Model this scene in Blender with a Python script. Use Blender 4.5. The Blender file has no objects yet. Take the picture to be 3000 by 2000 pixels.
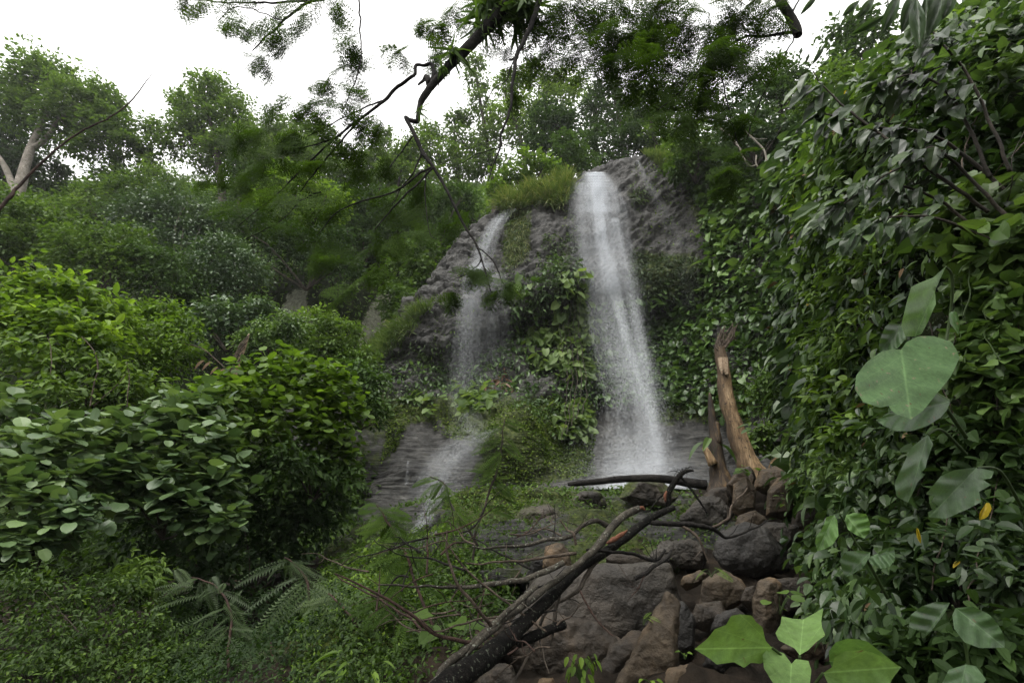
import bpy, bmesh, math, random
import numpy as np
from mathutils import Vector

# ------------------------------------------------------------------ camera, sky, sun, exposure
S = bpy.context.scene
COL = S.collection
PITCH = math.radians(22.0)
FPX = 1417.0                       # focal length in pixels of the 3000 px wide photograph
CAM = np.array([0.0, 0.0, 1.6])
cd = bpy.data.cameras.new("camera")
cd.sensor_width = 36.0
cd.lens = 36.0 * FPX / 3000.0
cd.clip_start = 0.05
cd.clip_end = 3000.0
cam = bpy.data.objects.new("camera", cd)
COL.objects.link(cam)
cam.location = CAM
cam.rotation_euler = (math.radians(90) + PITCH, 0, 0)
S.camera = cam

SUN_EL, SUN_AZ = math.radians(62), math.radians(205)
W = bpy.data.worlds.new("World")
S.world = W
W.use_nodes = True
wn, wl = W.node_tree.nodes, W.node_tree.links
wn.clear()
sky = wn.new("ShaderNodeTexSky")
sky.sky_type = 'NISHITA'
sky.sun_disc = False
sky.sun_elevation = SUN_EL
sky.sun_rotation = SUN_AZ
sky.air_density = 1.0
sky.dust_density = 6.0
hs = wn.new("ShaderNodeHueSaturation")
hs.inputs["Saturation"].default_value = 0.25
mul = wn.new("ShaderNodeMixRGB"); mul.blend_type = 'MULTIPLY'; mul.inputs[0].default_value = 1.0
mul.inputs[2].default_value = (0.12, 0.12, 0.12, 1)
add = wn.new("ShaderNodeMixRGB"); add.blend_type = 'ADD'; add.inputs[0].default_value = 1.0
# the even white of the cloud layer, a little brighter towards the zenith
geo = wn.new("ShaderNodeTexCoord")
sep = wn.new("ShaderNodeSeparateXYZ")
ramp = wn.new("ShaderNodeValToRGB")
ramp.color_ramp.elements[0].position = 0.0; ramp.color_ramp.elements[0].color = (0.80, 0.79, 0.76, 1)
ramp.color_ramp.elements[1].position = 0.7; ramp.color_ramp.elements[1].color = (1.06, 1.04, 1.0, 1)
bg = wn.new("ShaderNodeBackground"); bg.inputs[1].default_value = 1.0
wo = wn.new("ShaderNodeOutputWorld")
wl.new(sky.outputs[0], hs.inputs["Color"]); wl.new(hs.outputs[0], mul.inputs[1])
wl.new(geo.outputs["Generated"], sep.inputs[0]); wl.new(sep.outputs[2], ramp.inputs[0])
wl.new(ramp.outputs[0], add.inputs[1]); wl.new(mul.outputs[0], add.inputs[2])
wl.new(add.outputs[0], bg.inputs[0]); wl.new(bg.outputs[0], wo.inputs[0])

sl = bpy.data.lights.new("sun", 'SUN')
sl.energy = 1.2
sl.angle = math.radians(14)
sl.color = (1.0, 0.97, 0.92)
so = bpy.data.objects.new("sun", sl)
COL.objects.link(so)
so.rotation_euler = (math.radians(90) - SUN_EL, 0, math.radians(180) - SUN_AZ)

S.view_settings.view_transform = 'Standard'
S.view_settings.look = 'None'
S.view_settings.gamma = 1.0
S.view_settings.exposure = 0.62
S.cycles.max_bounces = 6
S.cycles.diffuse_bounces = 3
S.cycles.glossy_bounces = 2
S.cycles.transmission_bounces = 4
S.cycles.transparent_max_bounces = 24
S.cycles.volume_bounces = 0
S.cycles.use_denoising = True
S.cycles.caustics_reflective = False
S.cycles.caustics_refractive = False

# ------------------------------------------------------------------ maths helpers
FWD = np.array([0, math.cos(PITCH), math.sin(PITCH)])
UPC = np.array([0, -math.sin(PITCH), math.cos(PITCH)])


def pix(u, v, d):
    """world point seen at photo pixel (u, v), d metres ahead of the camera (horizontal distance)"""
    u, v, d = np.broadcast_arrays(np.asarray(u, float), np.asarray(v, float), np.asarray(d, float))
    a = (u - 1500.0) / FPX
    b = (1000.0 - v) / FPX
    dirv = a[..., None] * np.array([1.0, 0, 0]) + b[..., None] * UPC + FWD
    t = d / np.maximum(dirv[..., 1], 0.15)
    return CAM + dirv * t[..., None]


def proj(P):
    q = P - CAM
    z = q @ FWD
    z = np.where(np.abs(z) < 1e-3, 1e-3, z)
    return 1500 + FPX * q[..., 0] / z, 1000 - FPX * (q @ UPC) / z, z


def mpp(P):
    """metres per photo pixel at point P"""
    return float((np.asarray(P) - CAM) @ FWD) / FPX


def nrm(a):
    return a / np.maximum(np.linalg.norm(a, axis=-1, keepdims=True), 1e-9)


def _hash(ix, iy, iz, seed):
    h = (ix * 374761393 + iy * 668265263 + iz * 2147483647 + seed * 1274126177) & 0xFFFFFFFF
    h = ((h ^ (h >> 13)) * 1274126177) & 0xFFFFFFFF
    h = ((h ^ (h >> 16)) * 2246822519) & 0xFFFFFFFF
    return ((h ^ (h >> 15)) & 0xFFFFFF) / float(0xFFFFFF)


def vnoise(P, seed=0):
    """value noise, -1..1"""
    P = np.asarray(P, float)
    i = np.floor(P).astype(np.int64)
    f = P - i
    f = f * f * (3 - 2 * f)
    r = 0
    for dx in (0, 1):
        for dy in (0, 1):
            for dz in (0, 1):
                w = (f[..., 0] if dx else 1 - f[..., 0]) * (f[..., 1] if dy else 1 - f[..., 1]) * (f[..., 2] if dz else 1 - f[..., 2])
                r = r + w * _hash(i[..., 0] + dx, i[..., 1] + dy, i[..., 2] + dz, seed)
    return r * 2 - 1


def fbm(P, octaves=4, seed=0, gain=0.5):
    r, a = 0, 1.0
    for k in range(octaves):
        r = r + a * vnoise(P * (2.03 ** k), seed + k)
        a *= gain
    return r


def ridged(P, octaves=4, seed=0):
    r, a = 0, 1.0
    for k in range(octaves):
        r = r + a * (1 - 2 * np.abs(vnoise(P * (2.1 ** k), seed + k)))
        a *= 0.5
    return r


def worley(P, seed=0):
    P = np.asarray(P, float)
    i = np.floor(P).astype(np.int64)
    best = np.full(P.shape[:-1], 9.0)
    sec = np.full(P.shape[:-1], 9.0)
    idv = np.zeros(P.shape[:-1])
    for dx in (-1, 0, 1):
        for dy in (-1, 0, 1):
            for dz in (-1, 0, 1):
                c = i + np.array([dx, dy, dz])
                o = np.stack([_hash(c[..., 0], c[..., 1], c[..., 2], seed + s) for s in (11, 12, 13)], -1)
                dd = np.linalg.norm(c + o - P, axis=-1)
                hid = _hash(c[..., 0], c[..., 1], c[..., 2], seed + 20)
                m = dd < best
                sec = np.where(m, best, np.minimum(sec, dd))
                idv = np.where(m, hid, idv)
                best = np.where(m, dd, best)
    return best, sec, idv


def in_poly(u, v, poly):
    poly = np.asarray(poly, float)
    r = np.zeros(np.shape(u), bool)
    j = len(poly) - 1
    for i in range(len(poly)):
        xi, yi = poly[i]; xj, yj = poly[j]
        c = ((yi > v) != (yj > v)) & (u < (xj - xi) * (v - yi) / (yj - yi + 1e-12) + xi)
        r ^= c
        j = i
    return r


def catmull(P, t):
    """P (n,k) control rows, t in 0..n-1"""
    n = len(P)
    i = np.clip(np.floor(t).astype(int), 0, n - 2)
    f = (t - i)[:, None]
    sh = (slice(None),) + (None,) * (P.ndim - 2)
    if P.ndim > 2:
        f = f.reshape((-1,) + (1,) * (P.ndim - 1))
    p0 = P[np.maximum(i - 1, 0)]; p1 = P[i]; p2 = P[i + 1]; p3 = P[np.minimum(i + 2, n - 1)]
    return 0.5 * ((2 * p1) + (-p0 + p2) * f + (2 * p0 - 5 * p1 + 4 * p2 - p3) * f ** 2 + (-p0 + 3 * p1 - 3 * p2 + p3) * f ** 3)


# ------------------------------------------------------------------ materials
class NT:
    def __init__(self, name):
        self.m = bpy.data.materials.new(name)
        self.m.use_nodes = True
        self.n = self.m.node_tree.nodes
        self.l = self.m.node_tree.links
        self.n.clear()
        self.out = self.n.new("ShaderNodeOutputMaterial")

    def new(self, t, **kw):
        x = self.n.new(t)
        for k, v in kw.items():
            setattr(x, k, v)
        return x

    def link(self, a, b):
        self.l.new(a, b)

    def noise(self, scale, detail=4, rough=0.55, vec=None, dist=0.0):
        x = self.new("ShaderNodeTexNoise")
        x.inputs["Scale"].default_value = scale
        x.inputs["Detail"].default_value = detail
        x.inputs["Roughness"].default_value = rough
        x.inputs["Distortion"].default_value = dist
        if vec: self.link(vec, x.inputs["Vector"])
        return x.outputs[0]

    def ramp(self, fac, stops):
        x = self.new("ShaderNodeValToRGB")
        e = x.color_ramp.elements
        while len(e) < len(stops): e.new(0.5)
        for el, (p, c) in zip(e, stops):
            el.position = p
            el.color = (c, c, c, 1) if not hasattr(c, '__len__') else (*c, 1)
        self.link(fac, x.inputs[0])
        return x.outputs[0]

    def mix(self, a, b, fac, mode='MIX'):
        x = self.new("ShaderNodeMixRGB", blend_type=mode)
        for k, q in ((1, a), (2, b), (0, fac)):
            if hasattr(q, 'is_linked'): self.link(q, x.inputs[k])
            elif hasattr(q, '__len__'): x.inputs[k].default_value = (*q, 1)
            else: x.inputs[k].default_value = q if k == 0 else (q, q, q, 1)
        return x.outputs[0]

    def math(self, op, a, b=0.0):
        x = self.new("ShaderNodeMath", operation=op)
        for k, q in ((0, a), (1, b)):
            if hasattr(q, 'is_linked'): self.link(q, x.inputs[k])
            else: x.inputs[k].default_value = q
        return x.outputs[0]

    def pos(self, scale=(1, 1, 1)):
        g = self.new("ShaderNodeNewGeometry")
        mp = self.new("ShaderNodeMapping")
        mp.inputs["Scale"].default_value = scale
        self.link(g.outputs["Position"], mp.inputs["Vector"])
        return mp.outputs[0]

    def attr(self, name):
        a = self.new("ShaderNodeAttribute")
        a.attribute_name = name
        return a.outputs["Fac"]

    def bump(self, h, strength=0.5, dist=0.05, normal=None):
        b = self.new("ShaderNodeBump")
        b.inputs["Strength"].default_value = strength
        b.inputs["Distance"].default_value = dist
        self.link(h, b.inputs["Height"])
        if normal: self.link(normal, b.inputs["Normal"])
        return b.outputs[0]

    def principled(self, color, rough=0.6, spec=0.5, normal=None):
        p = self.new("ShaderNodeBsdfPrincipled")
        for key, q in (("Base Color", color), ("Roughness", rough), ("Specular IOR Level", spec)):
            if hasattr(q, 'is_linked'): self.link(q, p.inputs[key])
            elif hasattr(q, '__len__'): p.inputs[key].default_value = (*q, 1)
            else: p.inputs[key].default_value = q
        if normal: self.link(normal, p.inputs["Normal"])
        return p

    def done(self, sh):
        self.link(sh, self.out.inputs[0])
        return self.m


def mat_leaf(name, c0, c1, c2, rough=0.5, spec=0.4, trans=0.28, veins=False, blotch=None, palm=False):
    t = NT(name)
    a = t.attr("tint")
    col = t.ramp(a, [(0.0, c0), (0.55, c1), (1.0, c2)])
    nz = t.noise(1.3, 3, vec=t.pos())
    col = t.mix(col, tuple(x * 0.6 for x in c0), t.ramp(nz, [(0.42, 0.0), (0.75, 0.6)]))
    normal = None
    if veins:
        uv = t.new("ShaderNodeUVMap"); uv.uv_map = "uv"
        s = t.new("ShaderNodeSeparateXYZ"); t.link(uv.outputs[0], s.inputs[0])
        ax = t.math('ABSOLUTE', s.outputs[0])
        wv = t.math('MULTIPLY', t.math('SUBTRACT', t.noise(9, 2, vec=t.pos()), 0.5), 0.5)
        lat = t.math('ADD', t.math('SUBTRACT', t.math('MULTIPLY', s.outputs[1], 5.5), t.math('MULTIPLY', ax, 3.8)), wv)
        if palm:
            an = t.math('ARCTAN2', t.math('MULTIPLY', s.outputs[0], 1.5), t.math('ADD', s.outputs[1], .02))
            lat = t.math('ADD', t.math('MULTIPLY', an, 1.9), t.math('ADD', t.math('MULTIPLY', wv, .25), .5))
        fr = t.math('ABSOLUTE', t.math('SUBTRACT', t.math('FRACT', lat), 0.5))      # 0 at vein
        v1 = t.ramp(fr, [(0.0, 1.0), (0.03, 0.0)])
        v2 = t.ramp(ax, [(0.0, 1.0), (0.018, 0.0)])
        vo = t.new("ShaderNodeTexVoronoi", feature='DISTANCE_TO_EDGE'); vo.inputs["Scale"].default_value = 85
        t.link(t.pos(), vo.inputs["Vector"])
        v3 = t.ramp(vo.outputs[0], [(0.0, 1.0), (0.06, 0.0)])
        vv = t.math('MAXIMUM', t.math('MAXIMUM', t.math('MULTIPLY', v1, 0.6), v2), t.math('MULTIPLY', v3, .22))
        fine = t.noise(60, 5, .65, vec=t.pos())
        big = t.noise(7, 4, .6, vec=t.pos())
        lite = tuple(min(1, x * 1.45 + 0.02) for x in c2)
        col = t.mix(col, lite, t.math('MULTIPLY', vv, 0.8 if palm else 0.6))
        col = t.mix(col, t.ramp(fine, [(0.3, 0.78), (0.7, 1.15)]), 1.0, 'MULTIPLY')
        col = t.mix(col, t.ramp(big, [(0.3, 0.72), (0.65, 1.2)]), 1.0, 'MULTIPLY')
        sp = t.noise(46, 1, vec=t.pos())
        col = t.mix(col, (.13, .09, .04), t.ramp(sp, [(0.73, 0.0), (0.76, 0.85)]))
        if blotch:
            bn = t.noise(28, 3, vec=t.pos())
            col = t.mix(col, blotch, t.ramp(bn, [(0.66, 0.0), (0.70, 0.8)]))
        puff = t.math('SUBTRACT', t.math('MULTIPLY', fr, 2.0), vv)
        normal = t.bump(t.math('ADD', puff, t.math('MULTIPLY', fine, 1.0)), 0.18, 0.004)
    p = t.principled(col, rough, spec, normal)
    tr = t.new("ShaderNodeBsdfTranslucent")
    tcol = t.mix(col, (1.25, 1.3, 0.62), 1.0, 'MULTIPLY')
    t.link(tcol, tr.inputs[0])
    mx = t.new("ShaderNodeMixShader"); mx.inputs[0].default_value = trans
    t.link(p.outputs[0], mx.inputs[1]); t.link(tr.outputs[0], mx.inputs[2])
    return t.done(mx.outputs[0])


M = {}
M['leaf_far'] = mat_leaf("foliage_far", (.042, .078, .018), (.082, .142, .030), (.145, .225, .048), .7, .15, .48)
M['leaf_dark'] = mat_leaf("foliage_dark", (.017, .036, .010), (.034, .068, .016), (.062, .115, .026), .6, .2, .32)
M['leaf_mid'] = mat_leaf("foliage_mid", (.034, .066, .013), (.072, .130, .023), (.135, .215, .038), .55, .25, .38)
M['leaf_lime'] = mat_leaf("foliage_lime", (.050, .095, .015), (.120, .205, .026), (.21, .32, .038), .55, .25, .4)
M['leaf_grey'] = mat_leaf("foliage_broad", (.035, .070, .028), (.080, .135, .052), (.15, .225, .082), .42, .5, .25)
M['leaf_ivy'] = mat_leaf("foliage_ivy", (.030, .062, .015), (.066, .125, .029), (.135, .215, .058), .42, .45, .3)
M['leaf_bank'] = mat_leaf("foliage_bank", (.014, .031, .010), (.037, .072, .022), (.090, .150, .045), .42, .45, .3)
M['leaf_olive'] = mat_leaf("foliage_feather", (.020, .042, .006), (.042, .080, .010), (.075, .125, .016), .7, .1, .42)
M['leaf_pale'] = mat_leaf("foliage_pale", (.060, .105, .030), (.105, .165, .048), (.16, .22, .075), .5, .3, .42)
M['moss'] = mat_leaf("moss_leaf", (.035, .065, .010), (.075, .12, .016), (.14, .19, .03), .7, .15, .25)
M['grass'] = mat_leaf("grass_blade", (.055, .095, .028), (.10, .15, .045), (.22, .235, .10), .55, .25, .3)
M['fern'] = mat_leaf("fern_frond", (.025, .045, .014), (.05, .082, .024), (.09, .125, .042), .55, .25, .3)
M['dead'] = mat_leaf("dead_leaf", (.07, .05, .03), (.14, .09, .05), (.22, .15, .08), .7, .2, .2)
M['red_leaf'] = mat_leaf("red_leaf", (.09, .05, .03), (.15, .08, .05), (.22, .13, .09), .5, .3, .3)
M['yellow_leaf'] = mat_leaf("yellow_leaf", (.30, .22, .02), (.45, .34, .03), (.55, .42, .05), .5, .3, .35)
M['hero'] = mat_leaf("big_leaf", (.10, .19, .055), (.12, .22, .065), (.14, .25, .075), .5, .35, .3, veins=True, blotch=None)
M['hero_spot'] = mat_leaf("big_leaf_spotted", (.12, .22, .085), (.13, .24, .09), (.15, .27, .10), .5, .35, .3, veins=True, blotch=(.30, .22, .16))
M['hero_lime'] = mat_leaf("star_leaf", (.15, .255, .07), (.165, .28, .078), (.18, .30, .088), .6, .3, .28, veins=True, palm=True)
M['hero_dull'] = mat_leaf("dull_leaf", (.06, .11, .045), (.075, .135, .055), (.09, .16, .065), .45, .45, .25, veins=True)


def mat_bark(name, c0, c1, c2, scale=14, spots=None, rough=0.85, bump=0.6, stretch=1.0, spec=0.3):
    t = NT(name)
    p = t.pos((1, 1, stretch))
    n1 = t.noise(scale, 7, 0.68, vec=p)
    n2 = t.noise(scale * 0.18, 4, 0.6, vec=p)
    n3 = t.noise(scale * 4, 4, 0.7, vec=p)
    col = t.ramp(n1, [(0.3, c0), (0.52, c1), (0.75, c2)])
    col = t.mix(col, c0, t.ramp(n2, [(0.45, 0.0), (0.6, 0.85)]))
    col = t.mix(col, t.ramp(n3, [(0.3, 0.6), (0.7, 1.35)]), 1.0, 'MULTIPLY')
    if spots:
        sp = t.noise(scale * 1.4, 3, vec=t.pos())
        col = t.mix(col, spots, t.ramp(sp, [(0.62, 0.0), (0.66, 0.9)]))
    b = t.bump(t.math('ADD', n1, t.math('MULTIPLY', n3, .4)), bump, 0.02)
    return t.done(t.principled(col, rough, spec, b).outputs[0])


M['bark_dark'] = mat_bark("charred_bark", (.004, .004, .0035), (.009, .008, .007), (.028, .025, .021), 40, (.09, .10, .075), .95, .9, 1, .12)
M['bark_lichen'] = mat_bark("lichen_bark", (.02, .017, .013), (.055, .048, .036), (.13, .125, .095), 34, (.20, .21, .17))
M['bark_twig'] = mat_bark("twig_bark", (.035, .025, .018), (.085, .065, .047), (.16, .13, .10), 60)
M['bark_red'] = mat_bark("reddish_twig", (.020, .012, .009), (.052, .029, .021), (.09, .056, .042), 60)
M['bark_pale'] = mat_bark("pale_bark", (.10, .09, .07), (.2, .18, .15), (.32, .30, .26), 6)
M['bark_mid'] = mat_bark("brown_bark", (.02, .017, .013), (.05, .04, .03), (.09, .075, .06), 10)
M['limb'] = mat_bark("limb_bark", (.010, .0095, .009), (.024, .022, .020), (.05, .047, .043), 30, None, .95, .8, 1, .12)
M['wood_tan'] = mat_bark("bare_wood", (.045, .030, .018), (.24, .16, .085), (.42, .31, .185), 9, (.03, .022, .016), .75, .8, .22)
M['wood_dark'] = mat_bark("weathered_wood", (.010, .008, .006), (.04, .028, .018), (.17, .11, .05), 8, None, .75, .8, .22)
M['wood_pale'] = mat_bark("split_wood", (.20, .13, .08), (.38, .29, .2), (.5, .42, .32), 30)
M['wound'] = mat_bark("raw_wood", (.06, .022, .012), (.15, .058, .030), (.24, .125, .07), 30, None, .8, .6)


def mat_rock(name, c0, c1, c2, strata=0.0, wet=0.4, mossy=True, brown=None, bscale=1.0):
    t = NT(name)
    p = t.pos()
    ps = t.pos((1, 1, 4.5))
    n1 = t.noise(1.1 * bscale, 8, 0.62, vec=p)
    n2 = t.noise(6 * bscale, 6, 0.65, vec=p)
    ns = t.noise(2.2 * bscale, 8, 0.68, vec=ps)
    col = t.ramp(n1, [(0.3, c0), (0.5, c1), (0.72, c2)])
    col = t.mix(col, t.ramp(n2, [(0.3, 0.6), (0.7, 1.3)]), 1.0, 'MULTIPLY')
    if strata:
        fl = t.noise(1.6, 6, 0.7, vec=t.pos((.6, .6, 11)))
        sz = t.new("ShaderNodeSeparateXYZ"); gg = t.new("ShaderNodeNewGeometry"); t.link(gg.outputs["Position"], sz.inputs[0])
        low = t.ramp(t.math('MULTIPLY', sz.outputs[2], .1), [(.40, 1.0), (.56, 0.0)])
        col = t.mix(col, t.ramp(fl, [(0.38, 0.35), (0.5, 1.0), (0.66, 1.45)]), low, 'MULTIPLY')
        ns = t.mix(ns, fl, low)
        col = t.mix(col, t.ramp(ns, [(0.36, 0.45), (0.5, 1.0), (0.7, 1.3)]), strata, 'MULTIPLY')
    if brown:
        nb = t.noise(0.9 * bscale, 5, 0.6, vec=t.pos((1.3, 1, .8)))
        col = t.mix(col, brown, t.ramp(nb, [(0.5, 0.0), (0.66, 0.85)]))
    rough = t.ramp(n2, [(0.3, max(0.12, 0.68 - wet)), (0.7, 0.85 - wet * 0.5)])
    if mossy:
        a = t.attr("moss")
        nm = t.noise(2.5, 7, 0.7, vec=p)
        mk = t.ramp(t.math('ADD', t.math('MULTIPLY', a, 1.15), t.math('MULTIPLY', t.math('SUBTRACT', nm, 0.5), 1.3)), [(0.42, 0.0), (0.66, 1.0)])
        mc = t.ramp(t.noise(9, 6, 0.7, vec=p), [(0.3, (.014, .021, .006)), (0.5, (.036, .050, .011)), (0.72, (.080, .096, .020))])
        col = t.mix(col, mc, mk)
        rough = t.mix(rough, 0.95, mk)
    h = t.math('ADD', t.math('MULTIPLY', n2, 0.5), t.math('MULTIPLY', ns if strata else n1, 0.8))
    fine = t.noise(30 * bscale, 4, 0.7, vec=p)
    h = t.math('ADD', h, t.math('MULTIPLY', fine, 0.18))
    vo = t.new("ShaderNodeTexVoronoi"); vo.inputs["Scale"].default_value = 2.4 * bscale
    mp = t.new("ShaderNodeMapping"); mp.inputs["Rotation"].default_value = (0.2, .6, 0); mp.inputs["Scale"].default_value = (1, 1, 2.3)
    g = t.new("ShaderNodeNewGeometry"); t.link(g.outputs["Position"], mp.inputs["Vector"])
    t.link(t.mix(mp.outputs[0], t.noise(2.0 * bscale, 4, .6, vec=p), .12), vo.inputs["Vector"])
    sc_ = t.new("ShaderNodeSeparateXYZ"); t.link(vo.outputs["Color"], sc_.inputs[0])
    h = t.math('ADD', h, t.math('MULTIPLY', t.math('SUBTRACT', sc_.outputs[0], vo.outputs["Distance"]), .35 if strata else .22))
    b = t.bump(h, 1.0, 0.12 / bscale)
    return t.done(t.principled(col, rough, 0.35 if wet > 0 else 0.08, b).outputs[0])


M['cliff'] = mat_rock("cliff_rock", (.009, .009, .008), (.033, .0325, .029), (.080, .079, .071), 0.9, 0.22)
M['soil'] = mat_rock("ground_soil", (.006, .005, .0035), (.014, .011, .008), (.034, .025, .017), 0.0, 0.0, True, None, 2.0)


def mat_hill():
    t = NT("hill_soil")
    p = t.pos()
    n1 = t.noise(1.2, 6, .65, vec=p)
    n2 = t.noise(5, 6, .7, vec=t.pos((1.5, 1, .8)))
    col = t.ramp(n1, [(.3, (.005, .007, .003)), (.5, (.010, .014, .006)), (.72, (.022, .028, .011))])
    e1 = t.ramp(n2, [(.3, (.05, .052, .04)), (.5, (.11, .115, .085)), (.7, (.19, .19, .15))])
    col = t.mix(col, e1, t.ramp(t.math('ADD', t.attr("bare"), t.math('MULTIPLY', t.math('SUBTRACT', n2, .5), .8)), [(.4, 0.0), (.6, 1.0)]))
    return t.done(t.principled(col, .95, .04, t.bump(n2, .8, .15)).outputs[0])


M['hill'] = mat_hill()
M['earth_face'] = mat_rock("earth_face", (.045, .05, .035), (.09, .095, .065), (.15, .145, .10), 0.4, 0.0, False)
M['boulder'] = mat_rock("boulder_rock", (.010, .0078, .0052), (.027, .021, .0145), (.054, .043, .031), 0.0, 0.25, True, (.085, .06, .038), 2.5)
M['boulder_grey'] = mat_rock("grey_boulder", (.012, .0105, .0085), (.029, .0255, .0205), (.056, .050, .041), 0.0, 0.3, True, (.07, .058, .045), 1.6)
M['boulder_brown'] = mat_rock("brown_boulder", (.020, .0145, .009), (.050, .037, .023), (.085, .065, .042), 0.0, 0.15, True, (.13, .085, .045), 2.5)
M['boulder_dark'] = mat_rock("wet_boulder", (.007, .0065, .0055), (.017, .0155, .0135), (.036, .033, .029), 0.0, 0.35, True, None, 2.0)


def mat_water(name, alpha, c=(.80, .83, .86)):
    t = NT(name)
    d = t.new("ShaderNodeBsdfDiffuse"); d.inputs[0].default_value = (*c, 1)
    r = t.new("ShaderNodeBsdfTranslucent"); r.inputs[0].default_value = (*c, 1)
    m = t.new("ShaderNodeMixShader"); m.inputs[0].default_value = 0.5
    t.link(d.outputs[0], m.inputs[1]); t.link(r.outputs[0], m.inputs[2])
    tr = t.new("ShaderNodeBsdfTransparent")
    a = t.math('MULTIPLY', t.attr("tint"), alpha)
    q = t.new("ShaderNodeMixShader")
    t.link(a, q.inputs[0]); t.link(tr.outputs[0], q.inputs[1]); t.link(m.outputs[0], q.inputs[2])
    return t.done(q.outputs[0])


M['spray'] = mat_water("water_spray", 0.23)
M['mist'] = mat_water("water_mist", 0.10)


# ------------------------------------------------------------------ mesh building
class MB:
    """collects many small shapes and links them as ONE mesh object"""

    def __init__(self):
        self.v, self.f3, self.f4, self.t3, self.t4, self.u3, self.u4, self.n = [], [], [], [], [], [], [], 0

    def add(self, V, F, tint=0.5, uv=None):
        """V (n,3), F (m,3|4)"""
        V = np.asarray(V, float); F = np.asarray(F, int)
        if len(F) == 0: return
        tint = np.broadcast_to(np.asarray(tint, float), (len(F),))
        UV = np.zeros((len(F), F.shape[1], 2)) if uv is None else np.asarray(uv, float)[F]
        if F.shape[1] == 3:
            self.f3.append(F + self.n); self.t3.append(tint); self.u3.append(UV)
        else:
            self.f4.append(F + self.n); self.t4.append(tint); self.u4.append(UV)
        self.v.append(V); self.n += len(V)

    def add_mixed(self, V, F3, F4, tint=0.5, uv=None):
        base = self.n
        self.v.append(np.asarray(V, float)); self.n += len(V)
        for F, fl, tl, ul in ((F3, self.f3, self.t3, self.u3), (F4, self.f4, self.t4, self.u4)):
            if F is None or len(F) == 0: continue
            F = np.asarray(F, int)
            fl.append(F + base)
            tt = np.asarray(tint, float)
            tl.append(np.broadcast_to(tt, (len(F),)))
            ul.append(np.zeros((len(F), F.shape[1], 2)) if uv is None else np.asarray(uv)[F])

    def inst(self, tpl, pos, X, Y, Z, scale, tint):
        """stamp a template (verts, tris, quads) at every pos with axes X, Y, Z"""
        tv, t3, t4 = tpl
        N, k = len(pos), len(tv)
        if N == 0: return
        sc = np.asarray(scale, float)
        if sc.ndim == 0: sc = np.full(N, float(sc))
        if sc.ndim == 1: sc = np.repeat(sc[:, None], 3, 1)
        q = tv[None] * sc[:, None, :]
        V = pos[:, None] + q[..., 0:1] * X[:, None] + q[..., 1:2] * Y[:, None] + q[..., 2:3] * Z[:, None]
        off = (np.arange(N) * k)[:, None, None]
        tint = np.broadcast_to(tint, (N,))
        base = self.n
        self.v.append(V.reshape(-1, 3)); self.n += N * k
        uvt = tv[:, :2]
        if len(t3):
            self.f3.append((t3[None] + off).reshape(-1, 3) + base); self.t3.append(np.repeat(tint, len(t3)))
            self.u3.append(np.tile(uvt[t3], (N, 1, 1)))
        if len(t4):
            self.f4.append((t4[None] + off).reshape(-1, 4) + base); self.t4.append(np.repeat(tint, len(t4)))
            self.u4.append(np.tile(uvt[t4], (N, 1, 1)))

    def mesh(self, name, mat, smooth=False):
        me = bpy.data.meshes.new(name)
        V = np.concatenate(self.v) if self.v else np.zeros((0, 3))
        f3 = np.concatenate(self.f3) if self.f3 else np.zeros((0, 3), int)
        f4 = np.concatenate(self.f4) if self.f4 else np.zeros((0, 4), int)
        me.vertices.add(len(V)); me.vertices.foreach_set("co", V.astype(np.float32).ravel())
        nl = f3.size + f4.size
        me.loops.add(nl)
        me.loops.foreach_set("vertex_index", np.concatenate([f3.ravel(), f4.ravel()]).astype(np.int32))
        me.polygons.add(len(f3) + len(f4))
        st = np.concatenate([np.arange(len(f3)) * 3, f3.size + np.arange(len(f4)) * 4]).astype(np.int32)
        me.polygons.foreach_set("loop_start", st)
        me.polygons.foreach_set("use_smooth", np.full(len(st), smooth))
        at = me.attributes.new("tint", 'FLOAT', 'FACE')
        at.data.foreach_set("value", np.concatenate((self.t3 + self.t4) or [np.zeros(0)]).astype(np.float32))
        uvl = me.uv_layers.new(name="uv")
        U = np.concatenate([x.reshape(-1, 2) for x in self.u3 + self.u4]) if nl else np.zeros((0, 2))
        uvl.data.foreach_set("uv", U.astype(np.float32).ravel())
        me.update(calc_edges=True)
        me.materials.append(mat)
        return me

    def build(self, name, mat, parent=None, smooth=False):
        o = bpy.data.objects.new(name, self.mesh(name, mat, smooth))
        COL.objects.link(o)
        if parent:
            o.parent = parent
            o.location = -np.array(parent.location)
        return o


def tag(o, label=None, cat=None, group=None, kind=None):
    if label: o["label"] = label
    if cat: o["category"] = cat
    if group: o["group"] = group
    if kind: o["kind"] = kind
    return o


def empty(name, loc, label, cat, group=None):
    o = bpy.data.objects.new(name, None)
    o.empty_display_size = 0.2
    COL.objects.link(o)
    o.location = [float(x) for x in loc]
    return tag(o, label, cat, group)


# ------------------------------------------------------------------ leaf templates (x side, y along, z normal)
def T(v, f3=(), f4=()):
    return (np.array(v, float), np.array(f3, int).reshape(-1, 3), np.array(f4, int).reshape(-1, 4))


def leaf_small(w=0.5):
    return T([(0, 0, 0), (w / 2, .42, .07), (0, 1, -.08), (-w / 2, .42, .07), (0, .45, 0)],
             [(0, 1, 4), (1, 2, 4), (2, 3, 4), (3, 0, 4)])


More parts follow.
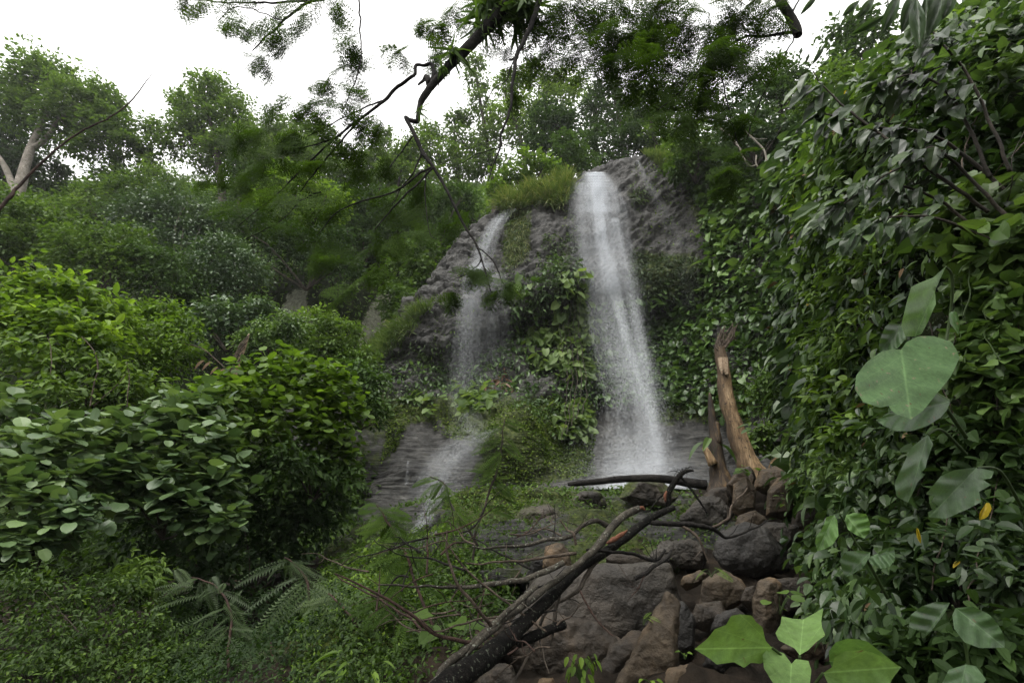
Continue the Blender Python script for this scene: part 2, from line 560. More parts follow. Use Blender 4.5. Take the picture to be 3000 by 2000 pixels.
def leaf_ovate(w=0.5, droop=0.18, heart=0.0, wave=0.0):
    ys = [0, .18, .42, .68, .88, 1.0]
    ws = [0.0, .78, 1.0, .78, .4, 0]
    v = [(0, y, -droop * y * y) for y in ys]
    L, R = [], []
    for i in range(1, 5):
        for s, lst in ((-1, L), (1, R)):
            lst.append(len(v))
            yy = ys[i] - (heart if i == 1 else 0)
            v.append((s * ws[i] * w / 2 * (1.12 if heart and i == 1 else 1), yy, -droop * ys[i] ** 2 + .09 * ws[i] + wave * s * (i % 2)))
    f3, f4 = [(0, 1, L[0]), (0, R[0], 1), (L[3], 4, 5), (4, R[3], 5)], []
    for k in range(3):
        f4 += [(L[k], k + 1, k + 2, L[k + 1]), (k + 1, R[k], R[k + 1], k + 2)]
    return T(v, f3, f4)


def leaf_disc(w=.85):
    ys = [0, .12, .36, .64, .87, 1.0]; ws = [0.0, .68, 1.0, .97, .62, 0]
    v = [(0, y, -.12 * y * y) for y in ys]
    L, R = [], []
    for i in range(1, 5):
        for s, lst in ((-1, L), (1, R)):
            lst.append(len(v)); v.append((s * ws[i] * w / 2, ys[i] - (.1 if i == 1 else 0), -.12 * ys[i] ** 2 + .06 * ws[i]))
    f3, f4 = [(0, 1, L[0]), (0, R[0], 1), (L[3], 4, 5), (4, R[3], 5)], []
    for k in range(3):
        f4 += [(L[k], k + 1, k + 2, L[k + 1]), (k + 1, R[k], R[k + 1], k + 2)]
    return T(v, f3, f4)


def pinnate(pairs=9, lw=.42, wid=.07, droop=.25, fold=0.0):
    """feather leaf: rachis with narrow leaflets; length 1"""
    v, f3, f4 = [], [], []
    n = pairs
    for i in range(n):
        y = .08 + .9 * i / (n - 1)
        z = -droop * y * y
        ll = lw * math.sin(math.pi * (0.12 + 0.82 * i / (n - 1))) ** .6
        for s in (-1, 1):
            b = len(v)
            v += [(0, y - wid * .35, z), (s * ll * .55, y + .02 - wid * .35 + .1 * ll, z - fold * ll), (s * ll, y + .16 * ll, z - .12 * ll - fold * ll), (s * ll * .5, y + .02 + wid * .6 + .1 * ll, z - fold * ll * .8)]
            f4.append((b, b + 1, b + 2, b + 3))
    b = len(v)
    v += [(-.008, 0, 0), (.008, 0, 0), (.008, .5, -droop * .25), (-.008, .5, -droop * .25), (0, 1, -droop)]
    f4.append((b, b + 1, b + 2, b + 3)); f3.append((b + 3, b + 2, b + 4))
    return T(v, f3, f4)


def bipinnate(npin=4, pairs=4):
    """acacia-like leaf: a rachis with paired pinnae, each two rows of narrow leaflets"""
    v, f3, f4 = [], [], []
    for i in range(npin):
        y0 = .12 + .8 * i / (npin - 1)
        L = .40 * math.sin(math.pi * (0.25 + 0.6 * i / (npin - 1))) + .12
        for s in (-1, 1):
            a = math.radians(55 - 14 * i / npin)
            dx, dy = s * math.sin(a), math.cos(a)
            for k in range(pairs):
                t = L * (k + .5) / pairs
                px, py = dx * t, y0 + dy * t
                z = -.18 * y0 * y0 - .25 * t
                for q in (-1, 1):
                    nx, ny = dy * q, -dx * q
                    l = .105
                    b = len(v)
                    v += [(px - dx * .022, py - dy * .022, z), (px + nx * l + dx * .05, py + ny * l + dy * .05, z - .015), (px + dx * .036, py + dy * .036, z)]
                    f3.append((b, b + 1, b + 2))
    return T(v, f3, f4)


def blade(n=4, w=.05, bend=.5):
    v, f3, f4 = [], [], []
    for i in range(n):
        t = i / n
        ww = w * (1 - t * .6)
        v += [(-ww, t, bend * -t * t), (ww, t, bend * -t * t)]
    v.append((0, 1, -bend))
    for i in range(n - 1):
        f4.append((2 * i, 2 * i + 1, 2 * i + 3, 2 * i + 2))
    f3.append((2 * n - 2, 2 * n - 1, 2 * n))
    return T(v, f3, f4)


TP = dict(small=leaf_small(.55), slim=leaf_small(.32), round=leaf_disc(.9), ovate=leaf_ovate(.5, .2),
          heart=leaf_ovate(.8, .2, .28), long=leaf_ovate(.28, .3), pinnate=pinnate(), fern=pinnate(14, .24, .05, .45),
          frond=pinnate(18, .30, .045, .5, .15), feather=bipinnate(), mimosa=pinnate(17, .34, .034, .5, .2), grass=blade(4, .018, .5), strap=blade(5, .07, .6), moss=leaf_small(.8))
TAREA = dict(small=.27, slim=.16, round=.68, ovate=.32, heart=.52, long=.18, pinnate=.3, fern=.25, frond=.25, feather=.22, mimosa=.25, grass=.025, strap=.1, moss=.4)


def frames(ydir, normal):
    Y = nrm(ydir)
    Z = normal - (normal * Y).sum(-1, keepdims=True) * Y
    Z = nrm(Z)
    X = np.cross(Y, Z)
    return X, Y, Z


def rdir(rng, n):
    return nrm(rng.normal(size=(n, 3)))


UP = np.array([0, 0, 1.0])


def leaves_at(mb, rng, tpl, pos, outward, size, tint, up=.8, rand=.5, droop=.35, sv=.3):
    """leaves at pos; faces turned up and outward, tips outward and down"""
    n = len(pos)
    if n == 0: return
    nr = nrm(.55 * outward + up * UP + rand * rdir(rng, n))
    yd = outward * np.array([1, 1, .3]) + .7 * rdir(rng, n) - droop * UP
    X, Y, Z = frames(yd, nr)
    sc = np.asarray(size) * (1 + sv * rng.uniform(-1, 1, n))
    wv = rng.uniform(.8, 1.15, n)
    s3 = np.stack([sc * wv, sc, sc], 1)
    mb.inst(TP[tpl], pos, X, Y, Z, s3, np.clip(tint, 0, 1))


def clump_leaves(mb, rng, C, R, tpl, size, cover, sub=12, sq=1.0, tint=.5, tv=.2, up=.8, droop=.35, centers=None, shell=.45, gap=0.0):
    """a lumpy ball of foliage made of sub-clumps; returns sub-clump centres"""
    R = R * 1.08
    sub = max(5, int(sub * 1.9))
    d = rdir(rng, sub)
    d[:, 2] = np.where((d[:, 2] < -.3) & (rng.random(sub) < .5), -d[:, 2], d[:, 2])
    cc = C + d * R * np.array([1, 1, sq]) * rng.uniform(.25, .95, (sub, 1)) ** .7
    sr = R * rng.uniform(.17, .38, sub)
    area = TAREA[tpl] * size * size
    for c, r, dd in zip(cc, sr, d):
        n = int(cover * 3.5 * r * r / area * rng.uniform(.5, 1.4)) + 3
        n = min(n, 9000)
        q = rdir(rng, n)
        q[:, 2] = np.where((q[:, 2] < 0) & (rng.random(n) < .45), -q[:, 2], q[:, 2])
        rr = r * (shell + (1.15 - shell) * rng.random((n, 1)) ** .6)
        p = c + q * rr * np.array([1.15, 1.15, .85]) + rng.normal(0, .12, (n, 3)) * r
        kp = vnoise(p / (.42 * R), sub) > rng.uniform(-.75, .05, n)
        p, q = p[kp], q[kp]; n = len(p)
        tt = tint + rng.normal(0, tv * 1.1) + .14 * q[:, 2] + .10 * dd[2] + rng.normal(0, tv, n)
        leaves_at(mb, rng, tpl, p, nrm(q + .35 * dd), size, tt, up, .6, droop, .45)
    for k in range(sub // 2 + 2):          # shoots that break the outline
        dd = nrm((rdir(rng, 1)[0] + np.array([0, 0, .55]))[None])[0]
        m_ = int(rng.integers(7, 14))
        tt_ = np.linspace(.6, rng.uniform(1.1, 1.5), m_)[:, None]
        p = C + dd * R * tt_ * np.array([1, 1, sq]) - UP * R * .12 * (tt_ - .6) ** 2 + rng.normal(0, .6, (m_, 3)) * size
        leaves_at(mb, rng, tpl, p, nrm(dd + .9 * rdir(rng, m_)), size, tint + .12 + rng.normal(0, tv, m_), up, .6, droop)
    n = int(cover * 1.5 * R * R / area)
    q = rdir(rng, n)
    p = C + q * R * np.array([1.05, 1.05, sq * 1.05]) * rng.uniform(.3, 1.08, (n, 1)) ** .6 + .25 * R * np.stack([vnoise(q * 2.5 + 7.7 * k, sub + k) for k in range(3)], -1)
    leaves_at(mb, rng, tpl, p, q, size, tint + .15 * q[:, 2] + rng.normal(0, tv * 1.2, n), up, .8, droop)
    if centers is not None: centers.extend(list(cc))
    return cc


def tube(mb, P, r, sides=7, step=None, wob=0.0, seed=0, knots=0.0):
    """tapered tube along control points P with radii r (same length)"""
    P = np.asarray(P, float); r = np.asarray(r, float)
    seg = np.linalg.norm(np.diff(P, axis=0), axis=1).sum()
    step = step or max(seg / 60, float(r.mean()) * 1.5)
    n = int(np.clip(seg / step, len(P) * 2, 160))
    t = np.linspace(0, len(P) - 1, n)
    Q = catmull(P, t)
    rr = np.interp(t, np.arange(len(r)), r)
    if wob:
        Q = Q + wob * np.stack([vnoise(Q * 1.7 / (wob * 12 + .05) + 3.1 * k, seed + k) for k in range(3)], -1)
    D = nrm(np.gradient(Q, axis=0))
    a = np.array([0.3, 0.2, 1.0]) if abs(D[:, 2].mean()) < .8 else np.array([1.0, .2, .1])
    A = nrm(np.cross(D, a)); B = np.cross(D, A)
    th = np.linspace(0, 2 * math.pi, sides, endpoint=False)
    ring = A[:, None] * np.cos(th)[None, :, None] + B[:, None] * np.sin(th)[None, :, None]
    rad = rr[:, None, None] * np.ones((1, sides, 1))
    if knots:
        V0 = Q[:, None] + ring * rad
        rad = rad * (1 + knots * fbm(V0 / (rr.mean() * 2.2 + 1e-4), 3, seed)[..., None])
    V = (Q[:, None] + ring * rad).reshape(-1, 3)
    V = np.concatenate([V, Q[:1], Q[-1:]])
    i = np.arange(n - 1)[:, None] * sides
    j = np.arange(sides)[None]
    k = (j + 1) % sides
    F = np.stack([i + j, i + k, i + sides + k, i + sides + j], -1).reshape(-1, 4)
    e0, e1 = n * sides, n * sides + 1
    jj = np.arange(sides); kk = (jj + 1) % sides
    F3 = np.concatenate([np.stack([kk, jj, np.full(sides, e0)], 1), np.stack([(n - 1) * sides + jj, (n - 1) * sides + kk, np.full(sides, e1)], 1)])
    mb.add_mixed(V, F3, F)
    return Q


def ptube(mb, pts, d=None, sides=7, **kw):
    """pts rows (u, v, radius_px[, d])"""
    P, R = [], []
    for q in pts:
        dd = q[3] if len(q) > 3 else d
        p = pix(q[0], q[1], dd)
        P.append(p); R.append(max(q[2] * mpp(p), .0012))
    return tube(mb, P, R, sides, **kw)

# ------------------------------------------------------------------ surfaces (lofted terrain)
class Surf:
    def __init__(self, P, flip=False):
        self.P = P
        self.flip = flip
        du = np.gradient(P, axis=1); dv = np.gradient(P, axis=0)
        n = nrm(np.cross(du, dv))
        self.N = -n if flip else n
        self.prep()

    def displace(self, h):
        self.P = self.P + self.N * h[..., None]
        du = np.gradient(self.P, axis=1); dv = np.gradient(self.P, axis=0)
        n = nrm(np.cross(du, dv))
        self.N = -n if self.flip else n
        self.prep()

    def prep(self):
        P = self.P
        a = P[:-1, :-1]; b = P[:-1, 1:]; c = P[1:, :-1]
        self.area = np.linalg.norm(np.cross(b - a, c - a), axis=-1)
        self.cu, self.cv, self.cz = proj(P[:-1, :-1])

    def sample(self, rng, n, poly=None, up_only=None):
        w = self.area * (self.cz > .3)
        if poly is not None: w = w * in_poly(self.cu, self.cv, poly)
        if up_only is not None: w = w * (self.N[:-1, :-1, 2] > up_only)
        if w.sum() <= 0: return np.zeros((0, 3)), np.zeros((0, 3))
        w = w.ravel() / w.sum()
        k = rng.choice(len(w), n, p=w)
        i, j = np.unravel_index(k, self.area.shape)
        s, t = rng.random((n, 1)), rng.random((n, 1))
        P = self.P
        p = (P[i, j] * (1 - s) + P[i, j + 1] * s) * (1 - t) + (P[i + 1, j] * (1 - s) + P[i + 1, j + 1] * s) * t
        return p, self.N[i, j]

    def mesh_object(self, name, mat, attrs=None, smooth=True):
        R, Cc = self.P.shape[:2]
        i = np.arange(R - 1)[:, None] * Cc; j = np.arange(Cc - 1)[None]
        F = np.stack([i + j, i + j + 1, i + Cc + j + 1, i + Cc + j], -1).reshape(-1, 4)
        if self.flip: F = F[:, ::-1]
        mb = MB(); mb.add(self.P.reshape(-1, 3), F)
        o = mb.build(name, mat, smooth=smooth)
        for k, a in (attrs or {}).items():
            at = o.data.attributes.new(k, 'FLOAT', 'POINT')
            at.data.foreach_set("value", a.astype(np.float32).ravel())
        return o


def loft(rows, nr, nc):
    """rows: list of (u[], v[], d[]) station arrays -> fine grid"""
    C = np.stack([pix(np.array(u, float), np.array(v, float), np.array(d, float)) for u, v, d in rows])
    return grid_from(C, nr, nc)


def grid_from(C, nr, nc):
    A = catmull(C, np.linspace(0, C.shape[0] - 1, nr))
    B = catmull(np.swapaxes(A, 0, 1), np.linspace(0, C.shape[1] - 1, nc))
    return np.swapaxes(B, 0, 1)


def soft_poly(u, v, poly, noise=0):
    return in_poly(u, v, poly).astype(float)


# ---- the cliff behind and beside the falls
CU = np.array([820, 940, 1060, 1130, 1210, 1290, 1370, 1450, 1540, 1630, 1720, 1810, 1900, 1990, 2080, 2180, 2320, 2520, 2850], float)
crow = []
crow.append((CU, [1725, 1708, 1700, 1690, 1670, 1650, 1630, 1610, 1600, 1590, 1580, 1580, 1570, 1560, 1550, 1520, 1470, 1420, 1380], [11.7, 11] + [10.5] * 14 + [10, 9, 8]))
crow.append((CU, [1525, 1508, 1500, 1490, 1480, 1470, 1465, 1455, 1450, 1445, 1440, 1440, 1440, 1440, 1430, 1400, 1350, 1300, 1260], [16.7, 16] + [15.5, 15.5, 15.5, 15.3, 15.2, 15.2, 15.2, 15.2, 15.2, 15.3, 15.4, 15.5, 15.3, 14.6, 13.4, 11.5, 9.5]))
crow.append((CU, [1400, 1383, 1375, 1370, 1365, 1365, 1370, 1360, 1350, 1350, 1350, 1350, 1350, 1345, 1340, 1310, 1260, 1200, 1150], [17.8, 17.1] + [16.6, 16.6, 16.5, 16.4, 16.0, 15.4, 15.6, 16.5, 17.0, 17.2, 17.4, 17.2, 16.8, 15.5, 14, 12, 10]))
crow.append((CU, [1275, 1258, 1250, 1250, 1245, 1240, 1245, 1235, 1225, 1235, 1240, 1240, 1240, 1235, 1225, 1200, 1150, 1090, 1030], [18.8, 18.1] + [17.6, 17.6, 17.5, 17.3, 16.8, 16.0, 16.2, 17.6, 18.2, 18.4, 18.4, 18.2, 17.4, 16.2, 14.6, 12.5, 10.5]))
crow.append((CU, [1155, 1138, 1130, 1130, 1130, 1135, 1135, 1110, 1100, 1100, 1100, 1100, 1090, 1080, 1060, 1030, 990, 920, 850], [20, 19.3] + [18.8, 18.8, 18.8, 19, 19.4, 19.6, 19.4, 19.4, 19.8, 20.2, 20.2, 19.8, 18.6, 17.2, 15.2, 13.0, 11]))
crow.append((CU, [1110, 1093, 1085, 1070, 1040, 1040, 1020, 990, 965, 960, 960, 950, 940, 930, 910, 880, 820, 720, 600], [20.8, 20.1] + [19.6, 19.3, 19.2, 19.3, 19.8, 20.6, 20.6, 20.2, 20.6, 21, 21, 20.6, 19.2, 17.6, 15.6, 13.3, 11.3]))
crow.append((CU, [1095, 1078, 1070, 1040, 1000, 990, 955, 925, 885, 860, 850, 840, 830, 810, 780, 740, 650, 560, 450], [21.4, 20.7] + [20.2, 19.6, 19, 18.8, 18.8, 19.1, 19.2, 19, 19.4, 19.4, 19.5, 19.3, 18.9, 17.8, 16, 13.6, 11.6]))
crow.append((CU, [1085, 1068, 1060, 1015, 950, 900, 850, 800, 760, 720, 700, 690, 680, 680, 650, 600, 520, 440, 330], [22, 21.3] + [20.8, 20.4, 19.8, 19.5, 19.6, 19.8, 20, 20, 20.2, 20.2, 20.3, 20, 19.4, 18.4, 16.6, 14, 12]))
crow.append((CU, [1075, 1058, 1050, 1000, 920, 835, 755, 690, 640, 605, 580, 545, 520, 560, 520, 480, 430, 350, 230], [22.6, 21.9] + [21.4, 21.2, 20.8, 20.8, 21, 21.2, 21.3, 21.3, 21.4, 21.3, 21.2, 20.6, 20, 19, 17.2, 14.6, 12.5]))
crow.append((CU, [1070, 1053, 1045, 990, 900, 800, 690, 620, 575, 540, 516, 488, 462, 475, 450, 430, 380, 300, 160], [23.4, 22.7] + [22.2, 22.2, 21.8, 21.8, 22, 22.3, 22.3, 22.3, 22.3, 22.3, 22.2, 21.6, 21, 20, 18, 15.4, 13]))
Cc = np.stack([pix(np.array(u, float), np.array(v, float), np.array(d, float)) for u, v, d in crow])
back1 = Cc[-1] + np.array([0, 2.5, -.1]); back2 = Cc[-1] + np.array([0, 16, .2])
Cc = np.concatenate([Cc, back1[None], back2[None]])
cliff = Surf(grid_from(Cc, 430, 560), flip=False)
if cliff.N[200, 280, 1] > 0: cliff.flip = True; cliff.N *= -1
P0 = cliff.P.copy()
u0, v0, _ = proj(P0)
h = .35 * fbm(P0 * .35, 3, 5) + .16 * fbm(P0 * 1.1, 3, 9)
lower = np.clip((v0 - 1200) / 60, 0, 1)
strat = P0[..., 2] * 6.5 + .8 * fbm(P0 * np.array([.5, .5, 1.2]), 3, 3)
strat = strat * 1.5
fr = strat - np.floor(strat)
h_strata = .075 * np.minimum(fr * 4, 1) * (1 - .5 * fr) + .05 * fbm(P0 * np.array([2, 2, 9]), 3, 31)
w1, w2, wid = worley(P0 * np.array([1.3, 1.3, 2.3]) + .35 * fbm(P0 * 1.2, 2, 8)[..., None], 4)
w3, w4, wid2 = worley(P0 * np.array([3.4, 3.4, 5.5]) + .3 * fbm(P0 * 2, 2, 18)[..., None], 14)
h_block = .34 * (wid - .5) + .10 * np.minimum((w2 - w1) * 3, 1) + .10 * (wid2 - .5) + .03 * np.minimum((w4 - w3) * 3, 1)
smoothface = in_poly(u0, v0, [(1500, 500), (2060, 420), (2080, 800), (1850, 830), (1650, 800), (1560, 720), (1500, 640)]).astype(float)
rid = ridged(P0 * np.array([1.0, 1.0, 1.9]), 4, 40)
rot = np.stack([P0[..., 0] * .8 + P0[..., 2] * .6, P0[..., 1], -P0[..., 0] * .6 + P0[..., 2] * .8], -1)
rg_ = ridged(rot * np.array([.9, 1.2, 3.0]) + .25 * fbm(rot * 1.3, 2, 47)[..., None], 4, 40)
w5, w6, wid3 = worley(rot * np.array([2.2, 2.5, 5.5]), 34)
h_up = h_block * (1 - .8 * smoothface) + .13 * np.sign(rg_) * np.abs(rg_) ** 1.4 * (0.3 + .7 * smoothface) + .10 * (wid3 - .5) + .045 * ridged(rot * np.array([3, 3.5, 11]), 3, 41)
h = h + lower * h_strata + (1 - lower) * h_up
edge = np.ones_like(h); edge[-8:] = .3
cliff.displace(h * edge)
uc, vc, _ = proj(cliff.P)
moss = .10 + .12 * fbm(P0 * .8, 3, 77)
for poly, a in (([(1050, 1160), (1640, 1160), (1660, 1290), (1330, 1290), (1290, 1230), (1060, 1260)], .75),
                ([(1400, 1180), (1750, 1180), (1720, 1400), (1600, 1420), (1480, 1440), (1390, 1380)], .6),
                ([(1080, 1130), (1200, 1180), (1190, 1260), (1140, 1380), (1040, 1400), (1000, 1200)], .45),
                ([(1480, 620), (1560, 600), (1550, 760), (1470, 800)], .7),
                ([(1620, 680), (1690, 680), (1700, 900), (1600, 900)], .4),
                ([(1840, 730), (2050, 740), (2060, 880), (1850, 860)], .65),
                ([(1840, 540), (1900, 550), (1900, 600), (1830, 590)], .5),
                ([(1900, 1170), (2200, 1120), (2200, 1230), (1900, 1250)], .6),
                ([(1970, 480), (2150, 460), (2150, 760), (2040, 700)], .5),
                ([(1650, 560), (1500, 600), (1400, 640), (1420, 600), (1640, 500)], .6)):
    moss = np.where(in_poly(uc, vc, poly), np.maximum(moss, a), moss)
k = 5
for _ in range(2):
    moss = (np.roll(moss, k, 0) + np.roll(moss, -k, 0) + np.roll(moss, k, 1) + np.roll(moss, -k, 1) + moss) / 5
o = cliff.mesh_object("cliff", M['cliff'], {"moss": moss}); tag(o, kind="structure")

# nearest cliff distance per 8 px cell of the view, used to keep water and plants in front of the rock
ZM = np.full((260, 400), 99.0)
_iu, _iv = (uc / 8).astype(int), (vc / 8).astype(int)
_ok = (_iu >= 0) & (_iu < 400) & (_iv >= 0) & (_iv < 260)
np.minimum.at(ZM, (_iv[_ok], _iu[_ok]), cliff.P[..., 1][_ok])
for _ in range(3):
    sh_ = np.min([np.roll(ZM, 1, 0), np.roll(ZM, -1, 0), np.roll(ZM, 1, 1), np.roll(ZM, -1, 1)], axis=0)
    ZM = np.where(ZM > 90, sh_, ZM)


for _ in range(2): ZM = np.minimum(ZM, np.min([np.roll(ZM, 1, 0), np.roll(ZM, -1, 0), np.roll(ZM, 1, 1), np.roll(ZM, -1, 1)], axis=0))

for _ in range(3): ZM = np.where(ZM < 90, np.minimum((ZM + np.roll(ZM, 1, 0) + np.roll(ZM, -1, 0) + np.roll(ZM, 1, 1) + np.roll(ZM, -1, 1)) / 5, ZM + .05), ZM)


def cliff_y(P):
    u_, v_, _ = proj(P)
    return ZM[np.clip((v_ / 8).astype(int), 0, 259), np.clip((u_ / 8).astype(int), 0, 399)]


# ---- wooded hillside on the left
HU = np.array([-1100, -600, -200, 200, 600, 900, 1100, 1300, 1500], float)
f = np.array([.7, .78, .9, 1, 1.08, 1.15, 1.25, 1.35, 1.45])
hrow = []
for v, d in ((1800, 9.5), (1600, 12), (1400, 14.5), (1200, 16.5), (1000, 18.5), (830, 21), (700, 26), (610, 32), (560, 60)):
    vv = np.full(9, float(v)) + np.array([-60, -40, -20, 0, 0, 10, 10, 0, 0])
    hrow.append((HU, vv, d * f))
hill = Surf(loft(hrow, 170, 220))
if hill.N[80, 100, 1] > 0: hill.flip = True; hill.N *= -1
hill.displace(.5 * fbm(hill.P * .3, 3, 60) + .2 * fbm(hill.P * 1.1, 3, 61))
hu_, hv_, _ = proj(hill.P)
EARTH = [[(815, 955), (835, 880), (870, 840), (905, 850), (895, 900), (925, 930), (915, 965)], [(1030, 1020), (1080, 900), (1130, 840), (1160, 880), (1120, 960), (1070, 1020)]]
bare = sum(in_poly(hu_, hv_, q).astype(float) for q in EARTH)
for _ in range(2): bare = (np.roll(bare, 2, 0) + np.roll(bare, -2, 0) + np.roll(bare, 2, 1) + np.roll(bare, -2, 1) + bare) / 5
o = hill.mesh_object("hillside", M['hill'], {"bare": bare}); tag(o, kind="structure")

# ---- steep bank on the right, close to the camera
BU = np.array([2310, 2430, 2600, 2820, 3150, 3700], float)
bd = np.array([9.6, 6.6, 4.7, 3.5, 2.9, 2.5])
brow = []
for k_, (vv, dd) in enumerate((([1560, 1680, 1820, 1980, 2150, 2400], -.5), ([1460, 1540, 1640, 1760, 1880, 2100], 0), ([1250, 1250, 1250, 1250, 1300, 1350], .5),
                            ([1000, 950, 900, 850, 800, 800], .9), ([720, 620, 520, 450, 350, 200], 1.4), ([520, 400, 280, 150, -50, -300], 2.2))):
    brow.append((BU, vv, bd * (1 + .16 * dd)))
brow.append((BU, [470, 350, 230, 100, -100, -350], bd * 1.36 + 4))
bank = Surf(loft(brow, 150, 180))
if (bank.N[75, 90] @ (CAM - bank.P[75, 90])) < 0: bank.flip = True; bank.N *= -1
bank.displace(.32 * fbm(bank.P * .75, 3, 80) + .05 * fbm(bank.P * 3, 3, 81))
o = bank.mesh_object("bank", M['hill'], {"bare": np.zeros(bank.P.shape[:2])}); tag(o, kind="structure")

# ---- ground: one sheet to the horizon
GC = np.array([(1500, 2200, 2.2), (2000, 2200, 2.2), (2500, 2200, 2.0), (2200, 1960, 3.3), (2700, 2000, 2.8), (1700, 2080, 3.4), (1900, 1900, 4.3), (2250, 1800, 4.8), (2350, 1650, 6.2),
               (2250, 1480, 9), (2050, 1560, 7.6), (2150, 1420, 11), (2350, 1350, 12), (1750, 1660, 6.5), (1450, 1650, 7), (1200, 1720, 6.3), (1000, 1880, 4.8),
               (1250, 1990, 3.8), (1060, 1700, 8.2), (1150, 1600, 9.6), (1300, 1550, 10), (1500, 1500, 11), (1700, 1465, 12), (1900, 1470, 12), (2020, 1440, 12.5), (1250, 1640, 9),
               (1600, 1590, 8.5), (1850, 1590, 8.5), (820, 1780, 8), (600, 1950, 6), (250, 2080, 4.6), (-200, 2100, 4.4), (-900, 2100, 4.2), (400, 1820, 8), (700, 1700, 10),
               (3300, 2200, 2.4), (-2500, 1800, 8)], float)
GP = pix(GC[:, 0], GC[:, 1], GC[:, 2])
for i_, q_ in enumerate(GC):
    if 1400 < q_[0] < 2500 and q_[1] > 1640 or (q_[0] > 1990 and 1540 < q_[1] < 1700): GP[i_, 2] -= .2
GP = np.concatenate([GP, [(-1, -1, -.1), (1.5, -1, 0), (-4, -2, -.5), (4, -1, .2), (0, -8, -1.5), (0, .5, .1), (-8, -8, -1.5), (9, -6, -1), (-3, 1.5, -.3)]])
GP = np.concatenate([GP, [(x, y, z) for x in (-40, -15, 0, 15, 40) for y, z in ((30, 2.2), (-30, -3))]])


def ground_z(x, y, noise=True):
    x, y = np.broadcast_arrays(np.asarray(x, float), np.asarray(y, float))
    d2 = (x[..., None] - GP[:, 0]) ** 2 + (y[..., None] - GP[:, 1]) ** 2
    w = 1 / (d2 + .12) ** 1.6
    z = (w * GP[:, 2]).sum(-1) / w.sum(-1)
    far = np.clip((np.hypot(x, y) - 35) / 60, 0, 1)
    z = z * (1 - far) + far * 1.0
    if noise:
        P = np.stack([x, y, np.zeros_like(x)], -1)
        wa_, wb_, wc_ = worley(P * 2.6 + .2 * fbm(P * 3, 2, 95)[..., None], 50)
        z = z + (1 - far) * (.10 * fbm(P * .8, 3, 90) + .045 * fbm(P * 4, 3, 91) + .02 * ridged(P * 11, 2, 93) + .10 * (wc_ - .5) + .05 * np.minimum((wb_ - wa_) * 3, 1))
    return z


def ground_at(u, v, d0=3.0, d1=14.0):
    """first ground point along the ray of pixel (u, v)"""
    ds = np.linspace(d0, d1, 240)
    P = pix(np.full(240, float(u)), np.full(240, float(v)), ds)
    z = ground_z(P[:, 0], P[:, 1], False)
    k = np.argmax(P[:, 2] < z)
    return P[k] if P[k, 2] < z[k] else P[-1]


a = np.linspace(-1, 1, 330)
gx = 9 * a + 700 * np.sign(a) * np.abs(a) ** 9
b = np.linspace(0, 1, 300)
gy = -2 + 16 * b + 700 * b ** 11
gy = np.concatenate([[-700, -200, -60, -20, -8, -4], gy])
GX, GY = np.meshgrid(gx, gy)
ground = Surf(np.stack([GX, GY, ground_z(GX, GY)], -1))
if ground.N[100, 150, 2] < 0: ground.flip = True; ground.N *= -1
gu, gv, gz_ = proj(ground.P)
MOUND = [(980, 1680), (1100, 1560), (1250, 1490), (1450, 1440), (1700, 1420), (2000, 1440), (2080, 1500), (1990, 1600), (1900, 1640), (1500, 1660), (1300, 1800), (1150, 2000), (800, 2000), (800, 1800)]
gm = np.where(in_poly(gu, gv, MOUND) & (gz_ > 1), .5, .0) + .1 * fbm(ground.P * 1.5, 3, 94)
for _ in range(2): gm = (np.roll(gm, 3, 0) + np.roll(gm, -3, 0) + np.roll(gm, 3, 1) + np.roll(gm, -3, 1) + gm) / 5
o = ground.mesh_object("ground", M['soil'], {"moss": gm}); tag(o, kind="structure")


# ---- rock mound in the middle distance (the wet, mossy outcrop the stream runs over)
MU = np.array([960, 1080, 1200, 1330, 1480, 1630, 1780, 1930, 2060, 2160], float)
mrow = [(MU, [1900, 1850, 1800, 1760, 1730, 1720, 1710, 1690, 1660, 1600], [6.2, 6.0, 5.9, 5.9, 6, 6, 6, 6.2, 6.8, 7.5]),
        (MU, [1760, 1720, 1690, 1660, 1640, 1640, 1640, 1630, 1590, 1530], [7.6, 7.2, 7, 7, 7.1, 7.2, 7.2, 7.3, 7.8, 8.5]),
        (MU, [1680, 1640, 1600, 1580, 1560, 1560, 1560, 1550, 1520, 1480], [9, 8.7, 8.5, 8.4, 8.4, 8.4, 8.5, 8.6, 9, 9.6]),
        (MU, [1640, 1590, 1545, 1520, 1503, 1496, 1496, 1500, 1490, 1450], [10.4, 10, 9.8, 9.7, 9.6, 9.6, 9.7, 9.8, 10, 10.6]),
        (MU, [1620, 1570, 1520, 1490, 1468, 1455, 1462, 1470, 1462, 1430], [11.5, 11, 10.8, 10.8, 10.8, 10.8, 10.8, 11, 11.2, 11.5]),
        (MU, [1640, 1600, 1560, 1530, 1505, 1495, 1495, 1500, 1490, 1460], [14] * 10)]
mound = Surf(loft(mrow, 200, 330))
if mound.N[100, 160, 2] < 0: mound.flip = True; mound.N *= -1
mp = mound.P.copy()
wa, wb, wi = worley(mp * np.array([.9, .9, 1.6]) + .3 * fbm(mp * 1.3, 2, 6)[..., None], 44)
st = mp[..., 2] * 8 + 1.5 * fbm(mp * np.array([.7, .7, 1]), 3, 65)
sf = st - np.floor(st)
mound.displace(.12 * fbm(mp * .9, 3, 66) + .26 * (wi - .5) + .10 * np.minimum((wb - wa) * 3, 1) + .05 * np.minimum(sf * 4, 1) + .05 * ridged(mp * 3, 3, 67))
mu_, mv_, _ = proj(mound.P)
mm = .40 + .5 * fbm(mp * .7, 3, 68)
mm = np.where(in_poly(mu_, mv_, [(1330, 1430), (1580, 1440), (1560, 1510), (1400, 1540), (1300, 1520)]), np.maximum(mm, .75), mm)
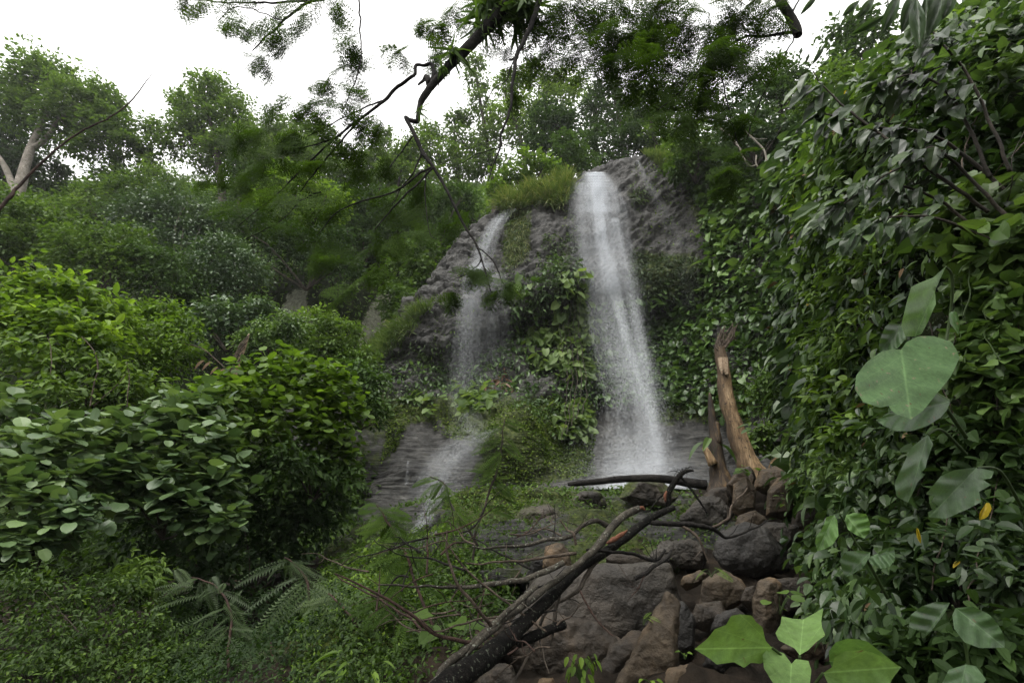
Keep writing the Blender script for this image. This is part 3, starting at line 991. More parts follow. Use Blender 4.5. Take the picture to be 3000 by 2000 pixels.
mm = np.where(mu_ < 1350, np.maximum(mm, .5), mm)
mm = np.where(in_poly(mu_, mv_, [(1150, 1440), (1300, 1440), (1280, 1600), (1130, 1640)]), .05, mm)
o = mound.mesh_object("rock_outcrop", M['cliff'], {"moss": np.clip(mm, 0, .8)}); tag(o, kind="structure")


# ------------------------------------------------------------------ boulders
def boulder(outline, d, label, mat='boulder', thick=.7, front=None, seed=0, rough=.03, vox=None, moss=0.0, group="boulders of the rubble slope", inset=.74):
    """angular rock: hull of an outline (photo pixels at distance d), a smaller front face and a rear face, then weathered"""
    rng = np.random.default_rng(seed + 1000)
    ol = np.array(outline, float)
    c = ol.mean(0)
    mp_ = mpp(pix(c[0], c[1], d))
    size = (ol.max(0) - ol.min(0)) * mp_
    R = float(size.min())
    T_ = thick * R
    pts = [pix(p[0], p[1], d + T_ * .30 * rng.uniform(.2, 1)) for p in ol]
    if front is None:
        k = max(4, len(ol) - 1)
        for i in range(k):
            q = ol[int(i * len(ol) / k)]
            s = inset + rng.uniform(-.14, .14)
            pts.append(pix(c[0] + (q[0] - c[0]) * s, c[1] + (q[1] - c[1]) * s, d - T_ * rng.uniform(.05, .34)))
    else:
        for u, v, q in front: pts.append(pix(u, v, d + q))
    for q in ol:
        s = rng.uniform(.6, .85)
        pts.append(pix(c[0] + (q[0] - c[0]) * s, c[1] + (q[1] - c[1]) * s + 10, d + T_ * rng.uniform(.8, 1.1)))
    bm = bmesh.new()
    for p in pts: bm.verts.new(p)
    bmesh.ops.convex_hull(bm, input=bm.verts)
    for vtx in [x for x in bm.verts if not x.link_faces]: bm.verts.remove(vtx)
    cc_ = sum((v.co for v in bm.verts), Vector()) / len(bm.verts)
    for k_ in range(0 if seed == 4 else 5):          # knock flat facets off the corners
        nd = Vector(nrm((rng.normal(size=3) + np.array([0, -.7, .5]))[None])[0])
        sup = max((v.co - cc_).dot(nd) for v in bm.verts)
        bmesh.ops.bisect_plane(bm, geom=bm.verts[:] + bm.edges[:] + bm.faces[:], plane_co=cc_ + nd * sup * rng.uniform(.84, .96), plane_no=nd, clear_outer=True)
        co_ = [v.co.copy() for v in bm.verts]
        bm.free(); bm = bmesh.new()
        for q_ in co_: bm.verts.new(q_)
        bmesh.ops.convex_hull(bm, input=bm.verts)
        for vtx in [x for x in bm.verts if not x.link_faces]: bm.verts.remove(vtx)
    me = bpy.data.meshes.new("hull"); bm.to_mesh(me); bm.free()
    ob = bpy.data.objects.new("hull", me); COL.objects.link(ob)
    m = ob.modifiers.new("b", 'BEVEL'); m.width = R * .018; m.segments = 2; m.limit_method = 'ANGLE'; m.angle_limit = math.radians(20)
    m = ob.modifiers.new("r", 'REMESH'); m.mode = 'VOXEL'; m.voxel_size = vox or max(R / 56, .006)
    dg = bpy.context.evaluated_depsgraph_get()
    ev = ob.evaluated_get(dg)
    m2 = bpy.data.meshes.new_from_object(ev)
    bpy.data.objects.remove(ob); bpy.data.meshes.remove(me)
    n = len(m2.vertices)
    V = np.empty(n * 3, np.float32); m2.vertices.foreach_get("co", V); V = V.reshape(-1, 3).astype(float)
    N = np.empty(n * 3, np.float32); m2.vertices.foreach_get("normal", N); N = N.reshape(-1, 3)
    q = V / R
    w1, w2, wi = worley(q * 2.1 + seed, 7)
    disp = rough * (.7 * fbm(q * 1.6 + seed, 3, 2) + 1.0 * (wi - .5) + .5 * ridged(q * 4 + seed, 3, 3) + .6 * np.minimum((w2 - w1) * 4, 1) + .35 * ridged(q * 9 + seed, 2, 13))
    V = V + N * (disp * R)[:, None]
    V = V - pix(c[0], c[1], d + T_ * .3)
    m2.vertices.foreach_set("co", V.astype(np.float32).ravel())
    m2.polygons.foreach_set("use_smooth", np.ones(len(m2.polygons), bool))
    m2.update(); m2.materials.clear(); m2.materials.append(M[mat])
    at = m2.attributes.new("moss", 'FLOAT', 'POINT')
    at.data.foreach_set("value", (moss + .25 * moss * np.sign(N[:, 2])).astype(np.float32))
    m2.name = "boulder"
    o = bpy.data.objects.new("boulder", m2); COL.objects.link(o)
    o.location = pix(c[0], c[1], d + T_ * .3)
    tag(o, label, "boulder", group)
    return o


BL = [
    # big smooth grey one under the fallen trunk
    ([(1500, 1830), (1550, 1700), (1640, 1662), (1760, 1655), (1880, 1655), (1965, 1660), (2005, 1740), (1990, 1850), (1880, 1895), (1750, 1905), (1590, 1890)], 5.0,
     "largest grey boulder, smooth and broad, behind the fallen trunk", 'boulder_grey', .5, 1, .028, 0.0),
    ([(1465, 1905), (1510, 1815), (1620, 1800), (1760, 1830), (1830, 1880), (1790, 1960), (1700, 2010), (1540, 2010)], 4.55,
     "flat brown boulder under the lower edge of the largest grey boulder", 'boulder', .5, 2, .03, 0.0),
    ([(1730, 2030), (1790, 1890), (1850, 1850), (1900, 1850), (1910, 1930), (1840, 2040)], 4.3,
     "dark slanting slab between the flat brown boulder and the pointed rock", 'boulder', .6, 3, .03, 0.0),
    ([(1780, 2060), (1870, 1880), (1955, 1733), (1985, 1765), (1975, 1830), (1982, 1930), (1960, 2060)], 4.0,
     "pointed pyramid-shaped brown rock with a rusty patch near its tip", 'boulder_brown', .5, 4, .03, 0.0),
    ([(1960, 1780), (2000, 1760), (2035, 1810), (2035, 1900), (1990, 1930), (1965, 1870)], 4.5,
     "small black shadowed rock tucked behind the pointed pyramid rock", 'boulder_dark', .8, 5, .03, 0.0),
    ([(1940, 2010), (1960, 1960), (2020, 1945), (2050, 1960), (2060, 2030), (1990, 2060), (1935, 2050)], 3.7,
     "rounded brown stone at the bottom edge right of the pyramid rock", 'boulder_brown', .7, 6, .03, 0.0),
    ([(1380, 2060), (1395, 1990), (1460, 1942), (1500, 1950), (1530, 2040), (1450, 2080)], 3.6,
     "grey stone at the bottom edge under the fallen trunk", 'boulder', .8, 7, .03, 0.0),
    ([(1570, 2030), (1580, 1985), (1620, 1985), (1640, 2030), (1600, 2060)], 3.8,
     "small rounded pale brown stone at the bottom edge", 'boulder_brown', .8, 8, .03, 0.0),
    ([(1380, 1900), (1400, 1830), (1460, 1800), (1520, 1830), (1510, 1900), (1440, 1930)], 4.3,
     "dark brown rock under the trunk left of the flat brown boulder", 'boulder', .7, 41, .03, 0.0),
    ([(2010, 1830), (2040, 1770), (2110, 1760), (2130, 1800), (2080, 1850)], 4.8,
     "dark sloping rock under the brown streaked boulder", 'boulder', .7, 42, .03, 0.0),
    ([(2060, 1950), (2080, 1890), (2160, 1880), (2190, 1930), (2140, 1980)], 3.9,
     "dark stone hidden beneath the left star-shaped leaf", 'boulder_dark', .7, 43, .03, 0.0),
    ([(2170, 1760), (2180, 1720), (2215, 1715), (2225, 1760), (2200, 1790)], 5.0,
     "small grey-brown stone wedged left of the upright slab", 'boulder', .8, 44, .03, 0.0),
    ([(2150, 1560), (2160, 1510), (2210, 1495), (2250, 1520), (2230, 1560)], 7.0,
     "reddish grey slab behind the dome of the blackish boulder", 'boulder_brown', .7, 45, .03, 0.0),
    ([(2390, 1480), (2420, 1440), (2480, 1440), (2490, 1500), (2430, 1520)], 7.2,
     "brown rock deep under the tangled shrub above the rubble", 'boulder', .8, 46, .03, 0.0),
    ([(1540, 1690), (1560, 1640), (1620, 1630), (1670, 1650), (1640, 1700)], 6.0,
     "low dark rock under the forks of the pale branches", 'boulder_dark', .7, 47, .03, 0.1),
    # right rubble
    ([(2090, 1620), (2110, 1560), (2180, 1530), (2250, 1550), (2300, 1620), (2310, 1670), (2210, 1690), (2130, 1670)], 6.0,
     "wide blackish boulder with a domed top above the pile of brown rocks", 'boulder_dark', .7, 9, .03, 0.0),
    ([(2050, 1770), (2060, 1700), (2120, 1670), (2170, 1700), (2200, 1740), (2150, 1780), (2090, 1800)], 5.2,
     "brown streaked boulder under the wide blackish one", 'boulder_brown', .7, 10, .03, 0.0),
    ([(1990, 1710), (2000, 1690), (2050, 1670), (2070, 1680), (2050, 1710), (2010, 1728)], 5.4,
     "small oval brown stone above the streaked boulder", 'boulder_brown', .8, 11, .03, 0.0),
    ([(2210, 1860), (2205, 1760), (2225, 1695), (2260, 1685), (2290, 1710), (2290, 1800), (2260, 1890)], 4.9,
     "upright split brown slab standing above the star-shaped leaves", 'boulder_brown', .8, 12, .03, 0.0),
    ([(2270, 1690), (2330, 1690), (2390, 1705), (2385, 1760), (2300, 1800), (2270, 1760)], 5.1,
     "dark flat-topped rock right of the upright slab", 'boulder', .8, 13, .03, 0.0),
    ([(2245, 1510), (2250, 1440), (2280, 1400), (2310, 1395), (2325, 1440), (2320, 1500), (2290, 1520)], 7.2,
     "tall brown block with a shadowed right side behind the blackish boulder", 'boulder_brown', .9, 14, .03, 0.0),
    ([(2210, 1430), (2225, 1380), (2270, 1365), (2310, 1380), (2300, 1420), (2250, 1450)], 8.0,
     "warm brown rounded block at the back of the rubble slope", 'boulder_brown', .8, 15, .03, 0.0),
    ([(2130, 1420), (2160, 1375), (2200, 1365), (2215, 1400), (2190, 1450), (2150, 1460)], 8.3,
     "smooth brown rock leaning beside the snag foot", 'boulder', .8, 16, .03, 0.0),
    ([(2145, 1500), (2150, 1420), (2185, 1395), (2215, 1430), (2210, 1490), (2175, 1510)], 7.8,
     "angular tan rock in front of the leaning smooth rock", 'boulder_brown', .8, 17, .03, 0.0),
    ([(2050, 1470), (2080, 1430), (2130, 1425), (2150, 1460), (2130, 1500), (2080, 1500)], 8.6,
     "dark rock at the end of the black log", 'boulder', .8, 18, .03, 0.0),
    ([(2310, 1570), (2330, 1490), (2380, 1460), (2420, 1480), (2410, 1570), (2360, 1590)], 7.0,
     "brown rock half hidden by the leafy bank", 'boulder', .9, 19, .03, 0.0),
    ([(2210, 1590), (2240, 1530), (2290, 1530), (2340, 1540), (2320, 1590), (2290, 1620)], 6.6,
     "mossy edged slab leaning on the blackish boulder", 'boulder_grey', .6, 20, .03, .2),
    ([(2260, 1300), (2290, 1250), (2340, 1240), (2390, 1260), (2380, 1290), (2310, 1305)], 9.8,
     "dark rock high on the slope under the leafy bank", 'boulder_dark', .9, 21, .03, 0.0),
    ([(2330, 1400), (2380, 1350), (2440, 1340), (2460, 1390), (2400, 1420)], 8.4,
     "long flat brown rock high on the right of the rubble", 'boulder', .8, 22, .03, 0.0),
    ([(1770, 1640), (1785, 1622), (1850, 1618), (1905, 1630), (1900, 1655), (1840, 1662), (1790, 1660)], 5.2,
     "thin reddish brown slab lying on top of the largest grey boulder", 'boulder', .7, 23, .03, 0.0),
    ([(1590, 1660), (1600, 1600), (1640, 1585), (1665, 1610), (1680, 1680), (1620, 1700)], 5.6,
     "brown upright stone left of the largest grey boulder behind twigs", 'boulder_brown', .8, 24, .03, 0.0),
    ([(1540, 1760), (1560, 1690), (1620, 1680), (1650, 1740), (1600, 1790)], 5.2,
     "dull brown rock at the left shoulder of the largest grey boulder", 'boulder', .8, 25, .03, 0.0),
    ([(1810, 1455), (1830, 1415), (1880, 1400), (1940, 1410), (1990, 1450), (1960, 1480), (1860, 1480)], 9.6,
     "pale lichened rock with mossy sides in front of the black log", 'boulder_grey', .8, 26, .04, .42),
    ([(1990, 1520), (2060, 1450), (2110, 1460), (2150, 1500), (2120, 1550), (2020, 1550)], 8.0,
     "broad sloping grey rock between the log end and the blackish boulder", 'boulder_grey', .7, 27, .04, .2),
    ([(1890, 1640), (1940, 1590), (2020, 1580), (2080, 1610), (2060, 1660), (1950, 1670)], 6.4,
     "wet ledge of grey rock above the small oval stone", 'boulder_grey', .7, 28, .05, .15),
    ([(1120, 1560), (1130, 1510), (1160, 1500), (1200, 1530), (1190, 1600), (1150, 1610)], 10.2,
     "dark wet rock at the foot of the lower cascade", 'boulder_dark', .8, 29, .05, .1),
    ([(1225, 1590), (1235, 1520), (1270, 1490), (1330, 1500), (1340, 1560), (1280, 1600)], 9.4,
     "black dripping rock right of the stream below the cascade", 'boulder_dark', .8, 30, .05, .3),
    ([(1480, 1545), (1530, 1490), (1610, 1480), (1660, 1510), (1640, 1560), (1550, 1580)], 8.8,
     "pale grey lichened hump amid moss left of the fallen trunk tip", 'boulder_grey', .7, 31, .05, .35),
    ([(1660, 1480), (1700, 1440), (1760, 1440), (1780, 1480), (1720, 1510)], 9.8,
     "low light grey rock under the left half of the black log", 'boulder_grey', .7, 32, .05, .3),
    ([(2080, 1850), (2100, 1800), (2160, 1780), (2190, 1810), (2160, 1860)], 4.7,
     "dark rock behind the left star-shaped leaf", 'boulder_dark', .8, 33, .04, 0.0),
    ([(2290, 1900), (2330, 1860), (2400, 1870), (2420, 1920), (2360, 1950)], 4.0,
     "small pinkish brown stone behind the star-shaped leaves", 'boulder_brown', .8, 34, .04, 0.0),
    ([(2420, 1900), (2440, 1850), (2500, 1840), (2520, 1890), (2470, 1920)], 3.9,
     "pale brown stone under the leafy bank right of the star leaves", 'boulder_brown', .8, 35, .04, 0.0),
]
for ol, d, lab, mt, th, sd, rg, ms in BL:
    boulder(ol, d, lab, mt, th, None, sd, rg * .8, None, ms, inset=.88 if sd == 1 else .74)

# loose stones between the boulders
rng = np.random.default_rng(51)
protos = []
STONES = [(1500, 1700), (1900, 1600), (2150, 1470), (2420, 1380), (2480, 1650), (2560, 2080), (1900, 2080), (1500, 2060), (1350, 1880)]
ps_, ns_ = ground.sample(rng, 64, STONES)
for i_, p_ in enumerate(ps_):
    if i_ < 6:
        a_ = np.linspace(0, 2 * math.pi, 7, endpoint=False)
        ol_ = [(2200 + 60 * math.cos(q) * rng.uniform(.7, 1.3), 1700 + 42 * math.sin(q) * rng.uniform(.7, 1.3)) for q in a_]
        o = boulder(ol_, 5.0, "broken brown stone lying loose in the rubble slope, too small to single out", 'boulder' if i_ % 2 else 'boulder_brown', .9, None, 70 + i_, .02, .012, 0.0, "loose stones of the rubble slope")
        o.name = "stone"; o["category"] = "stone"; protos.append(o)
    else:
        o = protos[i_ % 6].copy(); COL.objects.link(o)
    o.location = p_ + np.array([0, 0, .01])
    o.rotation_euler = rng.uniform(0, 6.28, 3)
    sc_ = rng.uniform(.3, .95) * (.55 + .09 * p_[1])
    o.scale = (sc_, sc_ * rng.uniform(.7, 1), sc_ * rng.uniform(.5, .9))

# rubble between the boulders: small chips nobody could count
rng = np.random.default_rng(5)
mb = MB()
n = 2600
uu = rng.uniform(1900, 2500, n); vv = rng.uniform(1500, 2050, n)
p, nn = ground.sample(rng, 3500, [(1500, 1700), (1900, 1580), (2150, 1450), (2420, 1350), (2520, 1700), (2620, 2100), (1300, 2100), (1400, 1900)])
ico = T([(0, 0, 1), (.9, 0, .2), (.2, .8, .1), (-.8, .4, .3), (-.5, -.8, 0), (.5, -.7, .25), (0, 0, -.6)],
        [(0, 1, 2), (0, 2, 3), (0, 3, 4), (0, 4, 5), (0, 5, 1), (6, 2, 1), (6, 3, 2), (6, 4, 3), (6, 5, 4), (6, 1, 5)])
s = rng.uniform(.008, .035, len(p)) * (1 + 2.0 * (rng.random(len(p)) < .08))
X, Y, Z = frames(rdir(rng, len(p)), rdir(rng, len(p)))
mb.inst(ico, p, X, Y, Z, np.stack([s * rng.uniform(.7, 1.5, len(p)), s, s * rng.uniform(.4, .9, len(p))], 1), .5)
o = mb.build("gravel", M['boulder']); tag(o, kind="stuff", label="loose dark stone chips and grit between the boulders", cat="gravel")


# ------------------------------------------------------------------ snags, log and fallen trunk
def snag_tall():
    base = pix(2215, 1385, 9.5)
    e = empty("broken_tree_trunk", base, "tall bare tan broken trunk with a splintered top, standing beside the falls", "tree stump", "bare broken trunks at the falls")
    mb = MB()
    ptube(mb, [(2218, 1405, 38), (2186, 1345, 31), (2158, 1265, 24), (2135, 1190, 23), (2124, 1130, 21), (2119, 1080, 17), (2113, 1050, 17), (2108, 1020, 14)], 9.5, 24, knots=.16, seed=3, step=.035)
    mb.build("trunk", M['wood_tan'], e, True)
    mb = MB()
    rng = np.random.default_rng(2)
    for k in range(26):
        u = 2108 + rng.uniform(-12, 26); v = 1040 - rng.uniform(0, 20)
        L = rng.uniform(40, 85)
        ptube(mb, [(2108 + rng.uniform(-10, 14), 1035, 3.6), (u, v - L * .4, 2.6), (u + rng.uniform(0, 34), v - L, .5)], 9.5 + rng.uniform(-.08, .08), 5)
    for k in range(9):
        ptube(mb, [(2120 + rng.uniform(-12, 12), 1015, 3), (2135 + rng.uniform(-5, 15), 990, 2), (2148 + rng.uniform(-12, 10), 1000 - rng.uniform(0, 60), .8)], 9.45, 4)
    mb.build("splintered_top", M['bark_twig'], e)
    mb = MB()
    for k in range(4):
        ptube(mb, [(2110 + 5 * k, 1048, 7), (2113 + 5 * k, 1075 + 6 * k, 7), (2116 + 5 * k, 1092 + rng.uniform(-14, 10), 2)], 9.5 - .16, 5)
    mb.build("peeling_strip", M['wood_pale'], e)


def snag_short():
    base = pix(2105, 1425, 9.0)
    e = empty("broken_tree_trunk", base, "shorter dark forked broken trunk standing left of the tall tan one", "tree stump", "bare broken trunks at the falls")
    mb = MB()
    ptube(mb, [(2112, 1445, 42), (2112, 1405, 32), (2100, 1340, 22), (2092, 1270, 15), (2085, 1215, 11), (2080, 1160, 5), (2079, 1150, 2)], 9.0, 14, knots=.15, seed=6, step=.05)
    ptube(mb, [(2104, 1300, 13), (2100, 1260, 9), (2099, 1236, 7)], 8.95, 9, knots=.1)
    mb.build("trunk", M['wood_dark'], e, True)
    mb = MB()
    ptube(mb, [(2090, 1360, 15), (2072, 1325, 9), (2062, 1308, 7)], 8.85, 8, knots=.15)
    mb.build("side_stub", M['wood_tan'], e, True)


def black_log():
    base = pix(1870, 1412, 9.2)
    e = empty("log", base, "long straight blackened log lying level across the rocks at the foot of the falls", "log")
    mb = MB()
    ptube(mb, [(1663, 1418, 5), (1700, 1415, 8), (1760, 1409, 9), (1830, 1402, 10), (1930, 1401, 11), (2010, 1412, 13), (2068, 1420, 15)], 9.2, 14, knots=.06, step=.05)
    mb.build("trunk", M['limb'], e, True)
    mb = MB()
    ptube(mb, [(1806, 1404, 6), (1800, 1397, 3), (1799, 1393, .8)], 9.15, 6)
    mb.build("stub", M['limb'], e)


def branch_set(e, specs, mat, name="branch"):
    for sp in specs:
        mb = MB()
        for pts in (sp if isinstance(sp[0], list) else [sp]):
            ptube(mb, pts, None, 6, knots=.08, wob=.006)
        mb.build(name, M[mat], e, True)


def fallen_trunk():
    base = pix(1560, 1850, 3.4)
    e = empty("fallen_tree", base, "dark fallen tree slanting up across the boulders, with an orange torn wound and bare branches", "fallen tree")
    mb = MB()
    ptube(mb, [(1240, 2075, 42, 2.35), (1330, 1990, 36, 2.5), (1430, 1920, 29, 2.75), (1540, 1820, 20, 3.1), (1640, 1720, 16, 3.45), (1700, 1660, 15, 3.7),
               (1790, 1605, 13, 4.0), (1850, 1560, 12, 4.2), (1910, 1515, 10, 4.4), (1972, 1487, 8, 4.6)], None, 20, knots=.13, seed=11, step=.035)
    mb.build("trunk", M['bark_dark'], e, True)
    mb = MB()
    ptube(mb, [(1776, 1592, 2, 3.93), (1796, 1581, 7, 3.94), (1820, 1566, 6, 3.98), (1838, 1552, 1, 4.02)], None, 7, knots=.3)
    mb.build("torn_wound", M['wound'], e, True)
    br = [
        # lichened limb beside the trunk up to its broken orange end
        [(1290, 1990, 7, 2.6), (1420, 1862, 10, 2.85), (1530, 1775, 10, 3.1), (1640, 1690, 9, 3.35), (1720, 1630, 10, 3.5), (1760, 1590, 12, 3.6), (1790, 1545, 11, 3.7), (1830, 1508, 11, 3.8), (1870, 1490, 9, 3.9)],
        # long pale branch to the left
        [(1650, 1650, 9, 3.3), (1560, 1690, 8, 3.2), (1440, 1712, 7, 3.1), (1330, 1722, 5, 3.0), (1250, 1718, 3.5, 2.9), (1110, 1710, 2, 2.85)],
        [(1780, 1540, 9, 3.75), (1745, 1524, 7, 3.7), (1705, 1540, 6, 3.6), (1670, 1570, 6, 3.55), (1600, 1582, 6, 3.5), (1530, 1598, 5, 3.4), (1450, 1604, 3.5, 3.3), (1385, 1600, 2, 3.2)],
        [(1690, 1620, 5, 3.45), (1640, 1626, 4.5, 3.4), (1560, 1638, 4, 3.35), (1480, 1645, 3, 3.3), (1365, 1652, 1.8, 3.2)],
        [(1690, 1595, 4, 3.45), (1680, 1560, 4, 3.45), (1660, 1550, 3, 3.5), (1640, 1520, 2, 3.5)],
        [(1240, 2040, 12, 2.35), (1310, 1950, 12, 2.6), (1390, 1880, 11, 2.8), (1440, 1835, 10, 2.9), (1520, 1760, 8, 3.0), (1570, 1720, 7, 3.1)],
        [(1438, 1835, 6, 2.85), (1400, 1780, 5, 2.75), (1345, 1715, 4.5, 2.7), (1315, 1640, 3.5, 2.7), (1308, 1555, 2, 2.7)],
        [(1390, 1882, 7, 2.8), (1340, 1875, 6, 2.7), (1270, 1850, 5, 2.6), (1220, 1810, 4.5, 2.55), (1110, 1740, 3.5, 2.5), (980, 1680, 2, 2.45)],
        [(1470, 1805, 3.5, 2.95), (1400, 1815, 3, 2.85), (1300, 1845, 2.5, 2.7), (1190, 1848, 1.5, 2.6)],
        [(1600, 1850, 3, 3.1), (1400, 1700, 3, 3.05), (1330, 1620, 2.2, 3.0), (1290, 1560, 1.2, 3.0)],
        # right-hand dark forks
        [(1890, 1525, 7, 4.35), (1960, 1535, 8, 4.4), (2030, 1535, 7, 4.5), (2090, 1550, 6, 4.6), (2130, 1575, 4, 4.7), (2190, 1555, 3, 4.8), (2260, 1520, 1.5, 4.9)],
        [(2085, 1548, 4, 4.6), (2130, 1520, 4, 4.7), (2150, 1475, 3, 4.8), (2190, 1430, 1.8, 4.9)],
        [(1990, 1535, 4, 4.45), (2040, 1570, 4, 4.4), (2060, 1610, 3, 4.4), (2075, 1650, 1.8, 4.4)],
        [(1770, 1625, 7, 3.9), (1730, 1660, 7, 3.8), (1700, 1720, 6, 3.65), (1660, 1750, 5, 3.6), (1600, 1790, 5, 3.4), (1570, 1860, 5, 3.2), (1530, 1950, 4, 3.0), (1500, 2010, 3, 2.9)],
        [(1640, 1740, 5, 3.5), (1625, 1800, 6, 3.45), (1618, 1860, 4, 3.4), (1610, 1900, 2, 3.4)],
        [(1700, 1730, 3, 3.6), (1730, 1790, 3, 3.5), (1770, 1840, 2.5, 3.45), (1795, 1862, 1.5, 3.4)],
        [(1580, 1850, 3, 3.2), (1585, 1900, 2.5, 3.1), (1605, 1975, 1.5, 3.0)],
        [(1720, 1610, 4, 3.7), (1850, 1622, 5, 4.1), (1920, 1640, 5, 4.2), (1950, 1610, 4, 4.2)],
        [(1860, 1695, 6, 4.1), (1900, 1670, 6, 4.1), (1950, 1635, 6, 4.15), (1965, 1610, 3, 4.2)],
        [(1890, 1680, 2, 4.1), (1870, 1720, 1.8, 4.05), (1840, 1760, 1, 4.0)],
    ]
    kinds = ['bark_lichen', 'bark_lichen', 'bark_lichen', 'bark_twig', 'bark_twig', 'bark_lichen', 'bark_twig', 'bark_red', 'bark_twig', 'bark_twig',
             'limb', 'bark_twig', 'bark_twig', 'bark_mid', 'bark_mid', 'bark_red', 'bark_mid', 'limb', 'limb', 'bark_red']
    for b_, kd in zip(br, kinds):
        mb = MB(); ptube(mb, b_, None, 8, knots=.1, wob=.008, seed=int(b_[0][0]))
        rng = np.random.default_rng(int(b_[0][0] + b_[-1][1]))
        for q in range(3):       # side twigs
            i = rng.integers(1, len(b_) - 1) if len(b_) > 2 else 0
            u, v, r, d = b_[i]
            du, dv = rng.uniform(-60, 60), rng.uniform(-70, 40)
            ptube(mb, [(u, v, r * .3, d), (u + du * .5, v + dv * .4, r * .2 + .4, d + rng.uniform(-.1, .1)), (u + du, v + dv, .6, d + rng.uniform(-.2, .2))], None, 4, wob=.006)
        mb.build("branch", M[kd], e, True)
    rg = np.random.default_rng(33)
    for k in range(34):      # the tangle of dry twigs left of the trunk
        u, v = rg.uniform(1080, 1650), rg.uniform(1560, 1960)
        d = 3.0 + rg.uniform(-.3, .9)
        a = rg.uniform(2.2, 4.1) if rg.random() < .6 else rg.uniform(.3, 1.7)
        L = rg.uniform(90, 300)
        du, dv = L * math.cos(a), -L * math.sin(a) * .7
        mb = MB()
        r0 = rg.uniform(2.2, 4.4)
        Q = ptube(mb, [(u, v, r0, d), (u + du * .35, v + dv * .3 + rg.uniform(-16, 16), r0 * .8, d + .05), (u + du * .7, v + dv * .7 + rg.uniform(-16, 16), r0 * .5, d + .1), (u + du, v + dv, .5, d + rg.uniform(-.2, .2))], None, 5, wob=.012, seed=k)
        for q in range(3):
            b_ = Q[int(len(Q) * rg.uniform(.25, .9))]
            tp_ = b_ + rdir(rg, 1)[0] * rg.uniform(.06, .22)
            tube(mb, [b_, (b_ + tp_) / 2 + rg.normal(0, .01, 3), tp_], [.003, .002, .001], 4)
        mb.build("twig", M[('bark_twig', 'bark_red', 'limb')[k % 3]], e, True)
    mb = MB()
    ptube(mb, [(1520, 1880, 16, 3.05), (1570, 1860, 14, 3.15), (1620, 1840, 13, 3.25), (1652, 1828, 12, 3.3)], None, 10, knots=.15)
    mb.build("branch_stub", M['bark_dark'], e, True)
    mb = MB()
    ptube(mb, [(1866, 1492, 6, 3.88), (1880, 1486, 6, 3.9), (1890, 1494, 2, 3.9)], None, 6, knots=.3)
    mb.build("torn_tip", M['wound'], e, True)


def burnt_branch():
    base = pix(1960, 1480, 6.0)
    e = empty("burnt_branch", base, "small charred forked branch standing upright above the trunk tip, with an orange split", "branch")
    mb = MB()
    ptube(mb, [(1958, 1485, 7), (1958, 1455, 8), (1962, 1435, 8), (1990, 1395, 8), (2010, 1380, 6), (2032, 1378, 3)], 6.0, 8, knots=.2)
    ptube(mb, [(1994, 1395, 4), (2030, 1440, 3.5), (2070, 1500, 2.5), (2066, 1515, 1)], 6.0, 6, knots=.1)
    ptube(mb, [(1965, 1430, 3), (1930, 1460, 2.5), (1900, 1500, 1.5)], 6.0, 5)
    for k in range(5):
        ptube(mb, [(2000, 1388, 2), (1975 + 12 * k, 1378 - 3 * k, 1.3), (1952 + 20 * k, 1385 + (k % 2) * 14, .5)], 6.0, 4)
    mb.build("stem", M['bark_dark'], e, True)
    mb = MB()
    ptube(mb, [(1950, 1470, 2), (1948, 1455, 6), (1953, 1438, 2)], 5.93, 6, knots=.2)
    mb.build("split_wood", M['wound'], e, True)


snag_tall(); snag_short(); black_log(); fallen_trunk(); burnt_branch()

# ------------------------------------------------------------------ plants
def blob_C(b):
    C = pix(b[0], b[1], b[3]); return C, b[2] * mpp(C)


def stems_to(e, centers, base, r, mat='bark_mid', name="branch", rng=None, merge=True):
    mb = MB()
    for c in centers:
        mid = (np.array(base) + c) / 2 + rng.normal(0, .12, 3) * np.linalg.norm(c - base) * .4
        mid[2] += .08 * np.linalg.norm(c - base)
        tube(mb, [base, mid, c], [r, r * .6, r * .15], 5, step=np.linalg.norm(c - base) / 7)
    if mb.n: mb.build(name, M[mat], e, True)


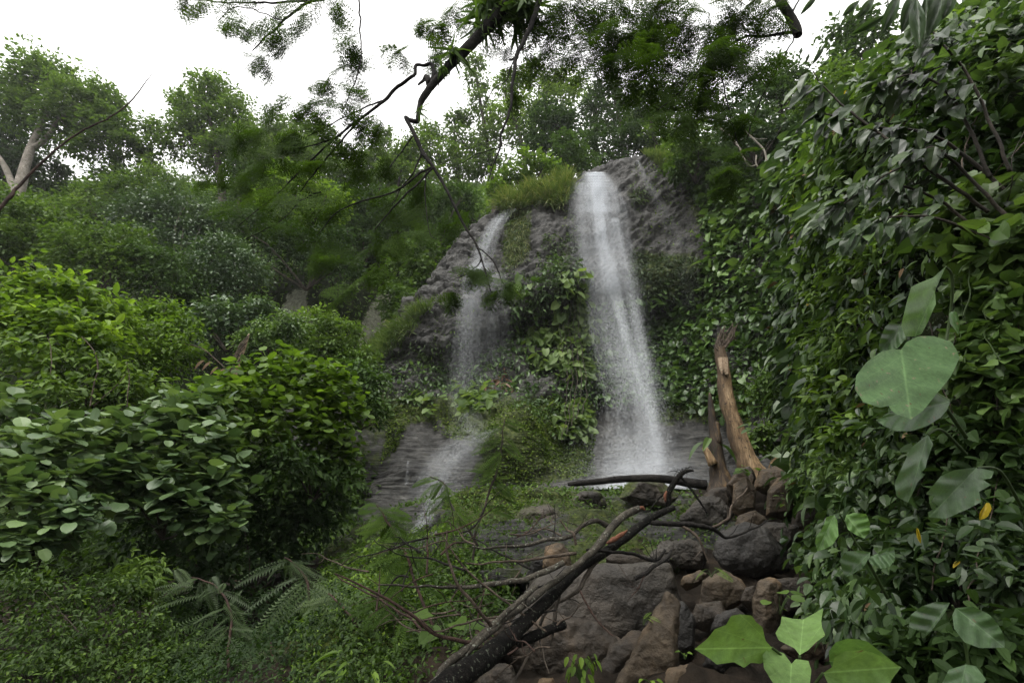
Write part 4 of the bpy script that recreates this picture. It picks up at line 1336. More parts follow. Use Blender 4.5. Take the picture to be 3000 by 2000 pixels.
def plant(name, label, cat, blobs, tpl, leaf_px, mat, cover=1.3, sub=11, tint=.5, tv=.16, up=.8, droop=.35, trunk=None,
          tmat='bark_mid', group=None, seed=0, crown="foliage", base=None, gap=0, shell=.45, sq=.85, d=None, stem_px=4, nst=6, smin=0.0):
    """a shrub or tree: blobs (u, v, radius px, distance) filled with leaves, trunk rows (u, v, radius px, distance)"""
    rng = np.random.default_rng(abs(hash_str(label)) % 100000 + seed)
    blobs = [tuple(b) if len(b) == 4 else (*b, d) for b in blobs]
    if trunk is not None:
        trunk = [[tuple(q) if len(q) == 4 else (*q, d) for q in tr] for tr in (trunk if isinstance(trunk[0], list) else [trunk])]
        root = pix(trunk[0][0][0], trunk[0][0][1], trunk[0][0][3])
    else:
        ub = np.mean([b[0] for b in blobs]); vb = max(b[1] + b[2] for b in blobs); db = np.mean([b[3] for b in blobs])
        root = pix(ub, vb, db) if base is None else pix(*base)
    e = empty(name, root, label, cat, group)
    mb = MB(); cs = []
    for b in blobs:
        C, R = blob_C(b)
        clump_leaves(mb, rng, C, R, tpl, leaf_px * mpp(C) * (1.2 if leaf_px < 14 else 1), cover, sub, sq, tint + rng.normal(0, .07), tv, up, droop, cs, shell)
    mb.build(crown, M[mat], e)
    if trunk is not None:
        mb = MB()
        for tr in trunk:
            ptube(mb, tr, None, 10, knots=.08, seed=seed + 3)
        tips = [pix(tr[-1][0], tr[-1][1], tr[-1][3]) for tr in trunk]
        rt = max(trunk[0][-1][2] * mpp(tips[0]), .01)
        for b in blobs:
            C, R = blob_C(b)
            tb = min(tips, key=lambda q: np.linalg.norm(q - C))
            mid = (tb + C) / 2 + rng.normal(0, .1, 3) * R
            tube(mb, [tb, mid, C + rng.normal(0, .2, 3) * R], [rt * .7, rt * .45, rt * .12], 5)
            for c in rng.permutation(len(cs))[:3]:
                if np.linalg.norm(cs[c] - C) < 1.6 * R: tube(mb, [C, (C + cs[c]) / 2 + rng.normal(0, .1, 3) * R, cs[c]], [rt * .25, rt * .15, rt * .06], 4)
        mb.build("trunk", M[tmat], e, True)
    elif stem_px:
        sel = rng.permutation(len(cs))[:nst]
        stems_to(e, [cs[i] for i in sel], root, stem_px * mpp(root), tmat, "stem", rng)
    return e


def hash_str(s):
    h = 7
    for ch in s: h = (h * 131 + ord(ch)) & 0x7FFFFFFF
    return h


BT = "trees on the skyline above the falls"
LT = "trees on the left skyline"
# --- far trees
plant("tree", "tall spreading tree at the far left with a pale forked trunk", "tree",
      [(150, 250, 95), (60, 330, 62), (245, 320, 90), (325, 400, 62), (190, 370, 80), (100, 225, 55), (300, 300, 55), (370, 425, 36), (240, 440, 42), (330, 360, 60), (30, 270, 45)],
      'small', 9, 'leaf_far', 1.25, 16, .42, .14, trunk=[[(30, 660, 17), (55, 560, 15), (85, 450, 11), (115, 380, 8), (145, 320, 4)], [(50, 590, 9), (20, 500, 8), (-20, 440, 6)], [(80, 440, 8), (120, 420, 8), (150, 385, 6), (170, 340, 3)]],
      tmat='bark_pale', d=30, group=LT, seed=1, crown="crown")
plant("tree", "dark tree cut off by the left edge behind the pale forked trunk", "tree",
      [(-60, 330, 110), (10, 410, 70), (90, 500, 66), (150, 570, 56), (30, 500, 70), (-40, 470, 80), (170, 500, 26)],
      'small', 9, 'leaf_dark', 1.3, 14, .45, .15, trunk=[(40, 720, 16), (30, 560, 13), (0, 430, 8)], d=34, group=LT, seed=2, crown="crown")
plant("tree", "rounded olive-green tree with a lopsided crown left of centre on the skyline", "tree",
      [(590, 255, 42), (640, 280, 62), (570, 320, 55), (690, 340, 56), (520, 300, 26), (540, 390, 62), (620, 370, 70), (480, 430, 50), (450, 380, 34), (620, 460, 70), (690, 430, 60), (720, 390, 40)],
      'small', 8, 'leaf_far', 1.2, 15, .5, .15, trunk=[(660, 720, 13), (650, 560, 11), (630, 420, 7)], d=31, group=LT, seed=3, crown="crown")
plant("tree", "small feathery tree between the lopsided tree and the hanging branches", "tree",
      [(780, 400, 50), (840, 380, 42), (890, 440, 56), (820, 470, 60), (930, 500, 55), (760, 500, 50)], 'slim', 11, 'leaf_pale', 1.0, 13, .2, .15,
      trunk=[(820, 720, 9), (830, 600, 8), (840, 480, 5)], d=30, group=LT, seed=4, crown="crown")
plant("tree", "bushy tree behind the feathery hanging leaves left of the broken branch", "tree",
      [(720, 460, 56), (790, 430, 50), (860, 400, 56), (930, 390, 44), (960, 450, 56), (880, 480, 66), (800, 500, 66), (1000, 510, 50)], 'small', 9, 'leaf_far', 1.1, 14, .35, .15,
      trunk=[(860, 760, 9), (860, 600, 8), (870, 490, 5)], d=33, group=LT, seed=44, crown="crown")
for lab, bl, lp, mt, tn, dd in [
    ("ragged small tree poking up in the sky gap right of the pale forked trunk", [(330, 500, 34), (300, 530, 40), (360, 540, 40), (345, 470, 20)], 9, 'leaf_far', .3, 31),
    ("slim leafy top rising just left of the lopsided tree", [(430, 480, 30), (440, 520, 40), (410, 540, 40), (425, 450, 18)], 9, 'leaf_far', .45, 31),
    ("uneven crown between the lopsided tree and the bushy tree behind the hanging leaves", [(740, 520, 50), (700, 500, 40), (780, 540, 50), (730, 560, 60)], 9, 'leaf_dark', .6, 30),
    ("thin high tree behind the zigzag branch tip", [(1120, 430, 28), (1110, 470, 40), (1150, 480, 40), (1130, 520, 50), (1125, 395, 18)], 9, 'leaf_pale', .2, 33),
    ("ragged greenery filling the notch left of the rounded yellow-green tree", [(1180, 470, 36), (1160, 500, 44), (1200, 430, 24)], 9, 'leaf_far', .4, 32)]:
    plant("tree", lab, "tree", bl, 'small', lp, mt, 1.0, 13, tn, .18, trunk=[(bl[1][0], bl[1][1] + 180, 5), (bl[1][0] + 4, bl[1][1] + 60, 4), (bl[0][0], bl[0][1] + 10, 2)], d=dd, group=LT, crown="crown")
plant("bush", "low green thicket under the gap of sky between the two left trees", "bush",
      [(250, 590, 56), (330, 570, 50), (400, 560, 60), (480, 560, 70), (200, 640, 60), (320, 640, 80)], 'small', 8, 'leaf_mid', 1.25, 14, .45, .16, d=27, seed=5)
plant("bush", "greyish small-leaved thicket with bare twigs below the lopsided tree", "bush",
      [(420, 650, 90), (530, 620, 80), (560, 700, 90), (450, 740, 80), (620, 640, 60)], 'small', 8, 'leaf_grey', 1.1, 16, .25, .14, d=24, seed=6, tmat='bark_pale')
for k, (lab, bl, lp, mt, tn, dd, sd) in enumerate([
    ("pale hazy tree, leftmost of the row behind the falls", [(1020, 500, 55), (1080, 470, 50), (1100, 540, 60), (980, 560, 60)], 9, 'leaf_pale', .15, 34, 11),
    ("rounded yellow-green tree in the row behind the falls, right of the zigzag branch", [(1250, 400, 42), (1220, 460, 62), (1290, 470, 60), (1180, 540, 60), (1260, 560, 70)], 8, 'leaf_mid', .62, 32, 12),
    ("grey-green tree with small twin tops behind the broken branch tip", [(1330, 360, 26), (1360, 350, 24), (1350, 420, 46), (1390, 470, 56), (1340, 520, 60)], 8, 'leaf_pale', .15, 33, 13),
    ("slender vine-covered tree, tallest of the row behind the falls", [(1393, 190, 28), (1396, 240, 30), (1400, 300, 32), (1430, 350, 34), (1420, 420, 44), (1440, 490, 50)], 8, 'leaf_pale', .22, 33, 14),
    ("leafy tree with a drooping side top behind the thin dark branch", [(1480, 250, 34), (1530, 240, 30), (1560, 205, 26), (1520, 310, 46), (1480, 350, 48), (1530, 390, 50)], 8, 'leaf_far', .75, 32, 15),
    ("broad light green tree at the middle of the row behind the falls", [(1600, 250, 36), (1650, 245, 40), (1690, 270, 36), (1630, 300, 50), (1590, 330, 46)], 8, 'leaf_far', .8, 33, 16),
    ("dark vine-draped tree at the middle of the row behind the falls", [(1600, 330, 40), (1570, 380, 52), (1630, 380, 60), (1600, 440, 50), (1680, 430, 50), (1660, 350, 34)], 9, 'leaf_dark', .35, 29, 17),
    ("dark cone-shaped tree right of the vine-draped one", [(1745, 262, 20), (1745, 290, 28), (1735, 330, 40), (1740, 380, 46)], 8, 'leaf_dark', .5, 31, 18),
    ("second narrow dark top right of the cone-shaped tree", [(1795, 240, 20), (1797, 270, 26), (1800, 310, 34), (1820, 360, 50)], 8, 'leaf_dark', .5, 30, 19),
    ("wide dark tree right above the top of the main fall", [(1770, 430, 55), (1840, 420, 60), (1860, 360, 50), (1790, 480, 40), (1880, 450, 40)], 9, 'leaf_dark', .5, 27, 20),
    ("tree half hidden behind feathery leaves right of the main fall top", [(1900, 300, 60), (1960, 340, 70), (1980, 420, 60), (1920, 400, 50)], 9, 'leaf_far', .45, 26, 21)]):
    bu, bv, br = bl[-1]
    plant("tree", lab, "tree", bl, 'small', lp, mt, 1.15, 13, tn, .14, trunk=[(bu, bv + 190, 9), (bu + 5, bv + 60, 7), (bl[0][0], bl[0][1] + 20, 3)], d=dd, group=BT, seed=sd, crown="crown", tmat='bark_mid')
for lab, bl, lp, mt, tn, dd in [
    ("thick green undergrowth left below the zigzag branch", [(1000, 630, 80), (1090, 620, 80), (1040, 720, 85), (1130, 710, 80)], 9, 'leaf_dark', .55, 27),
    ("green undergrowth directly left of the left fall top", [(1190, 640, 75), (1270, 620, 75), (1340, 600, 60), (1230, 720, 70), (1310, 680, 50)], 9, 'leaf_dark', .75, 26),
    ("large-leaved pale shrub hanging on the slope left of the left fall", [(1190, 790, 60), (1230, 730, 50), (1210, 850, 60), (1250, 800, 40)], 13, 'leaf_mid', .45, 24),
    ("dark bush on the slope below the large-leaved pale shrub", [(1190, 930, 60), (1230, 900, 45), (1160, 880, 50)], 10, 'leaf_mid', .3, 22.5),
    ("bright lime-green bush on the left slope behind the hanging branches", [(880, 580, 80), (960, 600, 60), (830, 620, 60), (900, 650, 60)], 12, 'leaf_lime', .5, 22),
    ("dark thicket over the bare grey earth face", [(760, 680, 80), (850, 720, 70), (920, 760, 60), (1000, 790, 60), (960, 700, 60)], 9, 'leaf_dark', .4, 21),
    ("twiggy grey-green thicket in the middle of the left slope", [(640, 760, 90), (720, 790, 70), (600, 840, 80), (680, 870, 60)], 8, 'leaf_grey', .15, 18.5),
    ("dark small-leaved thicket between the grey one and the lime bush", [(500, 820, 90), (430, 790, 80), (540, 880, 60)], 9, 'leaf_dark', .65, 17.5),
    ("mid green bush in the left of the slope above the lime-leaved shrub", [(260, 720, 85), (350, 710, 70), (220, 780, 70), (340, 790, 80)], 10, 'leaf_mid', .45, 17),
    ("bluish green bush at the left edge above the lime-leaved shrub", [(20, 640, 90), (120, 650, 80), (60, 730, 80), (160, 720, 60), (-40, 720, 70)], 11, 'leaf_mid', .45, 18),
    ("fresh green shrub at the foot of the bare earth face", [(930, 960, 60), (1000, 990, 60), (880, 1010, 60), (1060, 1060, 50), (960, 1040, 60)], 10, 'leaf_mid', .65, 15.5),
    ("rounded pale-flowered bush left of the fresh green shrub", [(800, 990, 62), (860, 960, 50), (740, 1010, 50)], 9, 'leaf_ivy', .6, 13.5),
    ("broad-leaved green bush above the leaning dead stalk", [(620, 930, 55), (700, 940, 60), (580, 980, 50), (760, 920, 50)], 16, 'leaf_grey', .35, 14.5),
    ("dark bush in the gap right of the big-leaved shrub", [(1060, 1130, 60), (1080, 1210, 50), (1020, 1090, 50)], 13, 'leaf_dark', .7, 13.0),
    ("bright leafy bush on the rock crest between the two falls", [(1490, 520, 42), (1550, 485, 42), (1600, 500, 36), (1460, 560, 30)], 11, 'leaf_lime', .35, 23.2),
    ("dark rounded bush on the crest beside the main fall", [(1675, 470, 46), (1720, 490, 42), (1660, 430, 40), (1640, 500, 30)], 9, 'leaf_dark', .85, 24),
    ("thick dark shrubbery on the crest right of the falls", [(2020, 440, 60), (2080, 410, 60), (1990, 500, 36), (2060, 480, 50)], 12, 'leaf_mid', .25, 19.2)]:
    plant("bush", lab, "bush", bl, 'small', lp, mt, 1.25, 14, tn, .15, d=dd, group="bushes of the wooded slopes")

# --- right skyline and the planted cliff on the right
plant("tree", "airy tree against the sky near the top right corner", "tree",
      [(2470, 110, 50), (2530, 80, 44), (2580, 130, 60), (2500, 170, 50), (2640, 180, 50), (2450, 190, 36)], 'small', 13, 'leaf_dark', .8, 13, .7, .15,
      trunk=[(2560, 380, 12), (2550, 260, 9), (2530, 160, 5)], d=17, seed=31, crown="crown")
for lab, bl, tp, lp, mt, tn, dd in [
    ("bluish dark bush on the right skyline below the hanging stub", [(2270, 220, 46), (2320, 250, 56), (2250, 290, 60), (2340, 320, 66)], 'small', 12, 'leaf_dark', .7, 18),
    ("light green bush on the right skyline above the drooping leaves", [(2450, 240, 60), (2540, 230, 60), (2400, 300, 60), (2490, 310, 70), (2600, 270, 60)], 'small', 12, 'leaf_mid', .5, 14),
    ("greyish twiggy bush below the bluish one on the right cliff", [(2170, 340, 66), (2230, 390, 70), (2160, 430, 60), (2300, 400, 60)], 'small', 11, 'leaf_grey', .2, 16.5),
    ("light fluffy bush on the right cliff above the leaning snag", [(2320, 900, 42), (2360, 930, 46), (2300, 960, 40), (2350, 1000, 46)], 'small', 11, 'leaf_mid', .6, 12.2),
    ("dark thicket at the foot of the right cliff behind the rubble", [(2250, 1150, 50), (2320, 1130, 50), (2370, 1190, 50), (2280, 1210, 40)], 'ovate', 15, 'leaf_mid', .3, 11.5),
    ("low leafy weeds along the top of the rubble slope", [(2240, 1280, 32), (2200, 1310, 26), (2290, 1310, 26), (2420, 1290, 40), (2400, 1340, 40)], 'ovate', 17, 'leaf_mid', .5, 10)]:
    plant("bush", lab, "bush", bl, tp, lp, mt, 1.2, 14, tn, .15, d=dd, group="bushes of the right cliff")


def scatter(surf, rng, n, poly, tpl, px, off=(0, .3), tint=.5, tv=.2, up=.8, droop=.4, sv=.35, mb=None, clump=0, cl_scale=1.0):
    p, nn = surf.sample(rng, n, poly)
    if len(p) == 0: return mb or MB()
    mb = mb or MB()
    if clump:
        keep = fbm(p * cl_scale, 2, int(clump * 13)) > rng.uniform(-.9, .45, len(p))
        p, nn = p[keep], nn[keep]
    o_ = rng.uniform(*off, len(p))[:, None]
    q = p + nn * o_ + rdir(rng, len(p)) * o_ * .25
    m_ = ((q - CAM) @ FWD) / FPX
    tt = tint + rng.normal(0, tv, len(q)) + .25 * fbm(q * 1.1, 2, 5)
    leaves_at(mb, rng, tpl, q, nrm(nn + .5 * rdir(rng, len(q))), px * m_, tt, up, .55, droop, sv)
    return mb


def stuff(mb, name, mat, label, cat):
    o = mb.build(name, M[mat]); tag(o, label, cat, None, "stuff"); return o


rng = np.random.default_rng(77)
hmask = ~(in_poly(hill.cu, hill.cv, EARTH[0]) | in_poly(hill.cu, hill.cv, EARTH[1]))
hill_area0 = hill.area.copy(); hill.area = hill.area * hmask
HF = [(-700, 2000), (-700, 500), (1500, 500), (1400, 1000), (1150, 1300), (1050, 1700), (900, 2000)]
mb = scatter(hill, rng, 70000, HF, 'small', 13, (0, .9), .4, .3, .8, .4, .4)
scatter(hill, rng, 22000, HF, 'ovate', 15, (0, 1.1), .45, .2, .8, .4, .4, mb, 8, .6)
scatter(hill, rng, 26000, [(-800, 2100), (-800, 1380), (1050, 1380), (1000, 2000)], 'ovate', 20, (0, .9), .1, .25, .8, .4, .4, mb)
stuff(mb, "undergrowth", 'leaf_mid', "dense green undergrowth covering the wooded hillside left of the falls", "undergrowth")
mb = scatter(ground, rng, 40000, [(-800, 2200), (-800, 1450), (700, 1500), (1000, 1640), (940, 1800), (900, 2200)], 'ovate', 18, (0, .3), .15, .2, .8, .4, .4)
scatter(ground, rng, 9000, [(450, 1780), (1020, 1760), (980, 2150), (420, 2150)], 'ovate', 15, (0, .22), .25, .3, .8, .4, .5, mb)
stuff(mb, "ground_cover", 'leaf_dark', "dark low leafy ground cover in the left gully", "undergrowth")
IVY = [(1990, 470), (2150, 330), (2450, 330), (2600, 700), (2480, 1250), (2150, 1230), (1930, 1190), (1890, 930), (2040, 890), (2070, 760), (2050, 640)]
mb = scatter(cliff, rng, 13000, IVY, 'heart', 18, (.02, .55), .45, .2, .7, .5, .4)
scatter(cliff, rng, 9000, IVY, 'small', 13, (0, .35), .3, .2, .7, .5, .4, mb)
mb = scatter(cliff, rng, 700, [(2100, 560), (2330, 560), (2300, 900), (2080, 820)], 'heart', 27, (.35, .7), .8, .15, .7, .5, .3, mb)
stuff(mb, "ivy", 'leaf_ivy', "curtain of heart-leaved creeper covering the cliff right of the falls", "creeper")
WALL = [(1490, 900), (1640, 760), (1720, 800), (1740, 1160), (1680, 1340), (1560, 1240), (1460, 1170), (1200, 1190), (1040, 1180), (1060, 1080), (1380, 1060), (1500, 980)]
mb = scatter(cliff, rng, 6500, WALL, 'ovate', 17, (.02, .4), .35, .2, .6, .5, .4, None, 1, .9)
scatter(cliff, rng, 9000, WALL, 'small', 10, (0, .3), .3, .2, .6, .5, .4, mb)
scatter(cliff, rng, 1200, [(1740, 900), (1960, 850), (2060, 950), (2060, 1200), (1900, 1190), (1750, 1200)], 'heart', 20, (.05, .35), .5, .2, .7, .5, .4, mb, 1, .9)
scatter(cliff, rng, 7000, [(1700, 900), (1960, 850), (2060, 950), (2080, 1210), (1900, 1200), (1700, 1200)], 'small', 11, (.0, .35), .25, .2, .7, .5, .4, mb, 2, .7)
stuff(mb, "wall_plants", 'leaf_ivy', "mixed small leafy plants clothing the recessed rock wall behind the falling water", "wall plants")
mb = scatter(cliff, rng, 420, [(1640, 800), (1705, 800), (1720, 1000), (1640, 1000)], 'heart', 27, (.2, .55), .75, .14, .4, .9, .25)
scatter(cliff, rng, 420, [(1540, 960), (1720, 960), (1730, 1130), (1560, 1080)], 'heart', 25, (.2, .6), .6, .16, .4, .8, .3, mb)
scatter(cliff, rng, 70, [(1500, 820), (1560, 820), (1560, 880), (1500, 880)], 'heart', 26, (.1, .4), .6, .16, .4, .8, .3, mb)
scatter(cliff, rng, 220, [(1620, 1200), (1720, 1200), (1710, 1300), (1610, 1290)], 'heart', 25, (.1, .5), .6, .16, .6, .6, .3, mb)
scatter(cliff, rng, 130, [(1200, 1160), (1290, 1160), (1280, 1230), (1200, 1230)], 'heart', 28, (.1, .5), .55, .16, .7, .5, .3, mb)
scatter(cliff, rng, 150, [(1340, 1150), (1450, 1150), (1440, 1220), (1340, 1220)], 'heart', 28, (.1, .5), .55, .16, .7, .5, .3, mb)
o = mb.build("foliage", M['leaf_pale'])
e = empty("climbing_vine", pix(1680, 1290, 17), "big pale heart-leaved climber trailing down the rock between the two falls", "climber")
o.parent = e; o.location = -np.array(e.location)
mb = MB()
for k in range(5):
    u = 1650 + 14 * k
    ptube(mb, [(u, 1290 - 20 * k, 1.0, 16.5), (u + 12, 1120, .9, 18.2), (u - 10, 960, .8, 19.2), (u + 5, 820, .5, 18.6)], None, 4, wob=.08)
mb.build("stem", M['bark_mid'], e, True)

# hanging fringe under the overhangs
mb = MB()
for poly, n in (([(1460, 800), (1640, 800), (1640, 920), (1470, 920)], 2300), ([(1840, 740), (2070, 760), (2070, 900), (1840, 890)], 4200), ([(1590, 690), (1700, 690), (1700, 850), (1560, 840)], 2200),
                ([(1490, 620), (1550, 620), (1540, 770), (1470, 800)], 700), ([(1120, 1000), (1360, 1000), (1330, 1140), (1080, 1140)], 1500), ([(1850, 550), (1900, 550), (1900, 600), (1840, 600)], 260)):
    scatter(cliff, rng, n, poly, 'slim', 15, (0, .16), .35, .2, .3, 1.0, .4, mb)
    scatter(cliff, rng, n // 2, poly, 'small', 10, (0, .2), .4, .2, .5, .6, .4, mb)
stuff(mb, "hanging_ferns", 'fern', "fringe of small ferns and moss drooping from the overhanging rock lips", "ferns")

mb = MB()
for poly, n in (([(1180, 1080), (1300, 880), (1400, 700), (1500, 640), (1480, 800), (1420, 900), (1340, 1060)], 5200), ([(1660, 620), (1690, 560), (1700, 900), (1600, 760)], 1800), ([(1850, 470), (2060, 500), (2080, 760), (1860, 760)], 2200)):
    scatter(cliff, rng, n, poly, 'slim', 11, (0, .12), .3, .25, .5, .8, .5, mb, 6, 1.4)
stuff(mb, "cliff_plants", 'moss', "small tufts of moss and fern dotted over the open rock faces", "moss")

# moss benches
mb = MB()
for poly, n in (([(1060, 1180), (1300, 1190), (1640, 1170), (1660, 1290), (1480, 1260), (1330, 1290), (1240, 1240), (1060, 1250)], 15000),
                ([(1430, 1240), (1740, 1180), (1740, 1390), (1600, 1420), (1400, 1420)], 9000), ([(1910, 1160), (2200, 1130), (2200, 1240), (1900, 1240)], 7000),
                ([(1140, 1240), (1190, 1240), (1160, 1320), (1110, 1360)], 900), ([(2000, 480), (2060, 480), (2070, 720), (2030, 700)], 1400)):
    scatter(cliff, rng, n, poly, 'moss', 6.5, (0, .07), .45, .2, .6, .4, .5, mb, 3, .9)
stuff(mb, "moss", 'moss', "yellow-green moss and tiny creepers carpeting the ledges at the foot of the falls", "moss")


def grass(surf, poly, n, px, label, seed, tint=.5, droop=.2, dirn=(0, -.5, .6)):
    rng = np.random.default_rng(seed)
    p, nn = surf.sample(rng, n, poly)
    mb = MB()
    m_ = ((p - CAM) @ FWD) / FPX
    yd = nrm(np.array(dirn) + nn * .5 + .55 * rdir(rng, len(p)))
    X, Y, Z = frames(yd, nrm(nn * .2 + UP * .8 + .4 * rdir(rng, len(p))))
    L = px * m_ * rng.uniform(.5, 1.3, len(p))
    mb.inst(TP['grass'], p, X, Y, Z, np.stack([L * 1.6, L, L * rng.uniform(.6, 1.6, len(p))], 1), np.clip(tint + rng.normal(0, .25, len(p)), 0, 1))
    o = mb.build("grass", M['grass']); tag(o, label, "grass", None, "stuff")


grass(cliff, [(1460, 600), (1440, 560), (1560, 500), (1670, 500), (1680, 560), (1650, 620), (1560, 600), (1480, 640)], 4500, 44, "tall pale grass on the rock crest between the two falls", 1, .6, dirn=(-.15, -.6, .25))
grass(cliff, [(1050, 1060), (1120, 1000), (1240, 890), (1270, 900), (1180, 1010), (1080, 1090)], 5000, 40, "bright grass on the sloping ledge left of the left fall", 2, .35)
grass(cliff, [(1880, 450), (1990, 460), (2030, 520), (1940, 500)], 2200, 24, "thin grass on the highest rock right of the main fall", 3, .5)
grass(cliff, [(1490, 640), (1550, 640), (1540, 770), (1480, 790)], 1800, 18, "yellowish grass streak on the rock between the two falls", 4, .85, dirn=(0, -.5, -.6))


# --- left shrubs near the camera
plant("shrub", "lime-green broad-leaved shrub catching the light at the left edge", "shrub",
      [(40, 860, 85, 8.4), (150, 880, 90, 8.6), (250, 900, 80, 8.8), (310, 940, 56, 8.9), (60, 960, 95, 8.0), (180, 980, 95, 8.1), (290, 1010, 70, 8.2), (-40, 960, 80, 8)],
      'ovate', 25, 'leaf_lime', .7, 16, .4, .25, up=1.2, droop=.25, group="shrubs of the left gully")
plant("shrub", "small-leaved dome-shaped shrub with yellow-green top right of the lime shrub", "shrub",
      [(410, 930, 50, 10.5), (480, 920, 44, 10.6), (530, 960, 50, 10.5), (380, 980, 60, 10.2), (470, 1000, 70, 10), (440, 1070, 80, 9.8), (530, 1040, 60, 10)],
      'small', 14, 'leaf_lime', .8, 16, .22, .16, up=1.1, group="shrubs of the left gully")
plant("shrub", "dark loose shrub with trailing stems under the lime shrub", "shrub",
      [(80, 1070, 80, 7.6), (200, 1090, 80, 7.7), (320, 1110, 80, 7.9), (150, 1170, 70, 7.2), (420, 1160, 70, 8.2), (330, 1180, 70, 8)],
      'ovate', 22, 'leaf_mid', .8, 12, .5, .25, group="shrubs of the left gully")
plant("shrub", "large round-leaved shrub filling the gully left of the falls, its top edge bright", "shrub",
      [(860, 1110, 80, 9.2), (950, 1140, 76, 9.2), (1000, 1220, 60, 9.2), (760, 1130, 80, 8.8), (680, 1180, 90, 8.2), (820, 1220, 90, 8.6), (930, 1270, 70, 8.8), (980, 1330, 46, 9), (720, 1290, 80, 8)],
      'round', 21, 'leaf_lime', .65, 16, .18, .16, up=1.5, droop=.15, group="shrubs of the left gully")
plant("shrub", "grey-green shrub with layered disc-like leaves in the left half above the dark hollow", "shrub",
      [(560, 1220, 80, 7.2), (460, 1270, 80, 6.6), (600, 1320, 80, 6.6), (360, 1330, 90, 6.2), (500, 1400, 90, 6.2), (250, 1290, 80, 6.4), (620, 1440, 64, 6.4), (400, 1450, 80, 6), (540, 1500, 70, 6.1), (640, 1540, 40, 6.2), (320, 1420, 70, 5.9)],
      'round', 35, 'leaf_grey', .5, 11, .55, .22, up=1.9, droop=.05, sq=.8, group="shrubs of the left gully")
plant("shrub", "big pale round leaves of the shrub cut by the left edge", "shrub",
      [(40, 1250, 80, 5.6), (120, 1330, 90, 5.5), (30, 1400, 90, 5.2), (170, 1430, 80, 5.4), (60, 1500, 80, 5), (200, 1520, 70, 5.2), (100, 1590, 70, 5), (20, 1640, 60, 4.8)],
      'round', 35, 'leaf_grey', .4, 10, .55, .22, up=1.9, droop=.1, group="shrubs of the left gully")
plant("shrub", "darker leafy side of the gully shrub against the wet layered rock", "shrub",
      [(950, 1400, 60, 9), (1010, 1400, 40, 9.1), (880, 1390, 80, 8.6), (820, 1380, 80, 8)],
      'ovate', 22, 'leaf_dark', 1.1, 12, .75, .2, up=1.2, group="shrubs of the left gully")
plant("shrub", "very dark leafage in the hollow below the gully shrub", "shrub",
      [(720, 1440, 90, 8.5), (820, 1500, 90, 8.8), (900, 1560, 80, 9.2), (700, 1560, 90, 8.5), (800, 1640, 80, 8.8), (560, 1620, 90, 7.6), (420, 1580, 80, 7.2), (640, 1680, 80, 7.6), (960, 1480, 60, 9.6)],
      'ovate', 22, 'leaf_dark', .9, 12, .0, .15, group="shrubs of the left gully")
plant("bush", "dense small-leaved bush filling the bottom left corner", "bush",
      [(60, 1760, 90, 4.6), (190, 1790, 90, 4.8), (320, 1760, 80, 5.2), (110, 1890, 100, 4.3), (260, 1900, 100, 4.5), (400, 1870, 90, 4.8), (60, 2000, 90, 4), (220, 2010, 100, 4.2), (380, 1990, 90, 4.4), (520, 1930, 80, 4.8), (520, 2020, 80, 4.5)],
      'ovate', 15, 'leaf_mid', .55, 18, .05, .35, up=1.0, group="bushes in the left foreground")
plant("bush", "small upright light green bush under the disc-leaved shrub", "bush",
      [(410, 1680, 40, 5.6), (430, 1730, 46, 5.6), (380, 1720, 36, 5.5)], 'long', 30, 'leaf_mid', 1.0, 10, .7, .2, group="bushes in the left foreground")


# --- compound fronds placed one by one: base pixel, tip pixel
def frond(mb, rng, b, t, d0, d1, tpl='frond', width=1.0, sag=.25, tint=.5, facing=None):
    A = pix(b[0], b[1], d0); B = pix(t[0], t[1], d1)
    L = np.linalg.norm(B - A)
    Y = (B - A) / L
    nz = facing if facing is not None else nrm(UP * .7 - FWD * .5 + .3 * rdir(rng, 1)[0])
    X, Y, Z = frames(Y[None], np.array([nz]))
    mb.inst(TP[tpl], A[None], X, Y, Z, np.array([[L * width, L, L * sag * 2]]), tint)


def fern_plant(name, label, cat, stem, fronds, mat, tpl='frond', width=1.0, group=None, smat='bark_red', seed=0, extra=0, erange=90, tint=.5):
    rng = np.random.default_rng(seed + 500)
    root = pix(stem[0][0], stem[0][1], stem[0][3])
    e = empty(name, root, label, cat, group)
    mb = MB(); Q = ptube(mb, stem, None, 6, wob=.01); mb.build("stem", M[smat], e, True)
    jobs = [(b, t, d0, d1, rng.uniform(.15, .35)) for b, t, d0, d1 in fronds]
    for k in range(extra):
        i = rng.uniform(.25, 1) * (len(stem) - 1)
        j = int(min(i, len(stem) - 2)); s = i - j
        u, v, _, d = [stem[j][q] * (1 - s) + stem[j + 1][q] * s for q in range(4)]
        a = rng.uniform(0, 2 * math.pi)
        L = erange * rng.uniform(.6, 1.2)
        jobs.append(((u, v), (u + L * math.cos(a), v - .45 * L * math.sin(a) + .25 * L), d, d + rng.uniform(-.25, .25), .3))
    for b, t, d0, d1, sg in jobs:
        mb = MB(); frond(mb, rng, b, t, d0, d1, tpl, width * rng.uniform(.85, 1.15), sg, np.clip(tint + rng.normal(0, .2), 0, 1))
        mb.build("frond", M[mat], e)
    return e


